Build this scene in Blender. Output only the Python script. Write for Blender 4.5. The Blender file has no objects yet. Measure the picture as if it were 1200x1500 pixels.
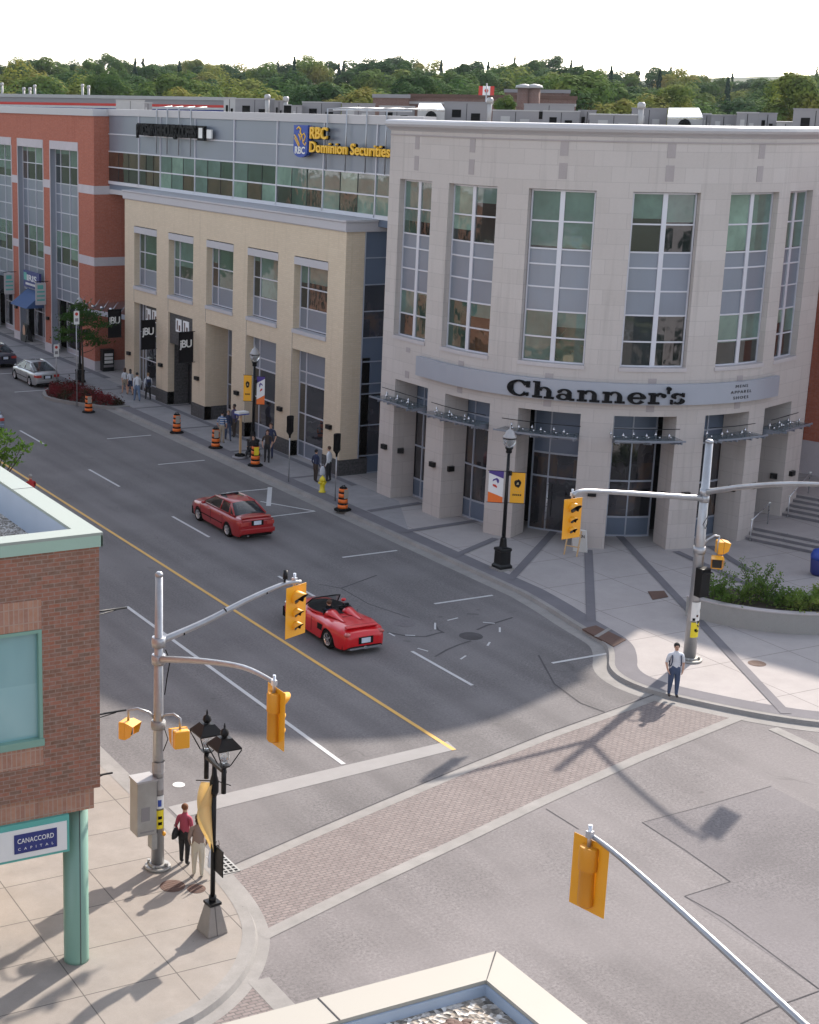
import bpy, bmesh, math, random
import numpy as np
from mathutils import Vector, Matrix
random.seed(7); np.random.seed(7)
SC = bpy.context.scene
COL = SC.collection
PI = math.pi
R = math.radians

# ---------------------------------------------------------------- camera
# X = across the main street (to the right), Y = along it (away), Z up; metres
F_PX, PITCH, ROLL, YAW, PPX, PPY, CAMZ = 2308.0, .252, -.016, .464, 332.0, 748.0, 18.0
def cam_axes():
    cp, sp, cy, sy = math.cos(PITCH), math.sin(PITCH), math.cos(YAW), math.sin(YAW)
    fw = Vector((sy*cp, cy*cp, -sp)); r0 = Vector((cy, -sy, 0)); d0 = fw.cross(r0)
    r = r0*math.cos(ROLL)+d0*math.sin(ROLL); d = -r0*math.sin(ROLL)+d0*math.cos(ROLL)
    return r, d, fw
AX_R, AX_D, AX_F = cam_axes()
cd = bpy.data.cameras.new('camera'); cam = bpy.data.objects.new('camera', cd); COL.objects.link(cam)
m3 = Matrix((AX_R, -AX_D, -AX_F)).transposed()
cam.matrix_world = Matrix.Translation((0, 0, CAMZ)) @ m3.to_4x4()
cd.sensor_fit = 'VERTICAL'; cd.sensor_height = 24; cd.lens = F_PX/1500*24
cd.shift_x = (600-PPX)/1500; cd.shift_y = -(750-PPY)/1500
cd.clip_start = .1; cd.clip_end = 4000
SC.camera = cam
SC.render.resolution_x = 819; SC.render.resolution_y = 1024

# ---------------------------------------------------------------- sky and sun
SUN_EL, SUN_AZ = 34.8, 61.2                       # azimuth clockwise from +Y
w = bpy.data.worlds.new('World'); SC.world = w; w.use_nodes = True
nt = w.node_tree; nt.nodes.clear()
sky = nt.nodes.new('ShaderNodeTexSky'); sky.sky_type = 'NISHITA'; sky.sun_disc = False
sky.sun_elevation = R(SUN_EL); sky.sun_rotation = R(SUN_AZ); sky.air_density = 1.0; sky.dust_density = 1.0; sky.ozone_density = 1.0
bg = nt.nodes.new('ShaderNodeBackground'); bg.inputs[1].default_value = .145
wo = nt.nodes.new('ShaderNodeOutputWorld')
hs = nt.nodes.new('ShaderNodeHueSaturation'); hs.inputs['Saturation'].default_value = .5
nt.links.new(sky.outputs[0], hs.inputs['Color']); nt.links.new(hs.outputs[0], bg.inputs[0]); nt.links.new(bg.outputs[0], wo.inputs[0])
sd = bpy.data.lights.new('sun', 'SUN'); sd.energy = 3.2; sd.angle = R(1.0); sd.color = (1, .905, .80)
so = bpy.data.objects.new('sun', sd); COL.objects.link(so); so.location = (60, 30, 60)
sdir = Vector((math.sin(R(SUN_AZ))*math.cos(R(SUN_EL)), math.cos(R(SUN_AZ))*math.cos(R(SUN_EL)), math.sin(R(SUN_EL))))
so.rotation_euler = sdir.to_track_quat('Z', 'Y').to_euler()
SC.view_settings.view_transform = 'Standard'; SC.view_settings.look = 'None'
SC.view_settings.exposure = 1.27; SC.view_settings.gamma = 1
SC.render.engine = 'CYCLES'
try: SC.cycles.max_bounces = 6; SC.cycles.caustics_reflective = False; SC.cycles.caustics_refractive = False
except Exception: pass

# ---------------------------------------------------------------- helpers
def ray(x, y): return AX_R*(x-PPX)+AX_D*(y-PPY)+AX_F*F_PX
def G(x, y, z=0.13):                              # point of the ground (height z) seen there
    d = ray(x, y); t = (z-CAMZ)/d.z; return Vector((t*d.x, t*d.y, z))
def AT(x, y, dist):                               # point at a horizontal distance
    d = ray(x, y); t = dist/math.hypot(d.x, d.y); return Vector((t*d.x, t*d.y, CAMZ+t*d.z))
ORG = {}
def org_of(o): return ORG.get(o.name, Vector((0, 0, 0)))
def tag(o, label=None, cat=None, group=None, kind=None):
    if label: o['label'] = label
    if cat: o['category'] = cat
    if group: o['group'] = group
    if kind: o['kind'] = kind
    return o
def thing(name, label, cat, loc=(0, 0, 0), rz=0, group=None):
    o = bpy.data.objects.new(name, None); COL.objects.link(o)
    o.location = loc; o.rotation_euler = (0, 0, rz); o.empty_display_size = .2
    return tag(o, label, cat, group)
def wthing(name, label, cat, loc=(0, 0, 0), group=None):      # parts given in world coordinates
    o = thing(name, label, cat, loc, 0, group); ORG[o.name] = Vector(loc); return o
def kids(o): return [c for c in bpy.data.objects if c.parent == o]
def dup(o, loc=None, rz=None, label=None, parent=None, scale=None):
    c = o.copy(); COL.objects.link(c)
    if parent: c.parent = parent
    for ch in kids(o): dup(ch, parent=c)
    if loc is not None: c.location = loc
    if rz is not None: c.rotation_euler = (0, 0, rz)
    if scale is not None: c.scale = scale
    if label: c['label'] = label
    return c

class MB:
    def __init__(s): s.v = []; s.f = []; s.mi = []; s.sm = []; s.uv = {}
    def vs(s, pts):
        n = len(s.v); s.v.extend([tuple(p) for p in pts]); return n
    def face(s, idx, m=0, sm=False, uv=None):
        if uv is not None: s.uv[len(s.f)] = uv
        s.f.append(tuple(idx)); s.mi.append(m); s.sm.append(sm)
    def quad(s, a, b, c, d, m=0, uv=None):
        n = s.vs((a, b, c, d)); s.face((n, n+1, n+2, n+3), m, False, uv)
    def poly(s, pts, m=0):
        n = s.vs(pts); s.face(range(n, n+len(pts)), m)
    def box(s, x0, y0, z0, x1, y1, z1, m=0):
        x0, x1 = min(x0, x1), max(x0, x1); y0, y1 = min(y0, y1), max(y0, y1); z0, z1 = min(z0, z1), max(z0, z1)
        n = s.vs([(x0, y0, z0), (x1, y0, z0), (x1, y1, z0), (x0, y1, z0), (x0, y0, z1), (x1, y0, z1), (x1, y1, z1), (x0, y1, z1)])
        for q in ((0, 3, 2, 1), (4, 5, 6, 7), (0, 1, 5, 4), (1, 2, 6, 5), (2, 3, 7, 6), (3, 0, 4, 7)): s.face([n+i for i in q], m)
    def obox(s, c, sz, rz=0, m=0, rx=0, ry=0):
        M = Matrix.Translation(c) @ Matrix.Rotation(rz, 4, 'Z') @ Matrix.Rotation(ry, 4, 'Y') @ Matrix.Rotation(rx, 4, 'X')
        h = [k/2 for k in sz]
        n = s.vs([M @ Vector(p) for p in [(-h[0], -h[1], -h[2]), (h[0], -h[1], -h[2]), (h[0], h[1], -h[2]), (-h[0], h[1], -h[2]), (-h[0], -h[1], h[2]), (h[0], -h[1], h[2]), (h[0], h[1], h[2]), (-h[0], h[1], h[2])]])
        for q in ((0, 3, 2, 1), (4, 5, 6, 7), (0, 1, 5, 4), (1, 2, 6, 5), (2, 3, 7, 6), (3, 0, 4, 7)): s.face([n+i for i in q], m)
    def tube(s, path, r, n=10, m=0, caps=True, sm=True):
        path = [Vector(p) for p in path]
        rs = r if hasattr(r, '__len__') else [r]*len(path)
        rings = []; up0 = None
        for i, p in enumerate(path):
            t = (path[min(i+1, len(path)-1)]-path[max(i-1, 0)]).normalized()
            if up0 is None:
                up0 = Vector((0, 0, 1)) if abs(t.z) < .9 else Vector((1, 0, 0))
            a = t.cross(up0).normalized(); b = a.cross(t).normalized(); up0 = b
            rings.append(s.vs([p+(a*math.cos(2*PI*k/n)+b*math.sin(2*PI*k/n))*rs[i] for k in range(n)]))
        for i in range(len(rings)-1):
            for k in range(n):
                k2 = (k+1) % n; s.face((rings[i]+k, rings[i+1]+k, rings[i+1]+k2, rings[i]+k2), m, sm)
        if caps:
            s.face([rings[0]+k for k in range(n)], m); s.face([rings[-1]+n-1-k for k in range(n)], m)
    def lathe(s, prof, c=(0, 0, 0), n=16, m=0, sm=True, sy=1.0, ph=0.0, caps=True):
        c = Vector(c); rings = []
        for r, z in prof:
            rings.append(s.vs([c+Vector((r*math.cos(2*PI*k/n+ph), r*sy*math.sin(2*PI*k/n+ph), z)) for k in range(n)]))
        for i in range(len(rings)-1):
            for k in range(n):
                k2 = (k+1) % n; s.face((rings[i]+k, rings[i]+k2, rings[i+1]+k2, rings[i+1]+k), m, sm)
        if caps: s.face([rings[0]+n-1-k for k in range(n)], m); s.face([rings[-1]+k for k in range(n)], m)
    def prism(s, poly, z0, z1, m=0, mtop=None, bottom=False):
        n = len(poly); a = s.vs([(p[0], p[1], z0) for p in poly]); b = s.vs([(p[0], p[1], z1) for p in poly])
        for k in range(n):
            k2 = (k+1) % n; s.face((a+k, a+k2, b+k2, b+k), m)
        s.face(range(b, b+n), m if mtop is None else mtop)
        if bottom: s.face([a+n-1-k for k in range(n)], m)
    def ell(s, c, r, n=10, m=0, rz=0):
        c = Vector(c); k0 = n//2+1; rings = []
        for i in range(1, k0):
            th = PI*i/k0; z = -math.cos(th); q = math.sin(th)
            rings.append(s.vs([c+Matrix.Rotation(rz, 3, 'Z') @ Vector((r[0]*q*math.cos(2*PI*k/n), r[1]*q*math.sin(2*PI*k/n), r[2]*z)) for k in range(n)]))
        for i in range(len(rings)-1):
            for k in range(n):
                k2 = (k+1) % n; s.face((rings[i]+k, rings[i]+k2, rings[i+1]+k2, rings[i+1]+k), m, True)
        lo = s.vs([c-Vector((0, 0, r[2]))]); hi = s.vs([c+Vector((0, 0, r[2]))])
        for k in range(n):
            k2 = (k+1) % n; s.face((lo, rings[0]+k2, rings[0]+k), m, True); s.face((hi, rings[-1]+k, rings[-1]+k2), m, True)
    def build(s, name, mats, parent=None, org=None, bevel=0, weld=False, fixn=False):
        if not isinstance(mats, (list, tuple)): mats = [mats]
        o0 = Vector(org) if org is not None else (org_of(parent) if parent else Vector((0, 0, 0)))
        me = bpy.data.meshes.new(name)
        vv = [(p[0]-o0.x, p[1]-o0.y, p[2]-o0.z) for p in s.v]
        me.from_pydata(vv, [], s.f)
        for mm in mats: me.materials.append(mm)
        me.polygons.foreach_set('material_index', s.mi); me.polygons.foreach_set('use_smooth', s.sm)
        uvl = me.uv_layers.new(name='UVMap'); data = uvl.data
        V = s.v
        for p in me.polygons:
            if p.index in s.uv:
                for li, q in zip(p.loop_indices, s.uv[p.index]): data[li].uv = q
            else:
                nx, ny, nz = p.normal
                if abs(nz) > .7: f = lambda q: (q[0], q[1])
                else:
                    l = math.hypot(nx, ny) or 1; tx, ty = -ny/l, nx/l
                    f = lambda q, tx=tx, ty=ty: (q[0]*tx+q[1]*ty, q[2])
                for li, vi in zip(p.loop_indices, p.vertices): data[li].uv = f(V[vi])
        if weld or fixn:
            bm = bmesh.new(); bm.from_mesh(me)
            if weld: bmesh.ops.remove_doubles(bm, verts=bm.verts, dist=.0008)
            if fixn: bmesh.ops.recalc_face_normals(bm, faces=bm.faces)
            bm.to_mesh(me); bm.free()
        me.update()
        o = bpy.data.objects.new(name, me); COL.objects.link(o)
        if parent: o.parent = parent
        elif org is not None: o.location = o0
        ORG[o.name] = o0
        if bevel:
            b = o.modifiers.new('bevel', 'BEVEL'); b.width = bevel; b.segments = 2; b.limit_method = 'ANGLE'; b.angle_limit = R(40)
        return o

# ---------------------------------------------------------------- materials
def nmat(name):
    m = bpy.data.materials.new(name); m.use_nodes = True; n = m.node_tree
    b = n.nodes['Principled BSDF']; return m, n, b
def L(n, a, b): n.links.new(a, b)
def noise(n, co, scale, detail=3, rough=.55, dist=0):
    t = n.nodes.new('ShaderNodeTexNoise'); t.inputs['Scale'].default_value = scale; t.inputs['Detail'].default_value = detail
    t.inputs['Roughness'].default_value = rough; t.inputs['Distortion'].default_value = dist
    if co is not None: L(n, co, t.inputs['Vector'])
    return t.outputs['Fac']
def ramp(n, f, stops):
    r = n.nodes.new('ShaderNodeValToRGB'); L(n, f, r.inputs[0]); e = r.color_ramp.elements
    while len(e) < len(stops): e.new(.5)
    for i, (p, c) in enumerate(stops): e[i].position = p; e[i].color = (*c, 1) if len(c) == 3 else c
    return r.outputs[0]
def mixc(n, f, a, b, mode='MIX'):
    x = n.nodes.new('ShaderNodeMix'); x.data_type = 'RGBA'; x.blend_type = mode
    for i, q in ((0, f), (6, a), (7, b)):
        if hasattr(q, 'default_value') or hasattr(q, 'is_output'): L(n, q, x.inputs[i])
        elif i == 0: x.inputs[0].default_value = q
        else: x.inputs[i].default_value = (*q, 1)
    return x.outputs[2]
def maprange(n, f, a, b, c, d):
    x = n.nodes.new('ShaderNodeMapRange'); L(n, f, x.inputs[0])
    for i, q in enumerate((a, b, c, d)): x.inputs[1+i].default_value = q
    return x.outputs[0]
def coord(n, which='Object', scale=None, rot=None):
    t = n.nodes.new('ShaderNodeTexCoord').outputs[which]
    if scale or rot:
        mp = n.nodes.new('ShaderNodeMapping'); L(n, t, mp.inputs[0])
        if scale: mp.inputs['Scale'].default_value = scale
        if rot: mp.inputs['Rotation'].default_value = rot
        t = mp.outputs[0]
    return t
def bump(n, b, h, strength=.3, dist=.02):
    x = n.nodes.new('ShaderNodeBump'); x.inputs['Strength'].default_value = strength; x.inputs['Distance'].default_value = dist
    L(n, h, x.inputs['Height']); L(n, x.outputs[0], b.inputs['Normal'])
def plain(name, c, rough=.6, metal=0, var=.12, sc=6, bmp=0, coat=0, spec=None, dirt=None):
    m, n, b = nmat(name); co = coord(n)
    f = noise(n, co, sc, 4); f2 = noise(n, co, sc*.17, 3)
    lo = tuple(max(0, k*(1-var)) for k in c); hi = tuple(min(1, k*(1+var)) for k in c)
    col = mixc(n, f, lo, hi)
    col = mixc(n, maprange(n, f2, .35, .75, 0, .6), col, dirt if dirt else tuple(k*(1-var*1.2) for k in c))
    L(n, col, b.inputs['Base Color']); b.inputs['Roughness'].default_value = rough; b.inputs['Metallic'].default_value = metal
    L(n, maprange(n, f, .2, .8, max(0.02, rough-.08), min(1, rough+.08)), b.inputs['Roughness'])
    if coat: b.inputs['Coat Weight'].default_value = coat; b.inputs['Coat Roughness'].default_value = .04
    if spec is not None: b.inputs['Specular IOR Level'].default_value = spec
    if bmp: bump(n, b, f, bmp)
    return m
def brickmat(name, c1, c2, mortar, w, h, mo=.012, rough=.85, stain=.25, off=.5, bstr=.4, freq=2):
    m, n, b = nmat(name); co = coord(n, 'UV')
    t = n.nodes.new('ShaderNodeTexBrick'); L(n, co, t.inputs['Vector'])
    t.inputs['Color1'].default_value = (*c1, 1); t.inputs['Color2'].default_value = (*c2, 1); t.inputs['Mortar'].default_value = (*mortar, 1)
    t.inputs['Scale'].default_value = 1; t.inputs['Mortar Size'].default_value = mo; t.inputs['Mortar Smooth'].default_value = .1
    t.inputs['Brick Width'].default_value = w; t.inputs['Row Height'].default_value = h; t.offset = off; t.offset_frequency = freq
    f = noise(n, co, .55, 4); f2 = noise(n, co, 9, 4)
    col = mixc(n, maprange(n, f, .3, .75, 0, stain), t.outputs['Color'], tuple(k*.55 for k in c1))
    col = mixc(n, maprange(n, f2, .2, .8, 0, .16), col, (.6, .56, .54))
    mp = n.nodes.new('ShaderNodeMapping'); L(n, co, mp.inputs[0]); mp.inputs['Scale'].default_value = (3.2, .16, 1); fs_ = noise(n, mp.outputs[0], 1, 3)
    col = mixc(n, maprange(n, fs_, .55, .8, 0, .38), col, tuple(k*.6 for k in c1))
    L(n, col, b.inputs['Base Color']); b.inputs['Roughness'].default_value = rough; b.inputs['Specular IOR Level'].default_value = .2
    inv = n.nodes.new('ShaderNodeMath'); inv.operation = 'SUBTRACT'; inv.inputs[0].default_value = 1; L(n, t.outputs['Fac'], inv.inputs[1])
    bump(n, b, inv.outputs[0], bstr, .008)
    return m
def glassmat(name, stops, sc=.45, rough=.04, wob=.25, spec=.6):
    m, n, b = nmat(name); co = coord(n)
    f = noise(n, coord(n, 'Object', (1, 1, .55)), sc, 3, .6, .8)
    g = n.nodes.new('ShaderNodeTexWhiteNoise'); g.noise_dimensions = '3D'
    sn = n.nodes.new('ShaderNodeVectorMath'); sn.operation = 'SNAP'; sn.inputs[1].default_value = (.75, .75, 1.13); L(n, co, sn.inputs[0]); L(n, sn.outputs[0], g.inputs[0])
    a = n.nodes.new('ShaderNodeMath'); a.operation = 'MULTIPLY_ADD'; L(n, g.outputs['Value'], a.inputs[0]); a.inputs[1].default_value = .22; L(n, f, a.inputs[2])
    L(n, ramp(n, a.outputs[0], stops), b.inputs['Base Color'])
    b.inputs['Roughness'].default_value = rough; b.inputs['Specular IOR Level'].default_value = spec; b.inputs['IOR'].default_value = 1.6
    b.inputs['Coat Weight'].default_value = 1; b.inputs['Coat Roughness'].default_value = .02
    h = noise(n, co, .8, 2); x = n.nodes.new('ShaderNodeBump'); x.inputs['Strength'].default_value = wob; x.inputs['Distance'].default_value = .06
    L(n, h, x.inputs['Height']); L(n, x.outputs[0], b.inputs['Normal']); L(n, x.outputs[0], b.inputs['Coat Normal'])
    return m
def asphalt(name, base, streak=(1, .05, 1), crack=True, tracks=False):
    m, n, b = nmat(name); co = coord(n)
    sp = noise(n, co, 13, 4, .85); mid = noise(n, co, 3.3, 5, .65); big = noise(n, co, .22, 3); st = noise(n, coord(n, 'Object', streak), 1.1, 3)
    c = mixc(n, maprange(n, sp, .36, .64, 0, 1), tuple(k*.62 for k in base), tuple(k*1.3 for k in base))
    c = mixc(n, maprange(n, mid, .35, .7, 0, .35), c, tuple(k*.75 for k in base))
    c = mixc(n, maprange(n, st, .40, .62, 0, .5), c, tuple(k*.68 for k in base))
    c = mixc(n, maprange(n, big, .42, .62, 0, .4), c, tuple(k*1.28 for k in base))
    if tracks:
        wt = n.nodes.new('ShaderNodeTexWave'); wt.bands_direction = 'X'; wt.inputs['Scale'].default_value = .178; wt.inputs['Distortion'].default_value = .6; wt.inputs['Detail Scale'].default_value = .4; L(n, co, wt.inputs['Vector'])
        c = mixc(n, maprange(n, wt.outputs['Fac'], .45, 1, 0, .28), c, tuple(k*.6 for k in base))
    oil = noise(n, co, 1.7, 2, .5); c = mixc(n, maprange(n, oil, .70, .78, 0, .45), c, tuple(k*.45 for k in base))
    if crack:
        v = n.nodes.new('ShaderNodeTexVoronoi'); v.feature = 'DISTANCE_TO_EDGE'; v.inputs['Scale'].default_value = .16
        wv = n.nodes.new('ShaderNodeTexNoise'); wv.inputs['Scale'].default_value = .8; L(n, co, wv.inputs['Vector'])
        ad = n.nodes.new('ShaderNodeVectorMath'); ad.operation = 'MULTIPLY_ADD'; L(n, wv.outputs['Color'], ad.inputs[0]); ad.inputs[1].default_value = (1.6, 1.6, 0); L(n, co, ad.inputs[2])
        L(n, ad.outputs[0], v.inputs['Vector'])
        lt = maprange(n, v.outputs['Distance'], .0, .006, .55, 0)
        gate = maprange(n, noise(n, co, .35, 2), .6, .66, 0, .6)
        mu = n.nodes.new('ShaderNodeMath'); mu.operation = 'MULTIPLY'; L(n, lt, mu.inputs[0]); L(n, gate, mu.inputs[1])
        c = mixc(n, mu.outputs[0], c, tuple(k*.35 for k in base))
    L(n, c, b.inputs['Base Color']); b.inputs['Roughness'].default_value = .92; b.inputs['Specular IOR Level'].default_value = .15; bump(n, b, sp, .25, .01)
    return m
def concrete(name, base, joint=None, var=.13, warm=None):
    m, n, b = nmat(name); co = coord(n)
    f = noise(n, co, 1.3, 6, .7); g = noise(n, co, .35, 4); sp = noise(n, co, 40, 2, .7)
    c = mixc(n, maprange(n, f, .3, .7, 0, 1), tuple(k*(1-var) for k in base), tuple(k*(1+var) for k in base))
    c = mixc(n, maprange(n, g, .4, .7, 0, .35), c, warm if warm else tuple(k*.78 for k in base))
    c = mixc(n, maprange(n, sp, .35, .7, 0, .22), c, tuple(k*.6 for k in base))
    v = n.nodes.new('ShaderNodeTexVoronoi'); v.inputs['Scale'].default_value = 1.9; L(n, co, v.inputs['Vector'])
    c = mixc(n, maprange(n, v.outputs['Distance'], .03, .045, .45, 0), c, tuple(k*.35 for k in base))   # gum spots
    if joint:
        t = n.nodes.new('ShaderNodeTexBrick'); L(n, coord(n, 'UV'), t.inputs['Vector']); t.offset = 0
        t.inputs['Scale'].default_value = 1; t.inputs['Mortar Size'].default_value = .014; t.inputs['Brick Width'].default_value = joint[0]; t.inputs['Row Height'].default_value = joint[1]
        c = mixc(n, t.outputs['Fac'], c, tuple(k*.42 for k in base))
    L(n, c, b.inputs['Base Color']); b.inputs['Roughness'].default_value = .88; b.inputs['Specular IOR Level'].default_value = .2; bump(n, b, f, .15, .01)
    return m
def leafmat(name, stops, rnd=.5, trans=.35):
    m, n, b = nmat(name); co = coord(n)
    oi = n.nodes.new('ShaderNodeObjectInfo')
    f = noise(n, co, .55, 3); f2 = noise(n, co, 5, 2)
    a = n.nodes.new('ShaderNodeMath'); a.operation = 'MULTIPLY_ADD'; L(n, oi.outputs['Random'], a.inputs[0]); a.inputs[1].default_value = rnd; L(n, f, a.inputs[2])
    s = n.nodes.new('ShaderNodeMath'); s.operation = 'SUBTRACT'; L(n, a.outputs[0], s.inputs[0]); s.inputs[1].default_value = rnd*.5
    c = ramp(n, s.outputs[0], stops); c = mixc(n, maprange(n, f2, .3, .7, 0, .15), c, tuple(k*.6 for k in stops[0][1]))
    L(n, c, b.inputs['Base Color']); b.inputs['Roughness'].default_value = .9; b.inputs['Specular IOR Level'].default_value = .05
    tr = n.nodes.new('ShaderNodeBsdfTranslucent'); L(n, c, tr.inputs[0]); mx = n.nodes.new('ShaderNodeMixShader'); mx.inputs[0].default_value = trans
    L(n, b.outputs[0], mx.inputs[1]); L(n, tr.outputs[0], mx.inputs[2]); L(n, mx.outputs[0], n.nodes['Material Output'].inputs[0])
    return m

M = {}
M['asphalt'] = asphalt('asphalt', (.172, .162, .162), tracks=True)
M['asphalt_cross'] = asphalt('asphalt_cross', (.198, .183, .182), (1, .06, 1))
M['patch'] = asphalt('patch', (.178, .165, .168), (.3, .3, 1), False)
M['tar'] = plain('tar', (.10, .095, .098), .95, var=.3, spec=.05)
M['white_paint'] = plain('white_paint', (.5, .5, .5), .7, var=.12, sc=9, dirt=(.4, .4, .4))
M['worn_paint'] = plain('worn_paint', (.30, .29, .285), .85, var=.12, sc=3, spec=.1, dirt=(.25, .24, .235))
M['yellow_paint'] = plain('yellow_paint', (.62, .36, .08), .7, var=.15, sc=7, dirt=(.45, .3, .1))
M['kerb'] = concrete('kerb', (.275, .262, .25), var=.16)
M['band'] = concrete('band', (.17, .162, .175), var=.1)
M['walk_near'] = concrete('walk_near', (.285, .258, .235), (2.1, 1.7), warm=(.28, .235, .19))
M['walk_far'] = concrete('walk_far', (.30, .29, .295))
M['plaza'] = concrete('plaza', (.385, .355, .345), (3.1, 3.1), var=.07)
M['pavers'] = brickmat('pavers', (.172, .138, .132), (.222, .18, .17), (.10, .09, .088), .21, .105, .016, stain=.3)
M['ground'] = plain('ground', (.12, .13, .09), .95, var=.3, sc=.05)
M['stone'] = brickmat('stone', (.445, .40, .375), (.485, .44, .415), (.375, .335, .32), 1.45, .61, .010, stain=.08, bstr=.1)
M['stone_dark'] = concrete('stone_dark', (.37, .33, .325), var=.05)
M['stone_plain'] = concrete('stone_plain', (.49, .45, .45), var=.06)
M['sign_grey'] = plain('sign_grey', (.33, .35, .40), .45, .2, var=.05, sc=1.2)
M['cap'] = plain('cap', (.445, .43, .44), .5, var=.06, sc=2)
M['tan'] = brickmat('tan', (.56, .455, .325), (.61, .50, .365), (.52, .43, .33), .3, .1, .01, stain=.12, bstr=.3)
M['tan_trim'] = plain('tan_trim', (.43, .415, .435), .6, var=.05, sc=2)
M['black_block'] = brickmat('black_block', (.02, .02, .022), (.03, .03, .034), (.05, .05, .055), .5, .2, .01, rough=.45, bstr=.3)
M['red_brick'] = brickmat('red_brick', (.345, .08, .038), (.40, .102, .052), (.32, .11, .07), .3, .1, .008, stain=.15, bstr=.25)
M['band_stone'] = concrete('band_stone', (.50, .46, .48), var=.07)
M['jamb'] = plain('jamb', (.27, .29, .34), .5, .1, var=.06, sc=1)
M['panel'] = plain('panel', (.215, .24, .29), .35, .35, var=.07, sc=.8)
M['panel_deep'] = plain('panel_deep', (.15, .19, .26), .35, .3, var=.08, sc=.8)
M['frame'] = plain('frame', (.55, .55, .6), .45, .2, var=.05, sc=2)
M['frame_gray'] = plain('frame_gray', (.42, .45, .52), .45, .3, var=.05, sc=2)
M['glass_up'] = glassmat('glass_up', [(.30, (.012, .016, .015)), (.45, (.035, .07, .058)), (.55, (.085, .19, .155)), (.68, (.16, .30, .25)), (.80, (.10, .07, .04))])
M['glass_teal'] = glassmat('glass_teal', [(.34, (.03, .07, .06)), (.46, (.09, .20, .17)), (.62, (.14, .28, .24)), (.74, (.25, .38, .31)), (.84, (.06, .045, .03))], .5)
M['glass_low'] = glassmat('glass_low', [(.3, (.006, .006, .008)), (.55, (.02, .02, .024)), (.68, (.045, .04, .045)), (.8, (.08, .05, .035))], .8)
M['glass_near'] = glassmat('glass_near', [(.2, (.13, .27, .28)), (.6, (.18, .35, .36)), (.8, (.24, .42, .43))], .35, .12, .1)
def pane_mat(name, c, v=.2, sc=.5):
    m, n, b = nmat(name); co = coord(n); f = noise(n, co, sc, 3, .6, .6); f2 = noise(n, co, 3.2, 3)
    col = mixc(n, maprange(n, f, .35, .65, 0, 1), tuple(k*(1-v) for k in c), tuple(k*(1+v) for k in c)); col = mixc(n, maprange(n, f2, .5, .75, 0, .5), col, tuple(k*.6+.01 for k in c))
    L(n, col, b.inputs['Base Color']); b.inputs['Roughness'].default_value = .07; b.inputs['IOR'].default_value = 1.85; b.inputs['Specular IOR Level'].default_value = .6
    L(n, maprange(n, f2, .3, .7, .03, .07), b.inputs['Roughness'])
    h = noise(n, co, .9, 2); x = n.nodes.new('ShaderNodeBump'); x.inputs['Strength'].default_value = .22; x.inputs['Distance'].default_value = .07; L(n, h, x.inputs['Height']); L(n, x.outputs[0], b.inputs['Normal']); return m
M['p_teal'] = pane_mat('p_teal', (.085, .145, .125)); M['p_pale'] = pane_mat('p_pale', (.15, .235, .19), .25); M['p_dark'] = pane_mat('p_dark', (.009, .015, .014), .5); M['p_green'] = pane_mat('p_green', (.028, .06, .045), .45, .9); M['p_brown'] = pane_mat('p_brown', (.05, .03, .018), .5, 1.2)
M['dark'] = plain('dark', (.006, .006, .007), .6, var=.3, spec=.12)
M['black_metal'] = plain('black_metal', (.009, .009, .010), .4, 0, var=.3, sc=12, spec=.22)
M['steel'] = plain('steel', (.40, .41, .43), .38, .65, var=.14, sc=10, dirt=(.28, .27, .27))
M['steel_bright'] = plain('steel_bright', (.62, .63, .66), .3, .7, var=.1, sc=10)
M['sig_yellow'] = plain('sig_yellow', (.80, .36, .012), .42, var=.05, sc=4, coat=.3)
M['sig_yellow_back'] = plain('sig_yellow_back', (.66, .27, .012), .5, var=.08, sc=4)
M['lens'] = plain('lens', (.02, .02, .02), .15, var=.2)
M['green_pale'] = plain('green_pale', (.30, .42, .34), .5, var=.04)
M['green_paint'] = plain('green_paint', (.19, .34, .27), .4, var=.06, sc=1.5, dirt=(.18, .30, .25))
M['teal_paint'] = plain('teal_paint', (.10, .38, .33), .45, var=.06)
M['flash'] = plain('flash', (.315, .29, .25), .6, var=.05, sc=1.2, dirt=(.28, .25, .21))
M['flash_green'] = plain('flash_green', (.27, .30, .265), .5, var=.05, sc=1.2)
M['flash_side'] = plain('flash_side', (.34, .40, .50), .45, .2, var=.07)
M['fg_brick'] = brickmat('fg_brick', (.29, .098, .052), (.155, .078, .045), (.25, .17, .13), .25, .085, .010, stain=.1, bstr=.5)
M['fg_soldier'] = brickmat('fg_soldier', (.30, .14, .09), (.40, .20, .12), (.36, .24, .18), .1, .3, .012, stain=.15, off=0)
M['gravel'] = None
M['hvac'] = plain('hvac', (.23, .22, .23), .6, .1, var=.08, sc=1.5)
M['hvac_light'] = plain('hvac_light', (.36, .35, .35), .5, .2, var=.08)
M['awning_white'] = plain('awning_white', (.6, .6, .6), .25, .4, var=.02)
M['rust_plate'] = plain('rust_plate', (.11, .06, .045), .8, var=.25, sc=8)
M['foliage_far'] = leafmat('foliage_far', [(.25, (.038, .08, .03)), (.42, (.064, .12, .036)), (.58, (.11, .165, .042)), (.72, (.20, .22, .05)), (.86, (.29, .23, .07))], .6)
M['conifer'] = leafmat('conifer', [(.3, (.022, .05, .032)), (.7, (.035, .07, .04))], .3, .2)
M['foliage_near'] = leafmat('foliage_near', [(.3, (.04, .09, .015)), (.6, (.10, .17, .03)), (.8, (.2, .22, .04))], .2)
M['foliage_street'] = leafmat('foliage_street', [(.3, (.03, .075, .018)), (.6, (.06, .12, .025)), (.74, (.16, .15, .03)), (.84, (.45, .18, .03))], .1)
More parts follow.
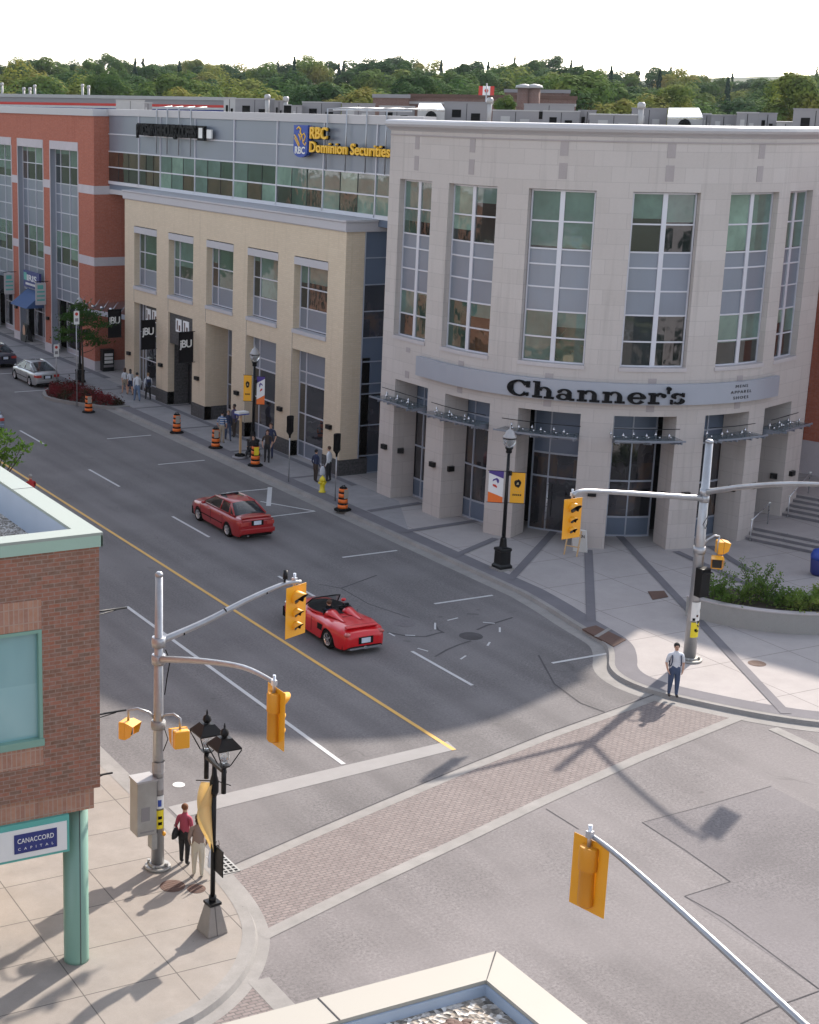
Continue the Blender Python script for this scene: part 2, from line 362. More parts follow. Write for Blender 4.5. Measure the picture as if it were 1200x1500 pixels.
M['shrub'] = leafmat('shrub', [(.3, (.10, .18, .04)), (.5, (.18, .27, .06)), (.66, (.34, .36, .10)), (.8, (.45, .18, .09))], .4, .5)
M['red_flower'] = leafmat('red_flower', [(.3, (.03, .06, .015)), (.46, (.06, .03, .018)), (.58, (.20, .025, .03)), (.8, (.11, .015, .02))], .1)
M['bark'] = plain('bark', (.06, .045, .035), .9, var=.3, sc=20)
M['soil'] = plain('soil', (.06, .045, .03), .95, var=.4, sc=12)
M['orange'] = plain('orange', (.78, .16, .02), .5, var=.08)
M['hydrant'] = plain('hydrant', (.72, .58, .02), .4, var=.08)
M['wood'] = plain('wood', (.5, .33, .17), .7, var=.15, sc=12)
M['rubber'] = plain('rubber', (.010, .010, .010), .85, var=.3, spec=.12)
M['sticker_white'] = plain('sticker_white', (.7, .7, .68), .5, var=.06)
M['blue'] = plain('blue', (.02, .06, .32), .5, var=.08)
M['navy'] = plain('navy', (.02, .03, .16), .5, var=.06)
M['yellow'] = plain('yellow', (.80, .46, .03), .5, var=.05)
M['lbl_yellow'] = plain('lbl_yellow', (.75, .6, .02), .5, var=.05)
M['red'] = plain('red', (.5, .03, .02), .5, var=.06)
M['purple'] = plain('purple', (.07, .04, .22), .7, var=.08)
M['banner_yellow'] = plain('banner_yellow', (.78, .38, .02), .7, var=.07)
M['banner_white'] = plain('banner_white', (.72, .72, .72), .7, var=.05)
M['banner_gold'] = plain('banner_gold', (.85, .68, .36), .6, var=.06)
M['canvas_black'] = plain('canvas_black', (.008, .007, .008), .9, var=.2, spec=.1)
M['awning_blue'] = plain('awning_blue', (.035, .08, .2), .8, var=.08)
M['brown_brick'] = brickmat('brown_brick', (.13, .06, .045), (.16, .075, .055), (.12, .08, .07), .3, .1)
M['cab_metal'] = plain('cab_metal', (.36, .36, .35), .5, .35, var=.2, sc=5, dirt=(.22, .2, .17))
m, n, b = nmat('gravel'); co = coord(n)
v = n.nodes.new('ShaderNodeTexVoronoi'); v.inputs['Scale'].default_value = 26; L(n, co, v.inputs['Vector'])
c = ramp(n, v.outputs['Color'], [(.1, (.08, .07, .06)), (.4, (.28, .24, .2)), (.7, (.5, .46, .42)), (.95, (.75, .72, .68))])
L(n, c, b.inputs['Base Color']); bump(n, b, v.outputs['Distance'], 1, .03); b.inputs['Roughness'].default_value = .9; M['gravel'] = m
m, n, b = nmat('clear_glass'); b.inputs['Base Color'].default_value = (.85, .88, .9, 1); b.inputs['Roughness'].default_value = .08; b.inputs['Transmission Weight'].default_value = .75; b.inputs['IOR'].default_value = 1.3
L(n, maprange(n, noise(n, coord(n), 6), .3, .7, .05, .16), b.inputs['Roughness']); M['clear_glass'] = m
m, n, b = nmat('canopy_glass'); b.inputs['Base Color'].default_value = (.12, .16, .18, 1); b.inputs['Roughness'].default_value = .08; b.inputs['Alpha'].default_value = .45; M['canopy_glass'] = m
L(n, maprange(n, noise(n, coord(n), 6), .3, .7, .05, .16), b.inputs['Roughness'])
def paint(name, c, metal=0):
    m, n, b = nmat(name); co = coord(n); f = noise(n, co, 2.5, 3)
    L(n, mixc(n, maprange(n, f, .3, .7, 0, .25), c, tuple(k*.8 for k in c)), b.inputs['Base Color'])
    b.inputs['Metallic'].default_value = metal; b.inputs['Roughness'].default_value = .35; b.inputs['Specular IOR Level'].default_value = .3; b.inputs['Coat IOR'].default_value = 1.42; b.inputs['Coat Weight'].default_value = 1; b.inputs['Coat Roughness'].default_value = .04
    return m
M['car_red'] = paint('car_red', (.30, .006, .008)); M['car_red2'] = paint('car_red2', (.58, .004, .010))
M['car_silver'] = paint('car_silver', (.42, .43, .44), .6); M['car_dark'] = paint('car_dark', (.02, .022, .04)); M['car_blue'] = paint('car_blue', (.28, .32, .40), .5)
M['car_glass'] = glassmat('car_glass', [(.3, (.008, .01, .012)), (.7, (.02, .025, .03))], 1, .06, .03, .3)
M['car_glass'].node_tree.nodes['Principled BSDF'].inputs['Coat Weight'].default_value = 0
M['tail'] = plain('tail', (.42, .05, .04), .2, coat=.8); M['chrome'] = plain('chrome', (.6, .6, .62), .22, .9, var=.05)
M['plate'] = plain('plate', (.6, .66, .75), .4)

m = M['banner_gold']; n = m.node_tree; b = n.nodes['Principled BSDF']; tr = n.nodes.new('ShaderNodeBsdfTranslucent'); tr.inputs[0].default_value = (.9, .74, .42, 1); mx = n.nodes.new('ShaderNodeMixShader'); mx.inputs[0].default_value = .5
L(n, b.outputs[0], mx.inputs[1]); L(n, tr.outputs[0], mx.inputs[2]); L(n, mx.outputs[0], n.nodes['Material Output'].inputs[0])
def PYp(x, y, Y): d_ = ray(x, y); t_ = Y/d_.y; return Vector((t_*d_.x, Y, CAMZ+t_*d_.z))
# ---------------------------------------------------------------- lettering
def text_mesh(s, size, depth=.02, bold=0.0, sx=1.0, spacing=1.0):
    cu = bpy.data.curves.new('t', 'FONT'); cu.body = s; cu.size = size; cu.extrude = depth/2; cu.offset = bold; cu.space_character = spacing
    cu.align_x = 'LEFT'; cu.resolution_u = 3
    o = bpy.data.objects.new('t', cu); COL.objects.link(o); dg = bpy.context.evaluated_depsgraph_get()
    me = bpy.data.meshes.new_from_object(o.evaluated_get(dg)); bpy.data.objects.remove(o); bpy.data.curves.remove(cu)
    vs = [(v.co.x*sx, v.co.y, v.co.z) for v in me.vertices]; fs = [tuple(p.vertices) for p in me.polygons]; bpy.data.meshes.remove(me)
    return vs, fs
def lettering(name, s, size, mat, parent, place, depth=.02, bold=0.0, sx=1.0, spacing=1.0, align='L', width=None):
    vs, fs = text_mesh(s, size, depth, bold, sx, spacing)
    x0 = min(v[0] for v in vs); x1 = max(v[0] for v in vs)
    k = width/(x1-x0) if width else 1
    sh = {'L': 0, 'C': (x1-x0)*k/2, 'R': (x1-x0)*k}[align]
    mb = MB(); mb.vs([place((v[0]-x0)*k-sh, v[1], v[2]) for v in vs])
    for f in fs: mb.face(f)
    return mb.build(name, mat, parent)

# ================================================================ SETTING: ground, roads, pavements
def struct(o): return tag(o, kind='structure')
mb = MB(); mb.quad((-2500, -2500, -.03), (2500, -2500, -.03), (2500, 2500, -.03), (-2500, 2500, -.03)); struct(mb.build('ground', M['ground']))
mb = MB(); mb.quad((-160, -30, 0), (260, -30, 0), (260, 40, 0), (-160, 40, 0)); struct(mb.build('cross_street', M['asphalt_cross']))
mb = MB(); mb.poly([(15.2, 31.1, .004), (28.1, 34.9, .004), (36.4, 37, .004), (36.6, 320, .004), (15.2, 320, .004)]); struct(mb.build('main_street', M['asphalt']))
def offset(path, d):                              # to the left of the walking direction
    out = []
    for i, p in enumerate(path):
        a = Vector(path[max(i-1, 0)]); b = Vector(path[min(i+1, len(path)-1)]); t = (b-a).normalized()
        out.append((p[0]-t.y*d, p[1]+t.x*d))
    return out
def smooth(path, it=2):
    for _ in range(it):
        q = [path[0]]
        for a, b in zip(path[:-1], path[1:]):
            if math.dist(a, b) > 6: q += [a, b] if a != q[-1] else [b]; continue
            q += [(a[0]*.75+b[0]*.25, a[1]*.75+b[1]*.25), (a[0]*.25+b[0]*.75, a[1]*.25+b[1]*.75)]
        q.append(path[-1]); path = q
    return path
def ribbon(mb, a, b, za, zb, m=0):
    for i in range(len(a)-1):
        mb.quad((*a[i], za), (*b[i], zb), (*b[i+1], zb), (*a[i+1], za), m)
def kerb(name, path, side, gut=.45, top=.2, h=.135):
    mb = MB(); inn = offset(path, -side*top); out = offset(path, side*gut); r1 = offset(path, side*.03); mid = offset(path, -side*.03)
    seq = [(out, .008), (r1, .010), (mid, h), (inn, h)]
    for (a, za), (b, zb) in zip(seq[:-1], seq[1:]): ribbon(mb, a, b, za, zb)
    return struct(mb.build(name, M['kerb'], weld=True, fixn=True))
far = smooth([(35.95, 260), (35.95, 46.5), (35.75, 44.8), (35.35, 42.6), (35.2, 41.4), (35.0, 40.4), (34.3, 39.4), (33.5, 38.5), (33.15, 37.4), (33.35, 36.1), (34.1, 34.7), (35.1, 33.1), (36.4, 31.7), (38.6, 30.2), (42.5, 28.9), (60, 26.5), (260, 24)])
near = smooth([(15.5, 260), (15.5, 31.2), (15.4, 29.6), (15.1, 28.3), (14.6, 27.4), (13.9, 26.55), (12.9, 25.8), (11.8, 25.35), (9, 25.0), (-120, 24.6)])
kerb('far_kerb', far, -1, .5, .22)
kerb('near_kerb', near, 1, .3, .32)
mb = MB(); ip = offset(far, .2); poly = [(*p, 0) for p in ip]+[(260, 260, 0)]
mb.prism([(p[0], p[1]) for p in poly], -.02, .13); struct(mb.build('far_pavement', M['plaza'], fixn=True))
mb = MB(); ip2 = offset(near, -.3); mb.prism([(p[0], p[1]) for p in ip2]+[(-120, 260)], -.02, .13); struct(mb.build('near_pavement', M['walk_near'], fixn=True))
# street-side walk is greyer than the plaza, with a dark band behind the kerb
mb = MB(); mb.quad((36.15, 54.5, .134), (39.3, 60.5, .134), (39.3, 200, .134), (36.15, 200, .134)); struct(mb.build('pavement', M['walk_far']))
mb = MB(); a = offset(far, .22); b2 = offset(far, .95)
ribbon(mb, a, b2, .138, .138)
def strip(mb, p, q, wd, z, m=0):
    p = Vector((p[0], p[1])); q = Vector((q[0], q[1])); t = (q-p).normalized(); nn = Vector((-t.y, t.x))*wd/2
    mb.quad((*(p-nn), z), (*(q-nn), z), (*(q+nn), z), (*(p+nn), z), m)
for y in (66.6, 73.2, 79.8, 86.4, 93.0, 99.6, 106.2, 112.8, 119.4): strip(mb, (36.9, y), (40.6, y), .3, .142)
strip(mb, (39.0, 64), (39.0, 94), .35, .146); strip(mb, (39.5, 97), (39.5, 140), .5, .146)
for p, q in (((540, 749), (616, 737)), ((586, 780), (705, 762)), ((663, 816), (726, 789)), ((747, 849), (812, 778)), ((862, 806), (866, 910)), ((906, 784), (1152, 1046)), ((990, 808), (1200, 905)), ((1040, 800), (1100, 838))):
    strip(mb, G(*p), G(*q), .34, .150)
struct(mb.build('paving_band', M['band']))
# zebra of brick pavers between concrete borders
up = [(15.4, 31.1), (18.57, 32.1), (21.2, 32.9), (24.8, 33.97), (28.2, 34.9), (32.0, 35.75), (35.0, 36.5)]
lo = [(15.1, 27.8), (18.6, 28.92), (21.9, 29.9), (25.13, 30.9), (29.6, 32.15), (34.0, 33.2), (35.3, 33.5)]
mb = MB(); ribbon(mb, lo, up, .008, .008); struct(mb.build('crosswalk', M['pavers'], fixn=True))
mb = MB(); ribbon(mb, up, offset(up, -.34), .012, .012); ribbon(mb, offset(lo, .34), lo, .012, .012)
mb.quad((13.9, 6, .012), (14.4, 6, .012), (14.4, 26.4, .012), (13.9, 26.4, .012)); mb.quad((10.2, 6, .012), (10.6, 6, .012), (10.6, 24.9, .012), (10.2, 24.9, .012)); mb.quad((34.6, 8, .012), (35.0, 8, .012), (35.0, 32.4, .012), (34.6, 32.4, .012))
struct(mb.build('crosswalk_border', M['kerb'], fixn=True))
mb = MB(); mb.quad((10.6, 6, .008), (13.9, 6, .008), (13.9, 26.4, .008), (10.6, 26.4, .008)); struct(mb.build('crosswalk', M['pavers']))
# painted markings
mb = MB()
for y0, y1 in ((79.4, 83.3), (68.7, 72.7), (58.7, 62.5), (48.6, 52.4), (39.17, 42.74), (89.5, 93.4), (100, 104)): mb.box(28.5, y0, .009, 28.62, y1, .012)
for y in (79.35, 72.4, 53.7, 46.9, 39.82, 95.0, 102): mb.box(32.25, y-.06, .009, 34.9, y+.06, .012)
strip(mb, (32.8, 65.57), (35.2, 65.5), .12, .012); strip(mb, (35.25, 65.75), (33.45, 62.5), .22, .013); strip(mb, (33.5, 63.4), (34.95, 60.85), .12, .014); strip(mb, (32.6, 60.72), (34.98, 60.8), .12, .015)
mb.box(21.5, 35.45, .009, 21.64, 51.2, .0125); mb.box(21.5, 57, .009, 21.62, 61, .012); mb.box(21.5, 68, .009, 21.62, 72, .012)
for a_, b_ in (((295+5, 215), (300, 248)), ((362, 203), (415, 190)), ((540, 212), (600, 218)), ((625, 238), (625, 262)), ((563, 330), (575, 312)), ((428, 398), (455, 380)), ((212, 343), (265, 358)), ((68, 266), (98, 282)), ((150, 277), (200, 279))):
    strip(mb, G(550+a_[0]/3.43, 850+a_[1]/3.43, 0), G(550+b_[0]/3.43, 850+b_[1]/3.43, 0), .07, .012)
struct(mb.build('lane_marking', M['white_paint']))
mb = MB(); mb.quad((15.9, 34.2, .012), (25.1, 35.02, .012), (25.2, 35.62, .012), (15.9, 34.95, .012)); struct(mb.build('stop_line', M['worn_paint']))
mb = MB(); mb.box(24.94, 35.0, .009, 25.08, 200, .014); struct(mb.build('centre_line', M['yellow_paint']))
# tar seams and patches
mb = MB()
def seam(pts, wd=.05, z=.010):
    g = [G(x, y, 0) for x, y in pts]
    for i in range(len(g)-1): strip(mb, g[i], g[i+1], wd, z+.0006*i)
def z8p(l): return [(550+x/3.43, 850+y/3.43) for x, y in l]
seam(z8p([(60, 262), (150, 280), (250, 285), (310, 268), (340, 262)]), .09); seam(z8p([(300, 385), (360, 350), (420, 325), (480, 305)]), .08)
seam(z8p([(510, 250), (560, 228), (620, 210), (690, 188)]), .09); seam(z8p([(295, 215), (315, 250), (345, 265)]), .08); seam(z8p([(460, 170), (520, 172)]), .07)
seam([(467, 856), (500, 862), (552, 843)], .07); seam([(500, 862), (540, 885), (600, 905)], .05); pass
seam([(789, 960), (812, 1002), (850, 1030), (893, 1046)], .06); seam([(800, 1185), (848, 1215)], .025); seam([(1003, 1313), (1060, 1345), (1200, 1449)], .028)
seam([(941, 1205), (1003, 1245), (1070, 1292), (1003, 1313)], .02); seam([(941, 1205), (1035, 1180), (1130, 1152)], .018); seam([(1085, 1500), (1150, 1470), (1200, 1452)], .03)
for i in range(len(up)-1): strip(mb, up[i], up[i+1], .05, .014+.0005*i)
struct(mb.build('road_seam', M['tar']))
mb = MB(); pts = [G(x, y, 0) for x, y in ((941, 1205), (1035, 1180), (1130, 1152), (1230, 1205), (1230, 1470), (1003, 1313), (1070, 1292))]; mb.poly([(p.x, p.y, .004) for p in pts])
struct(mb.build('road_patch', M['patch'], fixn=True))
mb = MB(); pts = [(15.6, 31.8), (20, 33.2), (20, 34.1), (15.9, 34.0)]
# steps up to the right-hand building
E1 = Vector((.943, .334)); N1 = Vector((.334, -.943)); B0 = Vector((49.45, 48.75))
def stepbox(mb, s0, s1, w0, w1, z0, z1):
    p = [B0+E1*s0+N1*w0, B0+E1*s0+N1*w1, B0+E1*s1+N1*w1, B0+E1*s1+N1*w0]; mb.prism([(q.x, q.y) for q in p], z0, z1)
mb = MB()
for i in range(3): stepbox(mb, .1+.32*i, 30, -3, 22, .13+.157*i+.001, .13+.157*(i+1))
for i in range(5): stepbox(mb, 3.5+.32*i, 30, -3, 22, .601+.157*i+.001, .601+.157*(i+1))
struct(mb.build('steps', M['plaza'], fixn=True))
mb = MB()
for i in range(3): stepbox(mb, .085+.32*i, .10+.32*i, 0, 22, .13+.157*i+.01, .13+.157*(i+1)-.03)
for i in range(5): stepbox(mb, 3.485+.32*i, 3.5+.32*i, 0, 22, .601+.157*i+.01, .601+.157*(i+1)-.03)
struct(mb.build('step_riser', M['band'], fixn=True))
# covers and grates
def disc(name, p, r, mat, label, cat, z=.004, grp=None):
    mb = MB(); mb.lathe([(r, 0), (r, .006)], (0, 0, 0), 20); mb.lathe([(r*.82, .006), (r*.82, .011)], (0, 0, 0), 20)
    for k in range(-2, 3): mb.obox((0, k*r*.3, .0135), (r*1.2, r*.06, .004))
    o = mb.build(name, mat, org=(0, 0, 0)); o.location = (p[0], p[1], p[2]+z); return tag(o, label, cat, grp)
disc('manhole_cover', G(690, 932, 0), .42, M['tar'], 'dark round manhole cover in the traffic lane behind the red convertible', 'manhole cover', .006)
disc('manhole_cover', G(592, 913, 0), .42, M['patch'], 'faint manhole cover beside the tail of the red convertible', 'manhole cover', .006)
disc('valve_cover', G(262, 1150, 0), .17, M['sticker_white'], 'small white painted round cover in the road behind the grey signal cabinet', 'valve cover', .008)
disc('manhole_cover', G(253, 1298), .30, M['rust_plate'], 'larger rusty round cover on the near pavement in front of the signal pole', 'manhole cover', .003)
disc('manhole_cover', G(288, 1302), .22, M['rust_plate'], 'smaller rusty round cover on the near pavement by the women waiting', 'manhole cover', .003)
disc('manhole_cover', G(1109, 972), .3, M['rust_plate'], 'rusty round cover in the plaza right of the man with the backpack', 'manhole cover', .003)
def plate(name, pts, mat, label, cat, z=.155, grp=None):
    mb = MB(); p = [G(*q) for q in pts]; c0 = sum(p, Vector())/len(p); mb.prism([(q.x, q.y) for q in p], z-.012, z)
    o = mb.build(name, mat, org=(c0.x, c0.y, z), fixn=True); return tag(o, label, cat, grp)
plate('grate', [(949, 867), (973, 866), (979, 875), (956, 879)][::-1], M['rust_plate'], 'small rusty drain plate set in the plaza paving between the dark bands', 'drain plate')
mb = MB(); p = [G(*q) for q in ((853, 922), (873, 917), (917, 938), (899, 948))]; c0 = sum(p, Vector())/4
mb.prism([(q.x, q.y) for q in p], .10, .16); o = mb.build('drain_lid', M['rust_plate'], org=(c0.x, c0.y, .1), fixn=True); tag(o, 'rusty brown double kerb inlet lid at the corner of the plaza', 'drain inlet')
mb = MB(); a_, b_ = G(893, 922), G(873, 934); strip(mb, a_, b_, .16, .163); mb.build('divider', M['kerb'], o)
g0 = G(320, 1268, 0); mb = MB(); mb.box(g0.x-.36, g0.y-.5, .012, g0.x+.36, g0.y+.5, .03)
o = mb.build('storm_grate', M['cab_metal'], org=(g0.x, g0.y, 0)); tag(o, 'grey slotted storm drain grate in the gutter beside the two women', 'storm drain')
mb = MB()
for i in range(5):
    for j in range(7): mb.box(g0.x-.27+i*.135-.04, g0.y-.42+j*.14-.045, .031, g0.x-.27+i*.135+.04, g0.y-.42+j*.14+.045, .034)
mb.build('slot', M['dark'], o)

# ================================================================ BUILDINGS
def wallmesh(mb, P, sb, zb, holes, depth, m=0, mr=None, back=None, usc=1.0):
    """outer skin along path P(s, o) with rectangular openings and their reveals"""
    mr = m if mr is None else mr
    def cuts(vals, extra): return sorted(set([round(v, 4) for v in list(vals)+list(extra)]))
    sb = cuts(sb, [h[0] for h in holes]+[h[1] for h in holes]); zb = cuts(zb, [h[2] for h in holes]+[h[3] for h in holes])
    def hole(s, z):
        for h in holes:
            if h[0] < s < h[1] and h[2] < z < h[3]: return True
        return False
    V = {}
    def vid(s, o, z):
        k = (s, round(o, 3), z)
        if k not in V: x, y = P(s, o); V[k] = mb.vs([(x, y, z)])
        return V[k]
    H = [[hole((sb[i]+sb[i+1])/2, (zb[j]+zb[j+1])/2) for j in range(len(zb)-1)] for i in range(len(sb)-1)]
    for i in range(len(sb)-1):
        for j in range(len(zb)-1):
            s0, s1, z0, z1 = sb[i], sb[i+1], zb[j], zb[j+1]
            if not H[i][j]: mb.face((vid(s0, 0, z0), vid(s1, 0, z0), vid(s1, 0, z1), vid(s0, 0, z1)), m, False, [(s0, z0), (s1, z0), (s1, z1), (s0, z1)])
            else:
                d = -depth
                if i == 0 or not H[i-1][j]: mb.face((vid(s0, d, z0), vid(s0, 0, z0), vid(s0, 0, z1), vid(s0, d, z1)), mr, False, [(s0-depth, z0), (s0, z0), (s0, z1), (s0-depth, z1)])
                if i == len(sb)-2 or not H[i+1][j]: mb.face((vid(s1, 0, z0), vid(s1, d, z0), vid(s1, d, z1), vid(s1, 0, z1)), mr, False, [(s1, z0), (s1+depth, z0), (s1+depth, z1), (s1, z1)])
                if j == 0 or not H[i][j-1]: mb.face((vid(s0, 0, z0), vid(s0, d, z0), vid(s1, d, z0), vid(s1, 0, z0)), mr, False, [(s0, z0), (s0, z0+depth), (s1, z0+depth), (s1, z0)])
                if j == len(zb)-2 or not H[i][j+1]: mb.face((vid(s0, d, z1), vid(s0, 0, z1), vid(s1, 0, z1), vid(s1, d, z1)), mr, False, [(s0, z1-depth), (s0, z1), (s1, z1), (s1, z1-depth)])
def pbox(mb, P, s0, s1, o0, o1, z0, z1, m=0, step=.6):   # curved box along a path
    n = max(1, int(math.ceil(abs(s1-s0)/step))) if step else 1
    for i in range(n):
        a, b = s0+(s1-s0)*i/n, s0+(s1-s0)*(i+1)/n
        pa, pb, pc, pd = P(a, o0), P(b, o0), P(b, o1), P(a, o1)
        nv = mb.vs([(*pa, z0), (*pb, z0), (*pc, z0), (*pd, z0), (*pa, z1), (*pb, z1), (*pc, z1), (*pd, z1)])
        fs = [(0, 3, 2, 1), (4, 5, 6, 7), (0, 1, 5, 4), (2, 3, 7, 6)]
        if i == 0: fs.append((3, 0, 4, 7))
        if i == n-1: fs.append((1, 2, 6, 5))
        for q in fs: mb.face([nv+k for k in q], m)
def grid_window(root, P, s0, s1, z0, z1, o, cols, rows, gl='glass_up', pn='panel', fw=.06, name='window', fm='frame', mid=None, step=.6, sill=None, label=None):
    """rows: list of (z_low, z_high, 'g'|'p'); cols: s positions of mullions. frame = part, pane/panel = sub-parts"""
    mb = MB(); e = .05
    for c in [s0+fw/2]+list(cols)+[s1-fw/2]:
        wd = mid if (mid and c not in (s0+fw/2, s1-fw/2)) else fw
        pbox(mb, P, c-wd/2, c+wd/2, o-.04, o+e, z0, z1, step=None)
    zs = sorted(set([r[0] for r in rows]+[r[1] for r in rows]))
    for z in zs:
        zz = min(max(z, z0+fw/2), z1-fw/2); pbox(mb, P, s0+fw, s1-fw, o-.03, o+e-.004, zz-fw/2, zz+fw/2, step=step)
    fr = mb.build(name, M[fm], root, fixn=True)
    if label: fr['label'] = label
    runs = []
    for a, b, k in sorted(rows):
        if runs and runs[-1][0] == k and abs(runs[-1][1][-1][1]-a) < .01: runs[-1][1].append((a, b))
        else: runs.append((k, [(a, b)]))
    cc = [s0]+sorted(cols)+[s1]
    for k, rr_ in runs:
        mb = MB()
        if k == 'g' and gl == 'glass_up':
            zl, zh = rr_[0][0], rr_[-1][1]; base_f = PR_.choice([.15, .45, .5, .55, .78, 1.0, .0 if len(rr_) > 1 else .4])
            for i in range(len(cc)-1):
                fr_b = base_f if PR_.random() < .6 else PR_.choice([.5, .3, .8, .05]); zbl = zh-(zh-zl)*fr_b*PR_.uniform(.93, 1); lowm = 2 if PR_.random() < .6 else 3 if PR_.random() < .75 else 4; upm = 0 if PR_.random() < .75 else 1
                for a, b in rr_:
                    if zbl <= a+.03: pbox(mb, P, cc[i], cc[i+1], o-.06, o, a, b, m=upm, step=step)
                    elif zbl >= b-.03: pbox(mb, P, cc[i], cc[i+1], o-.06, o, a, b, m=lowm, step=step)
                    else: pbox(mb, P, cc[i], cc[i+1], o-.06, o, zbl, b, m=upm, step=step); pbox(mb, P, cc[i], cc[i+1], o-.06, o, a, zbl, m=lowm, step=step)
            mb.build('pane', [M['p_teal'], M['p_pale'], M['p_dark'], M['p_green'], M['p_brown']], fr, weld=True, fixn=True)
        else:
            pbox(mb, P, s0, s1, o-.06, o, rr_[0][0], rr_[-1][1], step=step)
            mb.build('pane' if k == 'g' else 'spandrel_panel', M[gl if k == 'g' else pn], fr, weld=True, fixn=True)
    if sill: mb = MB(); pbox(mb, P, s0-.06, s1+.06, -.28, .05, z0-sill, z0, step=step); mb.build('sill', M['stone_plain'], fr, weld=True, fixn=True)
    return fr

PR_ = random.Random(12)
# ---------------------------------------------------------------- round stone building
CX, CY, RR = 47.61, 56.96, 8.35
AEND = R(289.5); SARC = RR*(AEND-PI)
def PS(s, o=0.0):
    if s < 0: return (CX-RR-o, CY-s)
    if s <= SARC:
        a = PI+s/RR; return (CX+(RR+o)*math.cos(a), CY+(RR+o)*math.sin(a))
    t = s-SARC; nx, ny = math.cos(AEND), math.sin(AEND); return (CX+(RR+o)*nx-ny*t, CY+(RR+o)*ny+nx*t)
def SA(deg): return RR*R(deg-180)
S0, S1 = -5.45, SARC+3.75
sb = [S0+(S1-S0)*i/60 for i in range(61)]
stone = wthing('stone_corner_building', 'round-fronted pale stone corner building with tall windows above a menswear shop', 'building', (47.6, 57, 0))
WUP = [(-4.55, -1.95), (SA(175.6), SA(196.6)), (SA(206.9), SA(226.1)), (SA(235.9), SA(254.7)), (SA(264.1), SA(283.3)), (SARC+.02, SARC+2.15)]
WLO = [(-4.23, -1.5), (SA(179.2), SA(198.4)), (SA(207.9), SA(226.2)), (SA(235.4), SA(253.4)), (SA(262.4), SA(279.3)), (SARC-.3, SARC+2.25)]
mb = MB()
wallmesh(mb, PS, sb, [.0, 6.3, 17.2], [(a, b, 7.82, 14.9) for a, b in WUP]+[(a, b, .0, 5.83) for a, b in WLO], .55)
mb.build('wall', M['stone'], stone, weld=True, fixn=True)
mb = MB()                                         # inner faces of the ground-floor piers and the recess behind them
ends = [S0]+[q for a, b in WLO for q in (a, b)]+[S1]
for i in range(0, len(ends), 2):
    if i+1 < len(ends): pbox(mb, PS, ends[i]+.002, ends[i+1]-.002, -1.25, -.545, .0, 5.83, step=.5)
mb.build('pier_core', M['stone'], stone, weld=True, fixn=True)
mb = MB(); pbox(mb, PS, S0+.3, S1-.3, -3.0, -.54, 5.84, 6.0, step=.6); mb.build('soffit', M['stone_plain'], stone, weld=True, fixn=True)
poly = [PS(s, -.3) for s in sb]+[(62, 55), (62, 80), (41.2, 80), (41.2, 62.4)]
mb = MB(); mb.prism(poly, 16.7, 16.75, bottom=True); mb.build('roof', M['gravel'], stone, fixn=True)
mb = MB(); wallp = [PS(S0, -.01), (41.6, 62.4), (41.6, 66.0)]
for a, b in ((PS(S0, -.002), (45, 62.41)), (PS(S1, -.002), (PS(S1)[0]+2.2, PS(S1)[1]+6.5))):
    mb.quad((*a, 0), (*b, 0), (*b, 17.2), (*a, 17.2))
mb.build('side_wall', M['stone'], stone)
mb = MB()                                         # cornice
def cornice(mb, P, s0, s1, prof, step=.55):
    n = int((s1-s0)/step)+1; prev = None
    for i in range(n+1):
        s = s0+(s1-s0)*i/n; rg = mb.vs([(*P(s, o), z) for o, z in prof])
        if prev is not None:
            for k in range(len(prof)-1): mb.face((prev+k, rg+k, rg+k+1, prev+k+1))
        else: mb.face([rg+k for k in range(len(prof))][::-1])
        prev = rg
    mb.face([prev+k for k in range(len(prof))])
cornice(mb, PS, S0-.05, S1+.05, [(-.5, 17.05), (.0, 17.0), (.10, 17.1), (.26, 17.2), (.32, 17.3), (.30, 17.42), (.22, 17.48), (-.5, 17.5), (-.5, 17.05)])
mb.build('parapet_cap', M['cap'], stone, weld=True, fixn=True)
mb = MB(); pbox(mb, PS, S0, S1, -.1, .035, 16.80, 16.86); mb.build('string_course', M['stone_dark'], stone, weld=True, fixn=True)
mb = MB()
for a, b in WUP[1:5]+[WUP[0]]:
    c = (a+b)/2
    for z0, z1 in ((16.23, 16.79), (15.32, 15.95), (7.20, 7.42), (6.02, 6.34)): pbox(mb, PS, c-.17, c+.17, -.05, .012, z0, z1, step=.2)
mb.build('stone_inlay', M['stone_dark'], stone, fixn=True)
rows = [(13.62, 14.85, 'g'), (12.5, 13.62, 'g'), (11.87, 12.5, 'p'), (10.94, 11.87, 'p'), (9.96, 10.94, 'p'), (8.88, 9.96, 'g'), (7.85, 8.88, 'g')]
for i, (a, b) in enumerate(WUP):
    grid_window(stone, PS, a+.03, b-.03, 7.85, 14.87, -.3, [(a+b)/2], rows, mid=.2, sill=.16)
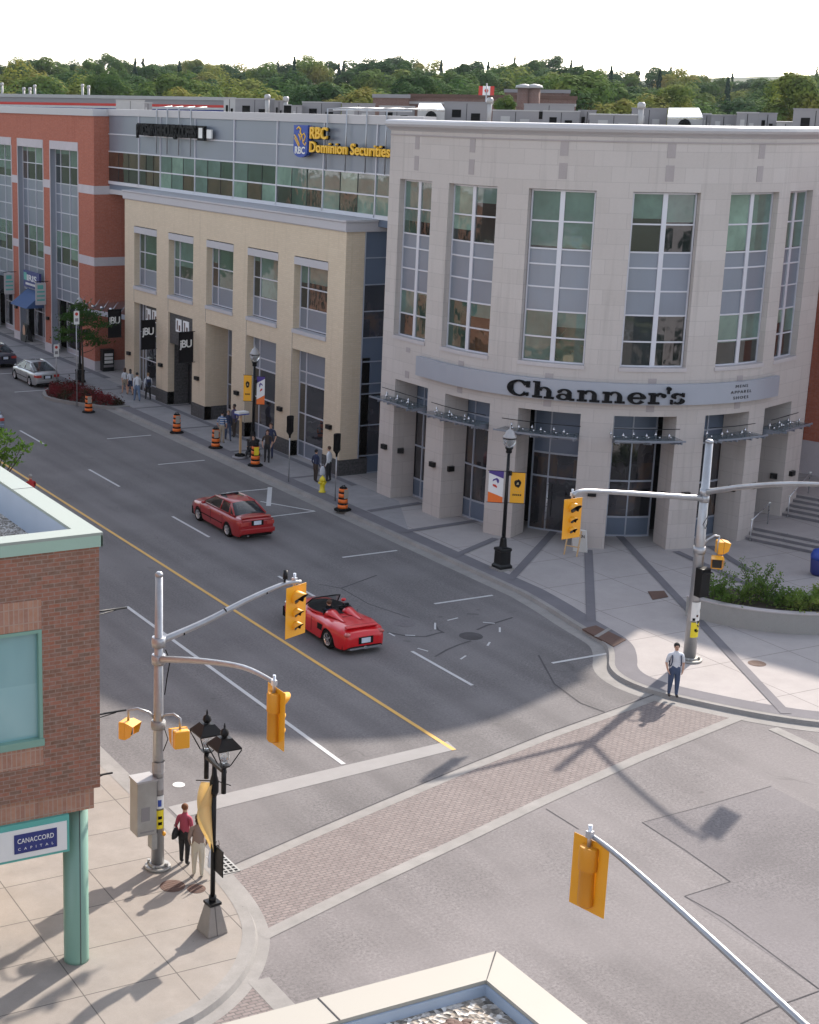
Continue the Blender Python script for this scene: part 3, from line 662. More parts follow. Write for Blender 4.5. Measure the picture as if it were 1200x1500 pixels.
for i, (a, b) in enumerate(WLO):
    d = -1.3 if i in (0, 1, 4, 5) else -2.15
    k = (RR+d)/RR if 0 < i < 5 else 1.0
    w_ = b-a
    if i == 2:
        fr = grid_window(stone, PS, a-.25, b+.25, .13, 5.85, d, [a+w_*.3], [(3.6, 5.85, 'p'), (2.55, 3.6, 'g'), (.13, 2.55, 'g')], 'glass_low', 'panel_deep', .07, 'shop_entrance', 'frame_gray')
        mb = MB(); hx, hy = PS(a+w_*.36, d+.35); mb.tube([(hx, hy, .35), (hx, hy, 2.35)], .03, 8)
        for z in (.6, 1.4, 2.1): mb.obox((hx, hy, z), (.1, .03, .03), .6)
        mb.build('door_handle', M['steel_bright'], fr)
        mb = MB(); pbox(mb, PS, a+w_*.38, b-.1, d-.9, d-.86, 3.1, 3.55); mb.build('interior_sign', M['red'], fr, fixn=True)
    else:
        cols = [a+w_*.22, a+w_*.62] if i < 2 else [a+w_*.12, a+w_*.55]
        grid_window(stone, PS, a-.25, b+.25, .13, 5.85, d, cols, [(4.9, 5.85, 'p'), (4.35, 4.9, 'p'), (2.6, 4.35, 'g'), (1.0, 2.6, 'g'), (.13, 1.0, 'p')], 'glass_low', 'panel_deep', .07, 'shop_window', 'frame_gray')
def canopy(root, P, s0, s1, z=4.95, out=1.05, nb=4, ext=.45):
    mb = MB(); pbox(mb, P, s0-ext, s1-.02, out-.05, out, z-.0, z+.07); pbox(mb, P, s0+.02, s1-.02, -.25, -.19, z-.3, z-.1)
    for k in range(nb):
        s = s0+.15+(s1-s0-.3)*k/(nb-1)
        for i in range(4):                        # tapered bracket
            o0, o1 = -.2+(out+.15)*i/4, -.2+(out+.15)*(i+1)/4; pbox(mb, P, s-.025, s+.025, o0, o1, z-.28+.06*i, z-.01, step=None)
    c = mb.build('canopy', M['panel'], root, fixn=True)
    mb = MB(); pbox(mb, P, s0-ext, s1-.02, -.15, out-.05, z, z+.025); mb.build('glass', M['canopy_glass'], c, weld=True, fixn=True)
    mb = MB(); pts = [(*P(s0-ext+(s1-s0+ext*1.1)*i/8, .35), z+.42) for i in range(9)]; mb.tube(pts, .018, 6)
    mb.build('tie_rod', M['black_metal'], c)
    mb = MB()
    n = max(5, int((s1-s0)/.42))
    for k in range(n):
        s = s0-.1+(s1-s0)*k/n; x, y = P(s, .35+.3*(k % 2)); 
        mb.tube([(x, y, z+.03), (x, y, z+.30)], .02, 6); mb.ell((x, y, z+.2), (.055, .055, .06), 8); mb.ell((*P(s+.12, .5), z+.10), (.045, .045, .045), 6)
    mb.build('fixing', M['chrome'], c)
    return c
for i, (a, b) in enumerate(WLO): canopy(stone, PS, a, b, 4.95, nb=4 if i != 3 else 3, ext=.55 if i < 3 else -.0)
def wall_lamp(root, P, s, z=2.35, o=0, w_=.34):
    mb = MB(); pbox(mb, P, s-w_/2, s+w_/2, o, o+.16, z-.11, z+.11, step=None); mb.build('wall_lamp', M['black_metal'], root, fixn=True)
for s in (-4.85, SA(180)-.75, SA(203), SA(230.9), SA(258), SA(285), SARC+2.9): wall_lamp(stone, PS, s, 2.5)
for a in (WLO[0][0], WLO[1][0], WLO[3][1], WLO[4][1], WLO[5][1]):
    x, y = PS(a, -.45); mb = MB(); mb.obox((x, y, 2.4), (.3, .3, .24), math.atan2(*reversed([x-CX, y-CY]))); mb.build('wall_lamp', M['black_metal'], stone)
# sign band with the shop's name
sgn = MB(); pbox(sgn, PS, -2.12, SA(290.6), .10, .30, 6.36, 7.22, step=.4); band = sgn.build('sign_band', M['sign_grey'], stone, weld=True, fixn=True)
def clarendon(text, place, cap=.62, xh=.44):
    """slab letters drawn from thick strokes"""
    mb = MB(); st = .175; th = .07; dz = [0.0]
    def blk(x0, z0, x1, z1):
        dz[0] += .0011; n = max(1, int((x1-x0)/.15)); pts = []
        for i in range(n):
            a, b = x0+(x1-x0)*i/n, x0+(x1-x0)*(i+1)/n
            f = [place(a, z0, .0), place(b, z0, .0), place(b, z1, .0), place(a, z1, .0), place(a, z0, .09+dz[0]), place(b, z0, .09+dz[0]), place(b, z1, .09+dz[0]), place(a, z1, .09+dz[0])]
            q = mb.vs(f)
            for g in ((0, 3, 2, 1), (4, 5, 6, 7), (0, 1, 5, 4), (1, 2, 6, 5), (2, 3, 7, 6), (3, 0, 4, 7)): mb.face([q+k for k in g])
    def arc(cx, cz, rx, rz, a0, a1, w0=st, w1=th, n=18):
        dz[0] += .0011; prev = None
        for i in range(n+1):
            a = R(a0+(a1-a0)*i/n); wd = w1+(w0-w1)*abs(math.cos(a))**1.4
            ox, oz = cx+rx*math.cos(a), cz+rz*math.sin(a); ix, iz = cx+(rx-wd)*math.cos(a), cz+(rz-wd*.8)*math.sin(a)
            q = mb.vs([place(ox, oz, .0), place(ix, iz, .0), place(ox, oz, .09+dz[0]), place(ix, iz, .09+dz[0])])
            if prev is not None:
                mb.face((prev+2, q+2, q+3, prev+3)); mb.face((prev, q, q+2, prev+2)); mb.face((prev+1, prev+3, q+3, q+1))
            prev = q
    def dot(cx, cz, r): arc(cx, cz, r, r, 0, 360, r*.98, r*.98, 12)
    x = 0
    for ch in text:
        if ch == 'C':
            arc(x+.46, cap/2, .46, cap/2+.02, 38, 322, .23, .08, 26); blk(x+.74, cap*.60, x+.88, cap*1.0); blk(x+.76, 0.02, x+.84, cap*.26); x += 1.0
        elif ch == 'h':
            blk(x+.08, 0, x+.08+st, cap*1.06); blk(x, cap*.97, x+.2, cap*1.06); blk(x, 0, x+.36, .08); arc(x+.43, xh*.55, .27, xh*.5, 0, 150, st, .07, 14); blk(x+.52, 0, x+.70, xh*.6); blk(x+.44, 0, x+.80, .08); x += .86
        elif ch == 'n':
            blk(x+.08, 0, x+.08+st, xh); blk(x, xh-.08, x+.2, xh); blk(x, 0, x+.36, .08); arc(x+.43, xh*.55, .27, xh*.5, 0, 150, st, .07, 14); blk(x+.52, 0, x+.70, xh*.6); blk(x+.44, 0, x+.80, .08); x += .88
        elif ch == 'a':
            arc(x+.27, xh*.28, .25, xh*.30, 0, 360, .15, .06, 18); blk(x+.40, .02, x+.57, xh*.66); arc(x+.31, xh*.62, .26, xh*.40, 0, 165, .15, .07, 14); dot(x+.12, xh*.74, .065); blk(x+.5, 0, x+.68, .08); x += .76
        elif ch == 'e':
            arc(x+.33, xh/2, .33, xh/2+.015, 0, 325, .19, .07, 24); blk(x+.14, xh*.44, x+.62, xh*.60); x += .74
        elif ch == 'r':
            blk(x+.08, 0, x+.08+st, xh); blk(x, xh-.08, x+.2, xh); blk(x, 0, x+.40, .08); arc(x+.42, xh*.60, .2, xh*.42, 30, 160, .12, .08, 10); dot(x+.55, xh*.76, .085); x += .66
        elif ch == "'":
            dot(x+.06, cap*.98, .085); blk(x+.02, cap*.66, x+.09, cap*.95); x += .14
        elif ch == 's':
            arc(x+.26, xh*.72, .23, xh*.28, 35, 250, .14, .08, 14); arc(x+.28, xh*.28, .25, xh*.29, 70, -150, .15, .08, 14); blk(x+.44, xh*.64, x+.51, xh*1.0); blk(x+.01, .0, x+.08, xh*.40); x += .58
    return mb, x
_, wtot = clarendon("Channer's", lambda x, z, d: (x, z, d))
sc0, sc1 = SA(205.2), SA(254.3); kx = (sc1-sc0)/wtot
mb, _ = clarendon("Channer's", lambda x, z, d: (*PS(sc0+x*kx, .30+d), 6.42+z*1.04))
mb.build('lettering', M['dark'], band, fixn=True)
for t_, z_ in (('MENS', 6.98), ('APPAREL', 6.74), ('SHOES', 6.50)):
    lettering('lettering', t_, .17, M['black_metal'], band, lambda x, y, z, z_=z_: (*PS(SA(272.6)+x, .31+z), z_+y), .01, 0.0, 1.35, 1.35, 'C')

mb = MB(); mb.prism([PS(x_, -3.1) for x_ in sb if x_ > .2 and x_ < S1-.5]+[(61, 56), (61, 79), (42.6, 79), (42.6, 62.5)], .14, 16.7); mb.build('sun_blocker', M['dark'], stone, fixn=True)  # added dark solid, keeps sunlight from leaking through the hollow shell
# ---------------------------------------------------------------- tan brick building and its glass upper storey
tanb = wthing('tan_brick_building', 'tan brick shop building with black plinth below a set-back glass storey', 'building', (39.3, 80, 0))
XT, YT0, YT1 = 39.3, 66.1, 93.6
def PT(s, o=0.0): return (XT-o, YT1-s)
BAYS = [(88.6, 92.08), (83.38, 86.84), (78.19, 81.6), (72.98, 76.45), (67.77, 71.22)]
hol = [(YT1-b, YT1-a, 6.85, 10.6) for a, b in BAYS]+[(YT1-b, YT1-a, 0, 5.83) for a, b in BAYS]
mb = MB(); wallmesh(mb, PT, [0, 27.5], [0, .93, 12.16], hol, .42); mb.build('wall', M['tan'], tanb, weld=True, fixn=True)
piers = [(YT0, 67.77), (71.22, 72.98), (76.45, 78.19), (81.6, 83.38), (86.84, 88.6), (92.08, YT1)]
mb = MB()
for a, b in piers: pass
for i, (a, b) in enumerate(piers): mb.box(XT+.415, a+.01 if i else a+.02, 0, XT+1.6, b-.01, 5.83)
mb.box(XT+.4, YT0+.02, 5.84, XT+1.6, YT1-.01, 6.0)
mb.build('pier_core', M['tan'], tanb)
mb = MB(); mb.box(XT+.02, YT0-.001, .0, 40.35, YT0+.02, 12.16); mb.box(XT+.4, YT1-.02, 0, 46, YT1+.001, 12.16)
mb.box(XT-.001, YT0-.002, 0, XT+.02, YT0+.02, 12.16)
mb.build('side_wall', M['tan'], tanb)
mb = MB()
for i, (a, b) in enumerate(piers):
    mb.box(XT-.035, a-(.035 if i in (0,) else .0), .0, XT+1.62, b+(.0), .93)
mb.box(XT-.03, 83.38+.02, .0, XT+1.0, 83.42, 5.2)
mb.build('plinth', M['black_block'], tanb)
mb = MB()
cornP = lambda s, o=0: PT(s, o)
cornice(mb, PT, -.12, 27.5, [(-2.2, 12.16), (.06, 12.16), (.10, 12.22), (.10, 12.60), (.17, 12.64), (.17, 12.72), (-2.2, 12.74), (-2.2, 12.16)], 3)
mb.box(XT-.10, YT0-.10, 12.17, 41.6, YT0-.001, 12.63); mb.box(XT-.17, YT0-.17, 12.64, 41.6, YT0, 12.735)
mb.build('cornice', M['tan_trim'], tanb, fixn=True)
mb = MB()
for a, b in BAYS: mb.box(XT-.004, b+.01, 5.9 if b > 80 else .95, XT+.01, b+.05, 6.8)
mb.build('control_joint', M['band'], tanb)
for k, (a, b) in enumerate(BAYS):
    s0, s1 = YT1-b, YT1-a
    mb = MB(); mb.box(XT-.02, a-.02, 10.17, XT+.16, b, 10.55); mb.build('lintel', M['tan_trim'], tanb)
    mb = MB(); mb.box(XT-.07, a-.03, 6.66, XT+.42, b+.02, 6.86); mb.build('window_sill', M['tan_trim'], tanb)
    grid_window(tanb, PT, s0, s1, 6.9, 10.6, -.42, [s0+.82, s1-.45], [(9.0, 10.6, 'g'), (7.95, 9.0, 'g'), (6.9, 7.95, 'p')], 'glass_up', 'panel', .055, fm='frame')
    if k == 0:
        fr = grid_window(tanb, PT, s0, s1, .13, 5.83, -.42, [s0+.55, s0+1.0], [(3.95, 5.83, 'p'), (2.3, 3.95, 'g'), (.75, 2.3, 'g'), (.13, .75, 'p')], 'glass_low', 'black_block', .05, 'shop_window', 'frame')
        bx = (s0, s1)
    elif k == 1:
        fr = grid_window(tanb, PT, s0, s1, .13, 5.83, -1.4, [s0+1.9, s1-.5], [(3.95, 5.83, 'p'), (2.6, 3.95, 'g'), (.13, 2.6, 'g')], 'glass_low', 'black_block', .05, 'shop_entrance', 'black_metal')
        mb = MB(); mb.box(XT+.43, b-.02, .0, XT+1.5, b-.001, 4.0); mb.build('black_tile', M['black_block'], tanb)
        mb = MB(); pbox(mb, PT, s0, s1, -.2, -.12, 3.95, 5.83, step=None); mb.build('fascia', M['black_block'], tanb, fixn=True)
    elif k == 2:
        grid_window(tanb, PT, s0, s1, .13, 5.83, -1.5, [s0+2.9], [(3.9, 5.83, 'p'), (2.2, 3.9, 'g'), (.7, 2.2, 'g'), (.13, .7, 'p')], 'glass_low', 'panel', .06, 'shop_window', 'frame')
    else:
        fr = grid_window(tanb, PT, s0, s1, .13, 5.83, -.5, [s0+.75, s1-.22], [(4.65, 5.83, 'p'), (4.05, 4.65, 'p'), (2.45, 4.05, 'g'), (.95, 2.45, 'g'), (.13, .95, 'p')], 'glass_low', 'panel', .06, 'shop_window', 'frame')
    if k < 2:                                     # white display panels above the door
        mb = MB(); o_ = -.40 if k == 0 else -.10
        for j in range(2): pbox(mb, PT, s0+.95+j*1.05, s0+1.75+j*1.05, o_, o_+.03, 4.78, 5.55, step=None)
        mb.build('poster', M['banner_white'], tanb, fixn=True)
        mb = MB()
        for j in range(2):
            pbox(mb, PT, s0+1.1+j*1.05, s0+1.25+j*1.05, o_+.03, o_+.034, 4.9, 5.45, step=None); pbox(mb, PT, s0+1.38+j*1.05, s0+1.6+j*1.05, o_+.03, o_+.034, 4.85, 5.2, step=None)
        mb.build('poster_print', M['rust_plate'], tanb, fixn=True)
for s_ in (.9, 5.9, 11.1, 16.3, 21.4, 26.6): wall_lamp(tanb, PT, s_-.1, 2.45, 0, .42)
# recessed blue-glass link between tan and stone buildings
def PL(s, o=0.0): return (40.36+s, 66.12-o)
grid_window(tanb, PL, 0, 1.75, .13, 12.2, 0.0, [], [(10.9, 12.2, 'p'), (9.6, 10.9, 'p'), (8.3, 9.6, 'g'), (7.0, 8.3, 'g'), (5.8, 7.0, 'p'), (4.7, 5.8, 'p'), (4.2, 4.7, 'p'), (2.6, 4.2, 'g'), (1.05, 2.6, 'g'), (.13, 1.05, 'p')], 'glass_low', 'panel_deep', .05, 'link_window', 'frame_gray')
mb = MB(); mb.box(42.1, 62.3, 0, 42.3, 66.1, 12.2); mb.build('link_wall', M['panel_deep'], tanb)
mb = MB(); mb.box(42.4, 66.2, .14, 62, 93.5, 12.1); mb.build('sun_blocker', M['dark'], tanb)  # hidden dark box added to stop sun entering from behind
# upper glass storey
XG = 41.0
def PG(s, o=0.0): return (XG-o, 100.3-s)
mb = MB(); mb.box(XG, 62.3, 12.4, XG+.3, 100.3, 17.3); mb.box(XG+.3, 62.3, 12.4, 62, 62.6, 17.2); mb.build('upper_wall', M['panel_deep'], tanb)
mb = MB(); mb.box(XG+.35, 62.7, 12.5, 62, 100.2, 16.79); mb.build('sun_blocker', M['dark'], tanb)  # unseen filler added against sunlight behind the glass storey
mb = MB(); mb.box(XG+.3, 62.6, 16.8, 75, 100.3, 16.95); mb.build('roof', M['gravel'], tanb)
mb = MB(); mb.box(XG-.10, 62.3, 17.2, XG+.6, 100.3, 17.62); mb.build('parapet_cap', M['cap'], tanb)
ML = [95.2, 91.8, 86.75, 81.6, 76.45, 71.4, 66.3]
edges = [100.3]+ML+[62.4]
mb = MB()
for i in range(len(edges)-1):
    mb.box(XG-.02, edges[i+1]+.03, 14.9, XG-.001, edges[i]-.03, 15.98); mb.box(XG-.02, edges[i+1]+.03, 16.05, XG-.001, edges[i]-.03, 17.16)
mb.build('wall_panel', M['panel'], tanb)
for r_, (z0, z1) in enumerate(((12.95, 13.86), (13.86, 14.86))):
    mb = MB()
    for i in range(len(edges)-1):
        a, b = edges[i+1], edges[i]
        for j in range(3):
            u = PR_.random(); mi = (4 if u < .5 else 2) if i < 2 else ((0 if u < .72 else 1 if u < .85 else 3) if r_ else (0 if u < .35 else 1 if u < .6 else 3 if u < .75 else 4 if u < .9 else 2))  # first two bays: reflection of the red brick wall painted as brown panes
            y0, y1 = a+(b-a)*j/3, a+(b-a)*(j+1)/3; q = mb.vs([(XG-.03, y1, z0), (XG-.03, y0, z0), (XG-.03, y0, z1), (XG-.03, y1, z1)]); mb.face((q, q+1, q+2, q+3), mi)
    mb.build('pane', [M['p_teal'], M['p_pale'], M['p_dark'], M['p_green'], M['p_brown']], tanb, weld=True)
mb = MB()
for y in ML: mb.box(XG-.09, y-.035, 12.8, XG-.0, y+.035, 17.2)
for z in (13.86, 14.88, 16.01): mb.box(XG-.075, 62.4, z-.035, XG-.001, 100.3, z+.035)
mb.box(XG-.09, 62.4, 12.75, XG-.003, 100.3, 12.95)
mb.build('mullion', M['frame'], tanb)
mb = MB()
for i in range(len(edges)-1):
    a, b = edges[i+1], edges[i]
    for j in (1, 2): mb.box(XG-.05, a+(b-a)*j/3-.022, 12.96, XG-.004, a+(b-a)*j/3+.022, 14.84)
mb.build('glazing_bar', M['black_metal'], tanb)
# signs high on the glass storey
px = XG-.45
sg = MB(); sg.box(px, 72.45, 15.75, px+.22, 73.92, 17.05)
for i in range(8):
    a0, a1 = PI*i/8, PI*(i+1)/8; c_ = 73.185
    q = sg.vs([(px, c_+.735*math.cos(a0), 15.75-.32*math.sin(a0)), (px, c_+.735*math.cos(a1), 15.75-.32*math.sin(a1)), (px+.22, c_+.735*math.cos(a1), 15.75-.32*math.sin(a1)), (px+.22, c_+.735*math.cos(a0), 15.75-.32*math.sin(a0)), (px, c_, 15.749), (px+.22, c_, 15.749)])
    sg.face((q, q+1, q+2, q+3)); sg.face((q, q+4, q+1))
shield = sg.build('bank_sign', M['blue'], tanb)
lf = lambda y0, z0, xo=px-.02: (lambda x, y, z: (xo-z, y0-x, z0+y))
lettering('lettering', 'RBC', .5, M['sticker_white'], shield, lf(73.72, 15.62), .02, .012, 1, 1, 'L', 1.07)
mb = MB()
def ystroke(pts, r=.035): mb.tube([(px-.01, y, z) for y, z in pts], r, 6)
ystroke([(73.55, 16.85), (73.35, 16.95), (73.15, 16.85), (73.2, 16.7), (73.05, 16.55), (73.0, 16.4)], .05)
ystroke([(73.8, 16.55), (73.6, 16.4), (73.4, 16.2), (73.25, 16.05)], .04); ystroke([(73.8, 16.4), (73.6, 16.22), (73.42, 16.05), (73.3, 15.97)], .03)
ystroke([(73.05, 16.5), (72.8, 16.65), (72.65, 16.5), (72.75, 16.3), (72.9, 16.2)], .035); ystroke([(72.95, 16.4), (72.85, 16.15), (72.65, 16.05), (72.6, 16.2)], .03); ystroke([(73.35, 16.6), (73.2, 16.45), (73.15, 16.3)], .04)
mb.build('emblem', M['yellow'], shield)
lettering('lettering', 'RBC', .80, M['yellow'], tanb, lf(72.25, 16.42, px+.05), .1, .018, 1, 1, 'L', 1.72)
lettering('lettering', 'Dominion Securities', .76, M['yellow'], tanb, lf(72.25, 15.74, px+.05), .1, .014, 1, 1, 'L', 7.75)
lettering('lettering', 'RBC', .80, M['dark'], tanb, lf(72.21, 16.40, px+.15), .09, .03, 1, 1, 'L', 1.74)
lettering('lettering', 'Dominion Securities', .76, M['dark'], tanb, lf(72.21, 15.72, px+.15), .09, .026, 1, 1, 'L', 7.77)
mb = MB()
for y in (70.9, 69.0, 67.1, 65.3): mb.tube([(px+.25, y, 14.9), (px+.25, y, 17.9), (XG+.8, y, 17.95), (XG+2.5, y, 17.95)], .035, 6)
mb.tube([(XG+.2, 71.0, 17.85), (XG+.2, 63.8, 17.85)], .05, 6)
for y in (92.2, 90.6, 88.9, 87.2): mb.tube([(px+.3, y, 15), (px+.3, y, 17.8), (XG+.9, y, 17.85)], .035, 6)
mb.build('sign_bracket', M['steel'], tanb)
vs_ = lettering('lettering', 'PRICEWATERHOUSECOOPERS', .98, M['dark'], tanb, lf(94.45, 16.1, px+.02), .16, .035, .5, .86, 'L', 8.7)
lettering('lettering', 'P', 1.15, M['dark'], tanb, lf(94.5, 15.92, px-.02), .16, .03, .6, 1, 'L', .42)
lettering('lettering', 'W', .98, M['dark'], tanb, lf(92.55, 16.08, px-.02), .16, .03, .5, 1, 'L', .62)
lettering('lettering', 'C', 1.1, M['dark'], tanb, lf(89.0, 15.98, px-.02), .16, .03, .6, 1, 'L', .5)
mb = MB(); mb.box(px, 84.75, 15.95, px+.18, 85.65, 16.8); q = mb.build('sign_box', M['dark'], tanb)
mb = MB(); mb.box(px-.02, 84.95, 16.1, px-.001, 85.45, 16.68); mb.box(px+.1, 84.0, 16.1, px+.2, 84.6, 16.6); mb.build('sign_face', M['sticker_white'], q)

# ---------------------------------------------------------------- red brick building on the left
XR = 39.91
redb = wthing('red_brick_building', 'red brick building with tall recessed windows and white stone bands at far left', 'building', (XR, 112, 0))
def PR(s, o=0.0): return (XR-o, 150-s)
RB = [(103.3, 108.82), (110.26, 115.87), (117.29, 122.9), (124.3, 129.9), (131.3, 136.9), (138.3, 143.9)]
mb = MB(); wallmesh(mb, PR, [0, 49.64], [0, 17.2], [(150-b, 150-a, .0, 15.32) for a, b in RB], .45, 0, 1)
mb.build('wall', [M['red_brick'], M['jamb']], redb, weld=True, fixn=True)
mb = MB(); mb.box(XR+.01, 100.36, 0, 44.0, 100.5, 17.2); mb.build('side_wall', M['red_brick'], redb)
mb = MB(); mb.box(XR+1.8, 100.6, .14, 62, 149, 16.6); mb.build('sun_blocker', M['dark'], redb)  # added opaque filling so no sun shines through the openings
mb = MB(); mb.box(XR+.4, 100.5, 16.7, 75, 150, 16.8); mb.build('roof', M['gravel'], redb)
mb = MB(); mb.box(XR-.1, 100.26, 17.15, XR+.5, 150, 17.61); mb.box(XR+.5, 100.26, 17.15, 41, 100.8, 17.6); mb.build('parapet_cap', M['cap'], redb)
segs = [(100.36, 103.3)]+[(RB[i][1], RB[i+1][0]) for i in range(5)]
mb = MB()
for z0, z1 in ((12.04, 12.6), (7.26, 7.84), (.1, .76)):
    for a, b in segs: mb.box(XR-.03, a-(.03 if a < 101 else 0), z0, XR+.02, b, z1)
    mb.box(XR+.02, 100.33, z0, 44, 100.4, z1)
for a, b in RB: mb.box(XR-.035, a-.02, 14.78, XR+.45, b+.02, 15.36)
for a, b in RB:
    for y in (a, b): mb.box(XR-.025, y-.07, .76, XR+.0, y+.07, 14.8)
mb.build('stone_trim', M['band_stone'], redb)
for k, (a, b) in enumerate(RB):
    s0, s1 = 150-b, 150-a
    rows = [(13.6, 14.8, 'g'), (12.4, 13.6, 'g'), (11.65, 12.4, 'p'), (10.35, 11.65, 'p'), (9.05, 10.35, 'p'), (7.95, 9.05, 'g'), (6.75, 7.95, 'g'), (5.95, 6.75, 'p'), (4.9, 5.95, 'p'), (4.1, 4.9, 'p')]
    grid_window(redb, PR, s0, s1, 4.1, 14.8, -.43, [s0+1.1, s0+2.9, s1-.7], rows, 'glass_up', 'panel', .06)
    grid_window(redb, PR, s0, s1, .13, 4.1, -1.2, [s0+1.9, s0+3.6], [(2.4, 4.1, 'g'), (.5, 2.4, 'g'), (.13, .5, 'p')], 'glass_low', 'band_stone', .07, 'shop_window')
for i, (a, b) in enumerate(segs):
    if i < 4: wall_lamp(redb, PR, 150-(a+b)/2, 2.6, 0, .4)
mb = MB(); mb.box(XR+2.4, 100.2, 4.9, XR+2.65, 100.36, 5.4); mb.build('wall_lamp', M['steel_bright'], redb)
# shop sign, awning and hanging signs of the second bay
mb = MB(); mb.box(XR-.42, 110.3, 4.55, XR-.25, 113.75, 5.75); isg = mb.build('shop_sign', M['navy'], redb)
lettering('lettering', 'IRIS', .62, M['sticker_white'], isg, lf(112.95, 5.05, XR-.43), .02, .01, 1, 1, 'L', 2.1)
mb = MB(); mb.box(XR-.445, 113.0, 5.05, XR-.43, 113.6, 5.6); mb.build('emblem', M['teal_paint'], isg)
mb = MB()
for j in range(9): mb.box(XR-.445, 110.6+j*.3, 4.72, XR-.43, 110.82+j*.3, 4.88)
mb.build('small_lettering', M['sticker_white'], isg)
mb = MB(); q = mb.vs([(XR-1.5, 110.3, 3.25), (XR-1.5, 113.8, 3.25), (XR-.1, 113.8, 4.35), (XR-.1, 110.3, 4.35), (XR-.1, 110.3, 3.25), (XR-.1, 113.8, 3.25)])
for f in ((0, 3, 2, 1), (0, 4, 3), (1, 2, 5), (0, 1, 5, 4)): mb.face([q+i for i in f])
mb.build('awning', M['awning_blue'], redb)
mb = MB(); q = mb.vs([(XR-1.3, 117.3, 3.6), (XR-1.3, 122.8, 3.6), (XR-.1, 122.8, 4.7), (XR-.1, 117.3, 4.7), (XR-.1, 117.3, 3.6), (XR-.1, 122.8, 3.6)])
for f in ((0, 3, 2, 1), (0, 4, 3), (1, 2, 5), (0, 1, 5, 4)): mb.face([q+i for i in f])
mb.build('awning', M['canvas_black'], redb)
for y in (109.5, 116.6):
    mb = MB(); mb.box(XR-1.0, y-.04, 3.6, XR-.2, y+.04, 5.2); h = mb.build('hanging_sign', M['cap'], redb)
    mb = MB()
    for z in (3.9, 4.2, 4.5): mb.box(XR-.9, y-.05, z, XR-.3, y-.041, z+.12)
    mb.box(XR-.85, y-.05, 4.75, XR-.4, y-.041, 5.05); mb.build('print', M['teal_paint'], h)
    mb = MB(); mb.tube([(XR, y, 5.3), (XR-1.05, y, 5.3)], .03, 6); mb.build('bracket', M['black_metal'], h)
# curved glass canopy in the gap between red and tan buildings, and the wall behind
mb = MB()
pts = [(38.3, 99.9), (38.7, 98), (39.3, 96), (39.9, 94.2)]
def PC(s, o=0): t = min(max(s/6.2, 0), 1)*3; i = min(int(t), 2); f = t-i; return (pts[i][0]*(1-f)+pts[i+1][0]*f-o, pts[i][1]*(1-f)+pts[i+1][1]*f)
pbox(mb, PC, 0, 6.2, -.1, 0, 4.35, 4.65, step=1); cn = mb.build('gap_canopy', M['frame_gray'], redb, fixn=True)
mb = MB(); mb.poly([(*PC(s), 4.6) for s in (0, 2, 4, 6.2)]+[(44, 94.2, 5.0), (44, 100.2, 5.0)]); mb.build('glass', M['canopy_glass'], cn)
mb = MB()
for k in range(7): x, y = PC(k*.95, -.25); mb.ell((x, y, 4.85), (.13, .13, .11), 8); mb.tube([(x, y, 4.65), (x+.5, y, 5.3)], .02, 5)
mb.build('fixing', M['chrome'], cn)
mb = MB(); mb.box(44, 93.6, 0, 44.3, 100.4, 12.4); mb.build('rear_wall', M['panel_deep'], redb)
mb = MB(); mb.box(41.0, 93.62, 12.1, 44.0, 100.35, 12.4); mb.build('link_floor', M['cap'], redb)

# ---------------------------------------------------------------- building beyond the steps at the right edge
zb = 1.39
rt = wthing('red_brick_annex', 'red brick wing with grey base and blue glass strip behind the steps at right edge', 'building', (58, 53, zb))
a0 = Vector((57.4, 53.55)); dr = Vector((.30, -.954))
def PA(s, o=0.0): return (a0.x+dr.x*s-dr.y*o*-1, a0.y+dr.y*s-dr.x*o)
mb = MB(); q0 = a0; q1 = a0+dr*14
mb.quad((*q0, zb), (*q1, zb), (*q1, 16.5), (*q0, 16.5)); mb.quad((*q0, zb), (*(q0+Vector((9, 3))), zb), (*(q0+Vector((9, 3))), 16.5), (*q0, 16.5)); mb.build('wall', M['red_brick'], rt)
mb = MB(); nn = Vector((dr.y, -dr.x))*.04
mb.prism([tuple(q0-nn*-1), tuple(q1-nn*-1), tuple(q1), tuple(q0)], zb, 3.0); mb.build('base_course', M['band_stone'], rt, fixn=True)
g1 = a0-dr*.02; g0_ = a0-dr*1.9+Vector((-.15, -.1))
def PW_(s, o=0.0): d_ = (g1-g0_).normalized(); return (g0_.x+d_.x*s+d_.y*o*1.0, g0_.y+d_.y*s-d_.x*o)
wl = (g1-g0_).length
grid_window(rt, PW_, 0, wl, zb, 16.5, 0, [], [(15, 16.5, 'p'), (13.6, 15, 'g'), (12.3, 13.6, 'g'), (11.4, 12.3, 'p'), (10.3, 11.4, 'p'), (9.2, 10.3, 'g'), (8.1, 9.2, 'g'), (7.1, 8.1, 'p'), (6.1, 7.1, 'p'), (5.6, 6.1, 'p'), (3.2, 5.6, 'g'), (2.2, 3.2, 'g'), (zb, 2.2, 'p')], 'glass_up', 'panel_deep', .06, 'glass_strip', 'frame_gray')

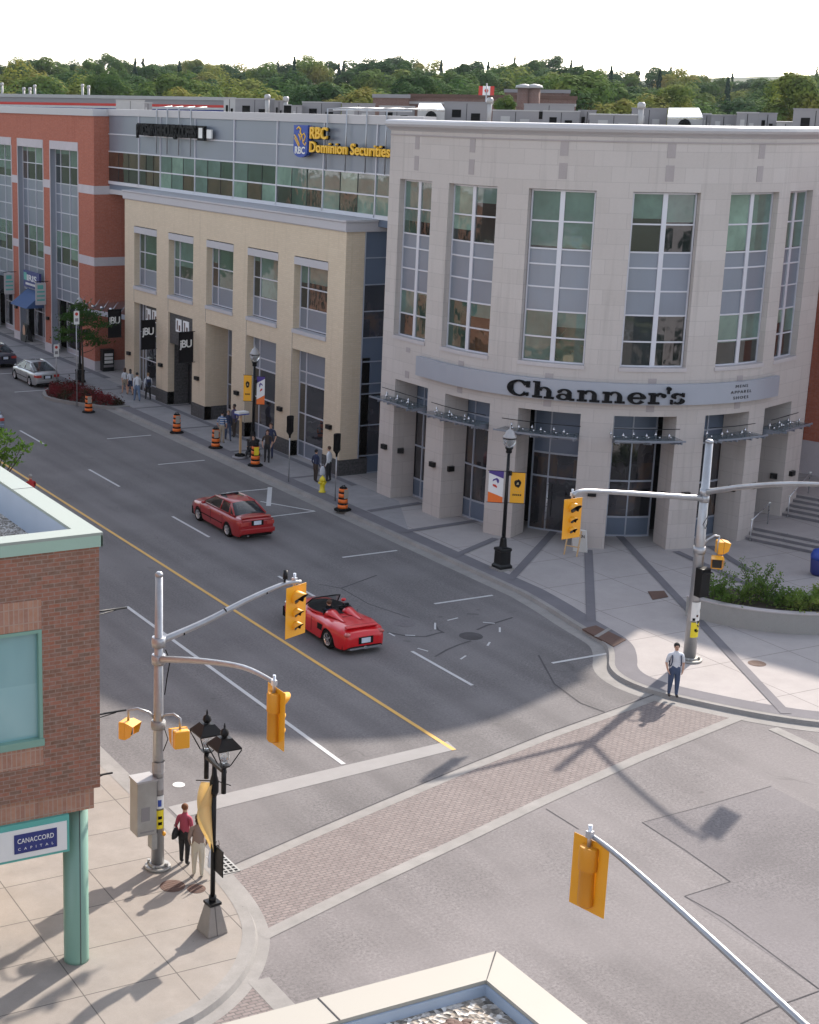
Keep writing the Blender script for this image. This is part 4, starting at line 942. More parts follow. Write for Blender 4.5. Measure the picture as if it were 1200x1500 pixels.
# ---------------------------------------------------------------- near brick building at the left edge
XB, YB = 11.2, 28.0
fgb = wthing('brick_office_building', 'near brick office building with pale roof edge and teal window at left edge', 'building', (8, 34, 0))
mb = MB(); zt, zb_ = 9.3, 3.84
wx0, wx1 = 3.2, 9.97
mb = MB()
def PF(s, o=0.0): return (-6+s, YB-o)
wallmesh(mb, PF, [0, XB+6], [4.33, zt+.2], [(wx0+6, wx1+6, 5.62, 7.93)], .12)
mb.quad((XB, YB, 4.33), (XB, 75, 4.33), (XB, 75, zt+.2), (XB, YB, zt+.2))
mb.build('wall', M['fg_brick'], fgb, weld=True, fixn=True)
mb = MB(); mb.box(-6, YB+.10, zb_, XB-.1, 75, 4.33); mb.build('soldier_course', M['fg_soldier'], fgb)
mb = MB(); mb.box(wx0-.1, YB-.015, 7.94, wx1+.0, YB+.05, 8.55); mb.box(wx0-.1, YB-.015, 5.05, wx1, YB+.05, 5.47); mb.build('window_lintel', M['fg_soldier'], fgb)
mb = MB(); mb.box(wx0, YB-.05, 5.48, wx1+.02, YB+.1, 5.63); mb.box(wx1-.07, YB-.02, 5.63, wx1, YB+.08, 7.93); mb.box(wx0, YB-.02, 7.86, wx1-.07, YB+.08, 7.93); mb.box(7.6, YB-.0, 5.63, 7.68, YB+.08, 7.86)
wf = mb.build('window', M['green_paint'], fgb)
mb = MB(); mb.box(wx0, YB+.09, 5.62, wx1, YB+.12, 7.93); mb.build('pane', M['glass_near'], wf)
mb = MB()                                         # parapet coping, roof
mb.box(-6, YB-.06, 9.73, XB+.06, YB+.42, 9.79); mb.box(XB-.42, YB+.42, 9.73, XB+.06, 75, 9.79); cp = mb.build('coping', M['flash_green'], fgb)
mb = MB(); mb.box(-6, YB-.06, 9.5, XB+.055, YB-.02, 9.729); mb.box(XB+.02, YB-.06, 9.5, XB+.06, 75, 9.729); mb.build('fascia', M['green_pale'], cp)
mb = MB()
for y in (32, 36, 40, 44): mb.box(XB-.42, y, 9.79, XB+.06, y+.015, 9.796)
mb.build('coping_joint', M['band'], cp)
mb = MB(); mb.box(-6, YB+.4, 9.0, XB-.4, YB+.43, 9.73); mb.box(XB-.43, YB+.43, 9.0, XB-.40, 75, 9.73); mb.build('parapet_flashing', M['flash_side'], fgb)
mb = MB(); mb.box(-6, YB+.4, 8.9, XB-.4, 75, 9.05); mb.build('roof', M['gravel'], fgb)
mb = MB(); mb.lathe([(.275, .12), (.27, .2), (.27, 3.84)], (10.88, 28.62, 0), 24); colm = mb.build('column', M['green_paint'], fgb)
mb = MB(); mb.box(10.868, 28.34, .15, 10.882, 28.352, 3.83); mb.build('seam', M['tar'], colm)
mb = MB(); mb.box(2, YB+.02, 3.02, 10.52, YB+.10, 3.84); sb_ = mb.build('sign_frame', M['teal_paint'], fgb)
mb = MB(); mb.box(2, YB+.0, 3.08, 10.46, YB+.02, 3.72); mb.build('sign_panel', M['sticker_white'], sb_)
mb = MB(); mb.box(9.32, YB-.012, 3.2, 10.24, YB-.001, 3.62); bl = mb.build('sign_plaque', M['navy'], sb_)
pf = lambda x0, z0: (lambda x, y, z: (x0+x, YB-.014-z, z0+y))
lettering('lettering', 'CANACCORD', .15, M['sticker_white'], sb_, pf(9.78, 3.42), .004, .001, 1, 1.05, 'C', .78)
lettering('lettering', 'CAPITAL', .08, M['sticker_white'], sb_, pf(9.78, 3.27), .004, 0, 1, 2.6, 'C', .76)
mb = MB(); mb.box(-6, 30.5, .1, 9.2, 74, 3.85); mb.build('ground_floor', M['tan'], fgb)

for (x_, y_, x2, y2) in ((147, 896, 186, 890), (147, 1046, 185, 1040), (147, 1137, 165, 1132)):
    e_ = PYp(x2, y2, 31.0); mb = MB(); mb.tube([(XB, 31.0, e_.z), (e_.x, 31.0, e_.z)], .022, 6); mb.tube([(XB, 31.0, e_.z-.25), (e_.x-.25, 31.0, e_.z-.02)], .012, 5); mb.build('flag_bracket', M['black_metal'], fgb)
# ---------------------------------------------------------------- roof corner at the bottom of the frame
zr = 12.0
rf = wthing('gravel_roof_building', 'near building seen from above with cream parapet cap round a gravel roof', 'building', (0, 0, 0))
c = Vector((6.49, 8.42)); kx0 = -9
mb = MB(); mb.quad((c.x-.02, -14, 0), (c.x-.02, c.y-.02, 0), (c.x-.02, c.y-.02, zr-.05), (c.x-.02, -14, zr-.05)); mb.quad((kx0, c.y-.02, 0), (c.x-.02, c.y-.02, 0), (c.x-.02, c.y-.02, zr-.05), (kx0, c.y-.02, zr-.05)); mb.build('wall', M['fg_brick'], rf, fixn=True)
pw = .30
mb = MB(); mb.prism([(kx0, c.y-pw), (c.x-pw, c.y-pw), (c.x, c.y), (kx0, c.y)], zr-.03, zr, bottom=True); mb.prism([(c.x-pw, -14), (c.x, -14), (c.x, c.y), (c.x-pw, c.y-pw)], zr-.03, zr+.0, bottom=True)
cp = mb.build('coping', M['flash'], rf, fixn=True)
mb = MB(); mb.quad((c.x-pw, c.y-pw, zr+.003), (c.x-pw+.008, c.y-pw, zr+.003), (c.x+.0, c.y-.008, zr+.003), (c.x-.008, c.y-.0, zr+.003)); mb.box(4.98, c.y-pw, zr+.001, 4.99, c.y, zr+.004); mb.box(c.x-pw, 6.6, zr+.001, c.x, 6.61, zr+.004); mb.build('coping_joint', M['tar'], cp)
mb = MB(); mb.box(kx0, c.y-pw-.02, zr-.33, c.x-pw-.02, c.y-pw, zr-.031); mb.box(c.x-pw-.02, -14, zr-.33, c.x-pw, c.y-pw, zr-.031); mb.build('parapet_flashing', M['flash_side'], rf)
mb = MB(); mb.box(kx0, -14, zr-.5, c.x-pw-.02, c.y-pw-.02, zr-.11); mb.build('roof', M['gravel'], rf)
mb = MB(); random.seed(3)
pth = [(4.55, 7.55), (4.9, 7.72), (5.3, 7.8), (5.6, 7.9), (5.85, 7.86), (5.9, 7.6)]
for k in range(60):
    t = random.random()*(len(pth)-1); i = int(t); f = t-i; x = pth[i][0]*(1-f)+pth[i+1][0]*f; y = pth[i][1]*(1-f)+pth[i+1][1]*f
    mb.ell((x+random.gauss(0, .03), y+random.gauss(0, .025), zr-.10), (random.uniform(.02, .06), random.uniform(.02, .05), .012), 6)
mb.build('moss', M['rust_plate'], rf)

# unseen buildings across the streets, added outside the frame for the windows to mirror
def mirror_block(name, label, x0, y0, x1, y1, h, mat, mat2):
    t = wthing(name, label, 'building', ((x0+x1)/2, (y0+y1)/2, 0)); mb = MB(); mb.box(x0, y0, .1, x1, y1, h); mb.build('wall', M[mat], t)
    mb = MB(); mb.box(x0-.2, y0-.2, h-.8, x1+.2, y1+.2, h+.1); mb.build('cornice', M[mat2], t)
    k = int((x1-x0)/3.4)
    for i in range(k):
        for z in (1, 4.6, 8.2, 11.8):
            if z+2.2 < h-1: mb = MB(); x = x0+1+i*3.4; mb.box(x, y1+.01, z, x+1.9, y1+.06, z+2.3); mb.build('window', M['p_dark'], t)
    k = int((y1-y0)/3.6)
    for i in range(k):
        for z in (1, 4.6, 8.2, 11.8):
            if z+2.2 < h-1: mb = MB(); y = y0+1+i*3.6; mb.box(x1+.01, y, z, x1+.06, y+1.9, z+2.3); mb.build('window', M['p_dark'], t)
mirror_block('corner_block', 'unseen pale stone block over the cross street, added for window reflections', 36, -26, 78, 3, 15, 'band_stone', 'tan_trim')
mirror_block('brick_block', 'unseen brick row over the main street, added for window reflections', -12, 77, 10.5, 128, 13, 'fg_brick', 'band_stone')

# ================================================================ STREET FURNITURE
def VZ(px_, py_, x, y):
    d = ray(px_, py_); return CAMZ+math.hypot(x, y)/math.hypot(d.x, d.y)*d.z
def sub(mb, name, mat, parent, loc=(0, 0, 0), rz=0, **k):     # a part given in its own local frame
    o = mb.build(name, mat, None, **k); o.parent = parent; o.location = loc; o.rotation_euler = (0, 0, rz); return o
def facing(x, y): return math.atan2(y, x)-PI/2                # turns local +Y towards (x, y)
def signal_head(parent, loc, rz, back='sig_yellow_back'):
    mb = MB()
    for x0, x1, z0, z1 in ((-.37, .37, -.63, .66),): mb.box(x0, -.012, z0, x1, .0, z1)
    e = sub(mb, 'signal_head', M['sig_yellow'], parent, loc, rz, bevel=.004); 
    mb = MB(); mb.lathe([(.15, 0), (.17, .03), (.17, .40), (.16, .42), (.14, .43), (.14, 1.04), (.12, 1.08)], (0, 0, -.5), 14, sy=.9)
    mb.v = [(v[0], v[1]-.06 if v[1] < 0 else v[1]*.0-.012, -v[2]+.06) for v in mb.v]
    sub(mb, 'housing', M[back], e, fixn=True)
    mb = MB(); mb.tube([(0, -.07, .56), (0, -.07, .95)], .035, 8); mb.obox((0, -.07, .78), (.10, .10, .12)); sub(mb, 'hanger', M['steel_bright'], e)
    for k, (z, r) in enumerate(((.36, .165), (-.03, .115), (-.36, .115))):
        mb = MB(); mb.lathe([(r*.2, .05), (r*.7, .035), (r, .0)], (0, 0, 0), 14); mb.v = [(v[0], v[2]*.6+.004, v[1]+z) for v in mb.v]; sub(mb, 'lens', M['lens'], e, fixn=True)
        mb = MB(); n = 16; ln = .30 if k == 0 else .21; prev = None
        for i in range(n+1):
            a = R(-40+260*i/n); cut = .35+.65*max(0, math.sin(a))**.7
            q = mb.vs([(r*1.08*math.cos(a), .0, z+r*1.08*math.sin(a)), (r*1.08*math.cos(a), ln*cut, z+r*1.08*math.sin(a)-.03*cut), (r*.98*math.cos(a), ln*cut, z+r*.98*math.sin(a)-.03*cut), (r*.98*math.cos(a), .0, z+r*.98*math.sin(a))])
            if prev is not None:
                mb.face((prev, q, q+1, prev+1), 0, True); mb.face((prev+1, q+1, q+2, prev+2), 1); mb.face((prev+2, q+2, q+3, prev+3), 1, True)
            prev = q
        sub(mb, 'visor', [M['sig_yellow'], M['dark']], e)
    return e
def ped_head(parent, loc, rz):
    mb = MB(); mb.box(-.19, -.17, -.22, .19, .02, .22); e = sub(mb, 'pedestrian_signal', M['sig_yellow'], parent, loc, rz, bevel=.03)
    mb = MB(); mb.box(-.155, .021, -.17, .155, .03, .17); sub(mb, 'screen', M['lens'], e)
    mb = MB(); q = mb.vs([(-.2, .02, .23), (.2, .02, .23), (.21, .24, .17), (-.21, .24, .17), (-.2, .02, -.2), (.2, .02, -.2), (.21, .17, -.1), (-.21, .17, -.1)])
    for f in ((0, 1, 2, 3), (0, 3, 7, 4), (1, 5, 6, 2)): mb.face([q+i for i in f])
    sub(mb, 'hood', M['sig_yellow'], e)
    return e
def mast(x, y, ztop, rb, rt, label, base=.13):
    t = wthing('traffic_signal', label, 'traffic light', (x, y, base))
    mb = MB(); mb.tube([(x, y, base), (x, y, ztop)], [rb, rt], 16); mb.lathe([(rt*1.12, 0), (rt*1.12, .05), (rt*.6, .10)], (x, y, ztop), 14); mb.build('pole', M['steel'], t)
    mb = MB(); mb.lathe([(rb*2.0, 0), (rb*2.0, .05), (rb*1.9, .07)], (x, y, base), 20)
    for k in range(4): mb.lathe([(.04, .05), (.04, .16)], (x+rb*1.5*math.cos(k*PI/2+.7), y+rb*1.5*math.sin(k*PI/2+.7), base), 8)
    mb.lathe([(rb*1.45, .07), (rb*1.25, .13)], (x, y, base), 20); mb.build('base_flange', M['cab_metal'], t)
    return t
def arm(t, pts, r0, r1, clampz, x, y):
    n = len(pts); P3 = []
    for i in range(n-1):
        a, b = Vector(pts[i]), Vector(pts[i+1])
        a0_, b0_ = Vector(pts[max(i-1, 0)]), Vector(pts[min(i+2, n-1)])
        for k in range(5):
            s = k/5; P3.append(.5*((2*a)+(b-a0_)*s+(2*a0_-5*a+4*b-b0_)*s*s+(-a0_+3*a-3*b+b0_)*s**3))
    P3.append(Vector(pts[-1])); rs = [r0+(r1-r0)*i/(len(P3)-1) for i in range(len(P3))]
    mb = MB(); mb.tube(P3, rs, 12); m_ = mb.build('mast_arm', M['steel'], t)
    mb = MB(); mb.lathe([(.16, -.12), (.17, 0), (.16, .12)], (x, y, clampz), 14); mb.obox((pts[0][0]*.5+x*.5, pts[0][1]*.5+y*.5, clampz), (.22, .22, .16)); mb.build('clamp', M['steel'], m_)
    return m_
def rel(t, p): return tuple(Vector(p)-t.location)
# left pole
LX, LY = 14.18, 31.75
t = mast(LX, LY, 7.48, .16, .085, 'grey signal pole with two mast arms and cabinet on the near pavement')
arm(t, [(LX, LY, 5.88)]+[tuple(PYp(x_, y_, LY)) for x_, y_ in ((300, 911), (360, 880), (412, 857), (441, 852))], .085, .045, 5.88, LX, LY)
mb = MB(); mb.tube([(LX+3.3, LY, 6.85), (LX+3.3, LY, 7.02)], .03, 8); mb.tube([(LX+3.3, LY-.02, 7.0), (LX+3.35, LY+.05, 7.2)], .06, 10); mb.build('camera', M['black_metal'], t)
mb = MB()
for x_, y_ in ((268, 926), (300, 911), (330, 895), (360, 880), (390, 867)):
    q = PYp(x_, y_, LY); q.z += .0; d_ = Vector((.93, 0, .33))*.018; rr = .083-.035*(x_-245)/200; mb.tube([q-d_, q+d_], rr, 12)
mb.build('cable_band', M['rubber'], t)
signal_head(t, rel(t, (LX+3.62, LY-.02, 6.15)), facing(.35, -.93))
mb = MB(); mb.tube([(LX+.12, LY-.12, 5.7), (LX+.2, LY-.2, 5.45), (LX+.14, LY-.16, 5.0), (LX+.1, LY-.13, 4.6)], .014, 5); mb.tube([(LX+.1, LY-.12, 3.75), (LX+.16, LY-.2, 3.5), (LX+.06, LY-.16, 3.2)], .012, 5); mb.build('cable', M['rubber'], t)
pe = G(402, 1000, 6.35); 
arm(t, [(LX, LY, 5.45), (LX*.62+pe.x*.38, LY*.62+pe.y*.38, 5.95), (LX*.25+pe.x*.75, LY*.25+pe.y*.75, 6.33), (pe.x, pe.y, 6.36)], .085, .045, 5.45, LX, LY)
signal_head(t, rel(t, (pe.x, pe.y-.12, 5.62)), facing(1, .02))
for dx, dy, fx, fy in ((-.62, .35, .6, -.8), (.28, -.62, .1, 1)):
    z = 3.85; mb = MB(); mb.tube([(LX, LY, z), (LX+dx*.3, LY+dy*.3, z+.26), (LX+dx*.7, LY+dy*.7, z+.36), (LX+dx, LY+dy, z+.30), (LX+dx, LY+dy, z+.02)], .03, 8); mb.build('bracket', M['steel'], t)
    ped_head(t, rel(t, (LX+dx, LY+dy, z-.18)), facing(fx, fy))
mb = MB(); mb.lathe([(.17, -.10), (.18, 0), (.17, .10)], (LX, LY, 3.82), 14); mb.build('clamp', M['cab_metal'], t)
mb = MB(); mb.box(LX-.62, LY-.20, 1.12, LX-.12, LY+.26, 2.48); cb_ = mb.build('cabinet', M['cab_metal'], t, bevel=.012)
mb = MB(); mb.box(LX-.64, LY-.22, 2.482, LX-.10, LY+.28, 2.53); mb.build('lid', M['hvac_light'], cb_)
mb = MB(); mb.box(LX-.52, LY-.206, 1.5, LX-.30, LY-.2005, 1.85); mb.box(LX-.55, LY-.204, 1.2, LX-.18, LY-.2003, 1.24); mb.build('notice', M['hvac'], cb_)
mb = MB(); mb.box(LX-.24, LY-.2, .72, LX-.1, LY+.05, 1.12); mb.build('junction_box', M['cab_metal'], t)
def wrap(t, x, y, z0, z1, r, a0, a1, mat, name='sticker', n=8):
    mb = MB(); prev = None
    for i in range(n+1):
        a = R(a0+(a1-a0)*i/n); q = mb.vs([(x+r*math.cos(a), y+r*math.sin(a), z0), (x+r*math.cos(a), y+r*math.sin(a), z1)])
        if prev is not None: mb.face((prev, q, q+1, prev+1))
        prev = q
    return mb.build(name, M[mat], t)
wrap(t, LX, LY, 1.72, 2.05, .152, 235, 310, 'sticker_white'); wrap(t, LX, LY, 1.78, 1.95, .154, 245, 280, 'blue'); wrap(t, LX, LY, 1.2, 1.68, .156, 232, 305, 'lbl_yellow')
for z in (1.3, 1.45): wrap(t, LX, LY, z, z+.08, .158, 248, 285, 'dark')
wrap(t, LX, LY, 2.2, 2.5, .148, 240, 300, 'hvac_light'); wrap(t, LX, LY, 2.62, 2.9, .16, 180, 420, 'hvac_light')
mb = MB(); mb.ell((LX+.1, LY-.14, 1.05), (.05, .05, .06), 8); mb.build('push_button', M['sig_yellow'], t)
# right pole
QX, QY = 36.49, 37.91
t = mast(QX, QY, 7.62, .215, .12, 'tall grey signal pole plastered with stickers on the plaza corner')
arm(t, [(QX, QY, 5.74), (QX-1.6, QY, 5.98), (QX-3.6, QY, 6.28), (QX-5.1, QY, 6.47), (QX-5.42, QY, 6.36)], .10, .06, 5.74, QX, QY)
signal_head(t, rel(t, (QX-5.40, QY-.0, 5.60)), facing(0.05, -1))
arm(t, [(QX, QY, 5.95), (QX+.05, QY-1.5, 6.45), (QX+.12, QY-3.2, 6.92), (QX+.2, QY-4.7, 7.22), (QX+.25, QY-5.3, 7.2)], .10, .06, 5.95, QX, QY)
signal_head(t, rel(t, (QX+.27, QY-5.35, 6.42)), facing(1, 0.05))
z = VZ(1020, 805, QX, QY)
mb = MB(); mb.tube([(QX, QY, z), (QX+.2, QY-.12, z+.36), (QX+.42, QY-.2, z+.5), (QX+.58, QY-.24, z+.46)], .035, 8); mb.tube([(QX+.58, QY-.24, z+.48), (QX+.58, QY-.24, z-.3)], .03, 8); mb.build('bracket', M['steel'], t)
ped_head(t, rel(t, (QX+.78, QY-.2, z+.06)), facing(.9, -.45)); ped_head(t, rel(t, (QX+.46, QY-.38, z-.40)), facing(-.65, -.75))
mb = MB(); mb.lathe([(.20, -.12), (.21, 0), (.20, .12)], (QX, QY, z), 14); mb.build('clamp', M['steel'], t)
zb2 = VZ(1018, 870, QX, QY); mb = MB(); mb.box(QX-.2, QY-.42, zb2, QX+.2, QY-.12, zb2+.98); mb.obox((QX+.0, QY-.47, zb2+.86), (.36, .14, .05)); mb.build('signal_back', M['black_metal'], t, bevel=.02)
random.seed(11)
zz = VZ(1012, 932, QX, QY); 
wrap(t, QX, QY, zz+.02, zz+.55, .212, 215, 320, 'lbl_yellow'); wrap(t, QX, QY, zz+.6, zz+1.25, .206, 205, 325, 'sticker_white')
for i in range(16):
    a = random.uniform(205, 300); z0 = zz+random.uniform(.1, 1.1); wrap(t, QX, QY, z0, z0+random.uniform(.04, .12), .215-.004*(z0-zz)+.002*i*.3, a, a+random.uniform(10, 28), random.choice(['dark', 'sticker_white', 'navy', 'rust_plate']), n=3)
mb = MB(); mb.tube([(QX+.1, QY-.15, 5.6), (QX+.05, QY-.2, 5.2), (QX-.12, QY-.18, 4.9), (QX-.02, QY-.2, 4.75), (QX+.1, QY-.16, 5.0)], .012, 5); mb.build('cable', M['rubber'], t)
# signal whose arm enters at the bottom right
BX, BY = 16.3, 12.2
t = mast(BX, BY, 7.0, .16, .09, 'grey signal pole off the lower right corner holding a yellow signal seen from behind')
e_ = G(866, 1226, 6.3)
arm(t, [(BX, BY, 5.15), (BX+.0, BY+1.9, 5.52), (BX-.02, BY+4.3, 6.0), (e_.x, e_.y-.7, 6.27), (e_.x, e_.y, 6.33)], .07, .04, 5.15, BX, BY)
signal_head(t, rel(t, (e_.x, e_.y-.03, 5.60)), facing(.98, .2))

# ---------------------------------------------------------------- street lamps
def acorn_lamp(loc, label, zt=5.85):
    x, y, z = loc; t = wthing('street_lamp', label, 'street lamp', loc); h = zt-z
    mb = MB(); mb.box(x-.36, y-.36, z, x+.36, y+.36, z+.06); mb.build('plinth', M['kerb'], t)
    mb = MB(); mb.lathe([(.42, .06), (.42, .16), (.34, .24), (.33, .74), (.38, .80), (.36, .88), (.16, .92), (.13, 1.25), (.10, 1.32)], (x, y, z), 4, sm=False, ph=PI/4)
    mb.build('base', M['black_metal'], t, bevel=.015)
    mb = MB(); mb.tube([(x, y, z+.9), (x, y, z+h-.95)], [.085, .06], 12); mb.lathe([(.07, 0), (.13, .05), (.11, .14), (.15, .2), (.17, .24)], (x, y, z+h-.98), 14); mb.build('pole', M['black_metal'], t)
    mb = MB(); mb.lathe([(.14, .0), (.24, .18), (.265, .34), (.25, .42)], (x, y, z+h-.74), 18); gl = mb.build('globe', M['clear_glass'], t)
    mb = MB(); mb.lathe([(.27, .40), (.27, .44), (.2, .52), (.16, .64), (.10, .70), (.03, .74), (.02, .86), (.004, .92)], (x, y, z+h-.74), 18); mb.build('cap', M['hvac_light'], t)
    mb = MB(); mb.ell((x, y, z+h-.5), (.09, .09, .16), 10); mb.build('bulb', M['sticker_white'], gl)
    mb = MB(); mb.lathe([(.275, .36), (.275, .40)], (x, y, z+h-.74), 18); mb.build('ring', M['black_metal'], t)
    mb = MB(); mb.obox((x+.02, y-.12, z+h-1.75), (.12, .12, .18)); mb.build('outlet_box', M['black_metal'], t)
    return t
lp = [(37.1, 49.36, .13), (37.5, 71.95, .13), (37.14, 96.06, .13)]
acorn_lamp(lp[0], 'black acorn street lamp with two banners beside the shop entrance plaza')
acorn_lamp(lp[1], 'black acorn street lamp with banners among the people by the tan building')
acorn_lamp(lp[2], 'black acorn street lamp partly hidden by the small street tree', 5.75)
def banner(kind, x, y, dx, dy, w_, z0, z1, label, curve=0):
    t = wthing('street_banner', label, 'banner', (x, y, z0)); u = Vector((dx, dy, 0)); nn_ = Vector((dy, -dx, 0)); g = .14
    def P(s, z, o=0): return (x+u.x*(g+s*w_)+nn_.x*(o+curve*math.sin(s*PI)), y+u.y*(g+s*w_)+nn_.y*(o+curve*math.sin(s*PI)), z0+(z1-z0)*z)
    def cloth(poly, mat, name, o, par):
        mb = MB(); a = mb.vs([P(s, z, o) for s, z in poly]); b_ = mb.vs([P(s, z, -o) for s, z in poly]); n_ = len(poly)
        mb.face(range(a, a+n_)); mb.face([b_+n_-1-k for k in range(n_)])
        for k in range(n_): mb.face((a+k, b_+k, b_+(k+1) % n_, a+(k+1) % n_))
        return mb.build(name, M[mat], par, fixn=True)
    if kind == 'yellow':
        c_ = cloth([(0, 0), (1, 0), (1, 1), (0, 1)], 'banner_yellow', 'cloth', .006, t)
        pts = [(.5+.24*math.cos(a)*(1+.12*math.sin(3*a)), .64+.13*math.sin(a)*(1+.15*math.cos(5*a))) for a in [2*PI*k/14 for k in range(14)]]
        cloth(pts, 'black_metal', 'emblem', .009, c_); cloth([(.42, .60), (.58, .61), (.55, .68), (.46, .67)], 'banner_gold', 'emblem_detail', .012, c_)
        for k in range(6): cloth([(.2+k*.1, .37), (.27+k*.1, .37), (.27+k*.1, .39), (.2+k*.1, .39)], 'wood', 'small_print', .009, c_) if k % 2 else None
        for k in range(5): cloth([(.18+k*.13, .24), (.27+k*.13, .24), (.27+k*.13, .30), (.18+k*.13, .30)], 'black_metal', 'print', .009, c_)
    else:
        c_ = cloth([(0, .18), (1, .34), (1, .92), (0, .76)][::1], 'banner_white', 'cloth', .006, t)
        cloth([(0, .765), (1, .925), (1, 1), (0, 1)], 'purple', 'purple_band', .0061, c_); cloth([(0, 0), (1, 0), (1, .335), (0, .175)], 'orange', 'orange_band', .0062, c_)
        cloth([(.3, .72), (.45, .78), (.7, .73), (.74, .66), (.5, .72), (.38, .6), (.3, .64)], 'purple', 'emblem', .009, c_)
        cloth([(.42, .46), (.7, .52), (.72, .58), (.5, .56), (.4, .5)], 'red', 'emblem_detail', .009, c_)
    mb = MB()
    for z in (0, 1): mb.tube([Vector(P(-.25, z)), Vector(P(1.08, z))], .014, 6)
    mb.build('rod', M['black_metal'], t)
    return t
x, y, z = lp[0]; z1 = VZ(758, 692, x, y); z0 = VZ(755, 737, x, y)
banner('yellow', x, y, .80, -.60, .56, z0, z1, 'yellow banner with black emblem on the lamp by the shop entrance')
banner('white', x, y, -.80, .60, .58, z0-.02, z1+.02, 'purple, white and orange banner on the lamp by the shop entrance')
x, y, z = lp[1]; z1 = VZ(370, 551, x, y); z0 = VZ(370, 588, x, y)
banner('yellow', x, y, -.80, .60, .42, z0, z1+.04, 'yellow banner with black emblem on the lamp before the tan building')
banner('white', x, y, .80, -.60, .42, z0-.15, z1, 'purple, white and orange banner on the lamp before the tan building')
# black shop banners on the tan building
for (y, xo) in ((93.9, 0), (88.5, 0), (83.0, 0)):
    zt_, zb_2 = 5.15, 3.35
    lbl = {93.9: 'black shop banner at the left end of the tan building', 88.5: 'black shop banner between the first two bays of the tan building', 83.0: 'black shop banner right of the dark doorway in the tan building'}[y]
    t = wthing('shop_banner', lbl, 'banner', (XT-.5, y, zb_2))
    mb = MB(); mb.box(XT-1.05, y-.015, zb_2, XT-.12, y+.015, zt_); c_ = mb.build('cloth', M['canvas_black'], t)
    mb = MB()
    for z in (zb_2, zt_): mb.tube([(XT, y, z), (XT-1.1, y, z)], .022, 6)
    mb.build('rod', M['black_metal'], t)
    lettering('lettering', 'jBU', .62, M['sticker_white'], c_, lambda x, yy, z: (XT-1.0+x, y-.017-z, 4.25+yy), .004, .012, 1, .85, 'L', .78)
# twin lantern lamp on the near corner
x, y = 14.05, 28.46
t = wthing('lantern_lamp', 'black twin-lantern lamp post on a concrete foot at the near corner', 'street lamp', (x, y, .13))
mb = MB(); mb.lathe([(.37, 0), (.36, .05), (.20, .62), (.19, .66)], (x, y, .13), 4, sm=False, ph=PI/4+.1); mb.build('concrete_foot', M['walk_near'], t, bevel=.02)
mb = MB(); mb.obox((x, y, .84), (.30, .30, .06), .1); mb.tube([(x, y, .85), (x, y, 1.0)], .085, 12); mb.tube([(x, y, .9), (x, y, 4.05)], .055, 12); mb.lathe([(.06, 0), (.1, .1), (.1, .35), (.06, .5), (.05, .75)], (x, y, 3.4), 12); mb.build('pole', M['black_metal'], t)
mb = MB(); mb.obox((x, y-.03, 4.16), (.09, .95, .07)); mb.tube([(x, y, 4.0), (x, y, 4.16)], .05, 8); mb.build('crossbar', M['black_metal'], t)
for dy in (.40, -.46):
    yy = y+dy; zl = 4.27
    mb = MB(); mb.tube([(x, yy, zl-.62), (x, yy, zl)], .055, 12); mb.lathe([(.12, 0), (.16, .05)], (x, yy, zl), 4, sm=False, ph=PI/4); ln = mb.build('lantern', M['black_metal'], t)
    mb = MB(); rot = .0
    for k in range(4):
        a = PI/4+k*PI/2; mb.tube([(x+.15*math.cos(a), yy+.15*math.sin(a), zl+.05), (x+.40*math.cos(a), yy+.40*math.sin(a), zl+.46)], .014, 6)
    mb.build('cage', M['black_metal'], ln)
    mb = MB(); mb.lathe([(.40, .46), (.40, .49), (.20, .66), (.18, .68)], (x, yy, zl), 4, sm=False, ph=PI/4); mb.lathe([(.07, .70), (.10, .76), (.08, .84), (.02, .88), (.025, .92), (.01, 1.0)], (x, yy, zl), 10); mb.build('roof', M['black_metal'], ln)
    mb = MB(); mb.ell((x, yy, zl+.24), (.12, .12, .17), 12); mb.build('globe', M['clear_glass'], ln)
t2 = wthing('twisted_banner', 'gold twisted banner on the twin-lantern post at the near corner', 'banner', (x, y, 2.0))
for sgn_, nm in ((1, 0), (-1, 1)):
    mb = MB(); prev = None; n_ = 16
    for i in range(n_+1):
        f = i/n_; z = 3.7-1.6*f; a = (.9+1.9*f)*(1 if sgn_ > 0 else -1)+(PI if sgn_ < 0 else 0); wd = .33*math.sin(PI*min(1, .25+f*.72))
        ux, uy = math.cos(a+PI/2), math.sin(a+PI/2)
        q = mb.vs([(x+ux*.06, y+uy*.06, z), (x+ux*(.06+wd), y+uy*(.06+wd), z)])
        if prev is not None: mb.face((prev, prev+1, q+1, q), 0, True)
        prev = q
    o = mb.build('cloth', M['banner_gold'], t2); sm_ = o.modifiers.new('thick', 'SOLIDIFY'); sm_.thickness = .008
mb = MB(); mb.tube([(x-.3, y+.3, 3.7), (x+.05, y-.02, 3.75), (x+.25, y-.3, 3.72)], .012, 6); mb.build('rod', M['black_metal'], t2)
mb = MB(); mb.obox((x+.02, y-.24, 1.95), (.02, .42, .62)); t3 = mb.build('street_sign', M['black_metal'], org=(x, y-.24, 1.95)); tag(t3, 'small dark sign plate with yellow letters on the twin-lantern post', 'sign')
lettering('lettering', 'PARK', .17, M['lbl_yellow'], t3, lambda a, b, c_: (x+.031+c_, y-.42+a, 1.8+b), .004, .004, 1, 1, 'L', .36)

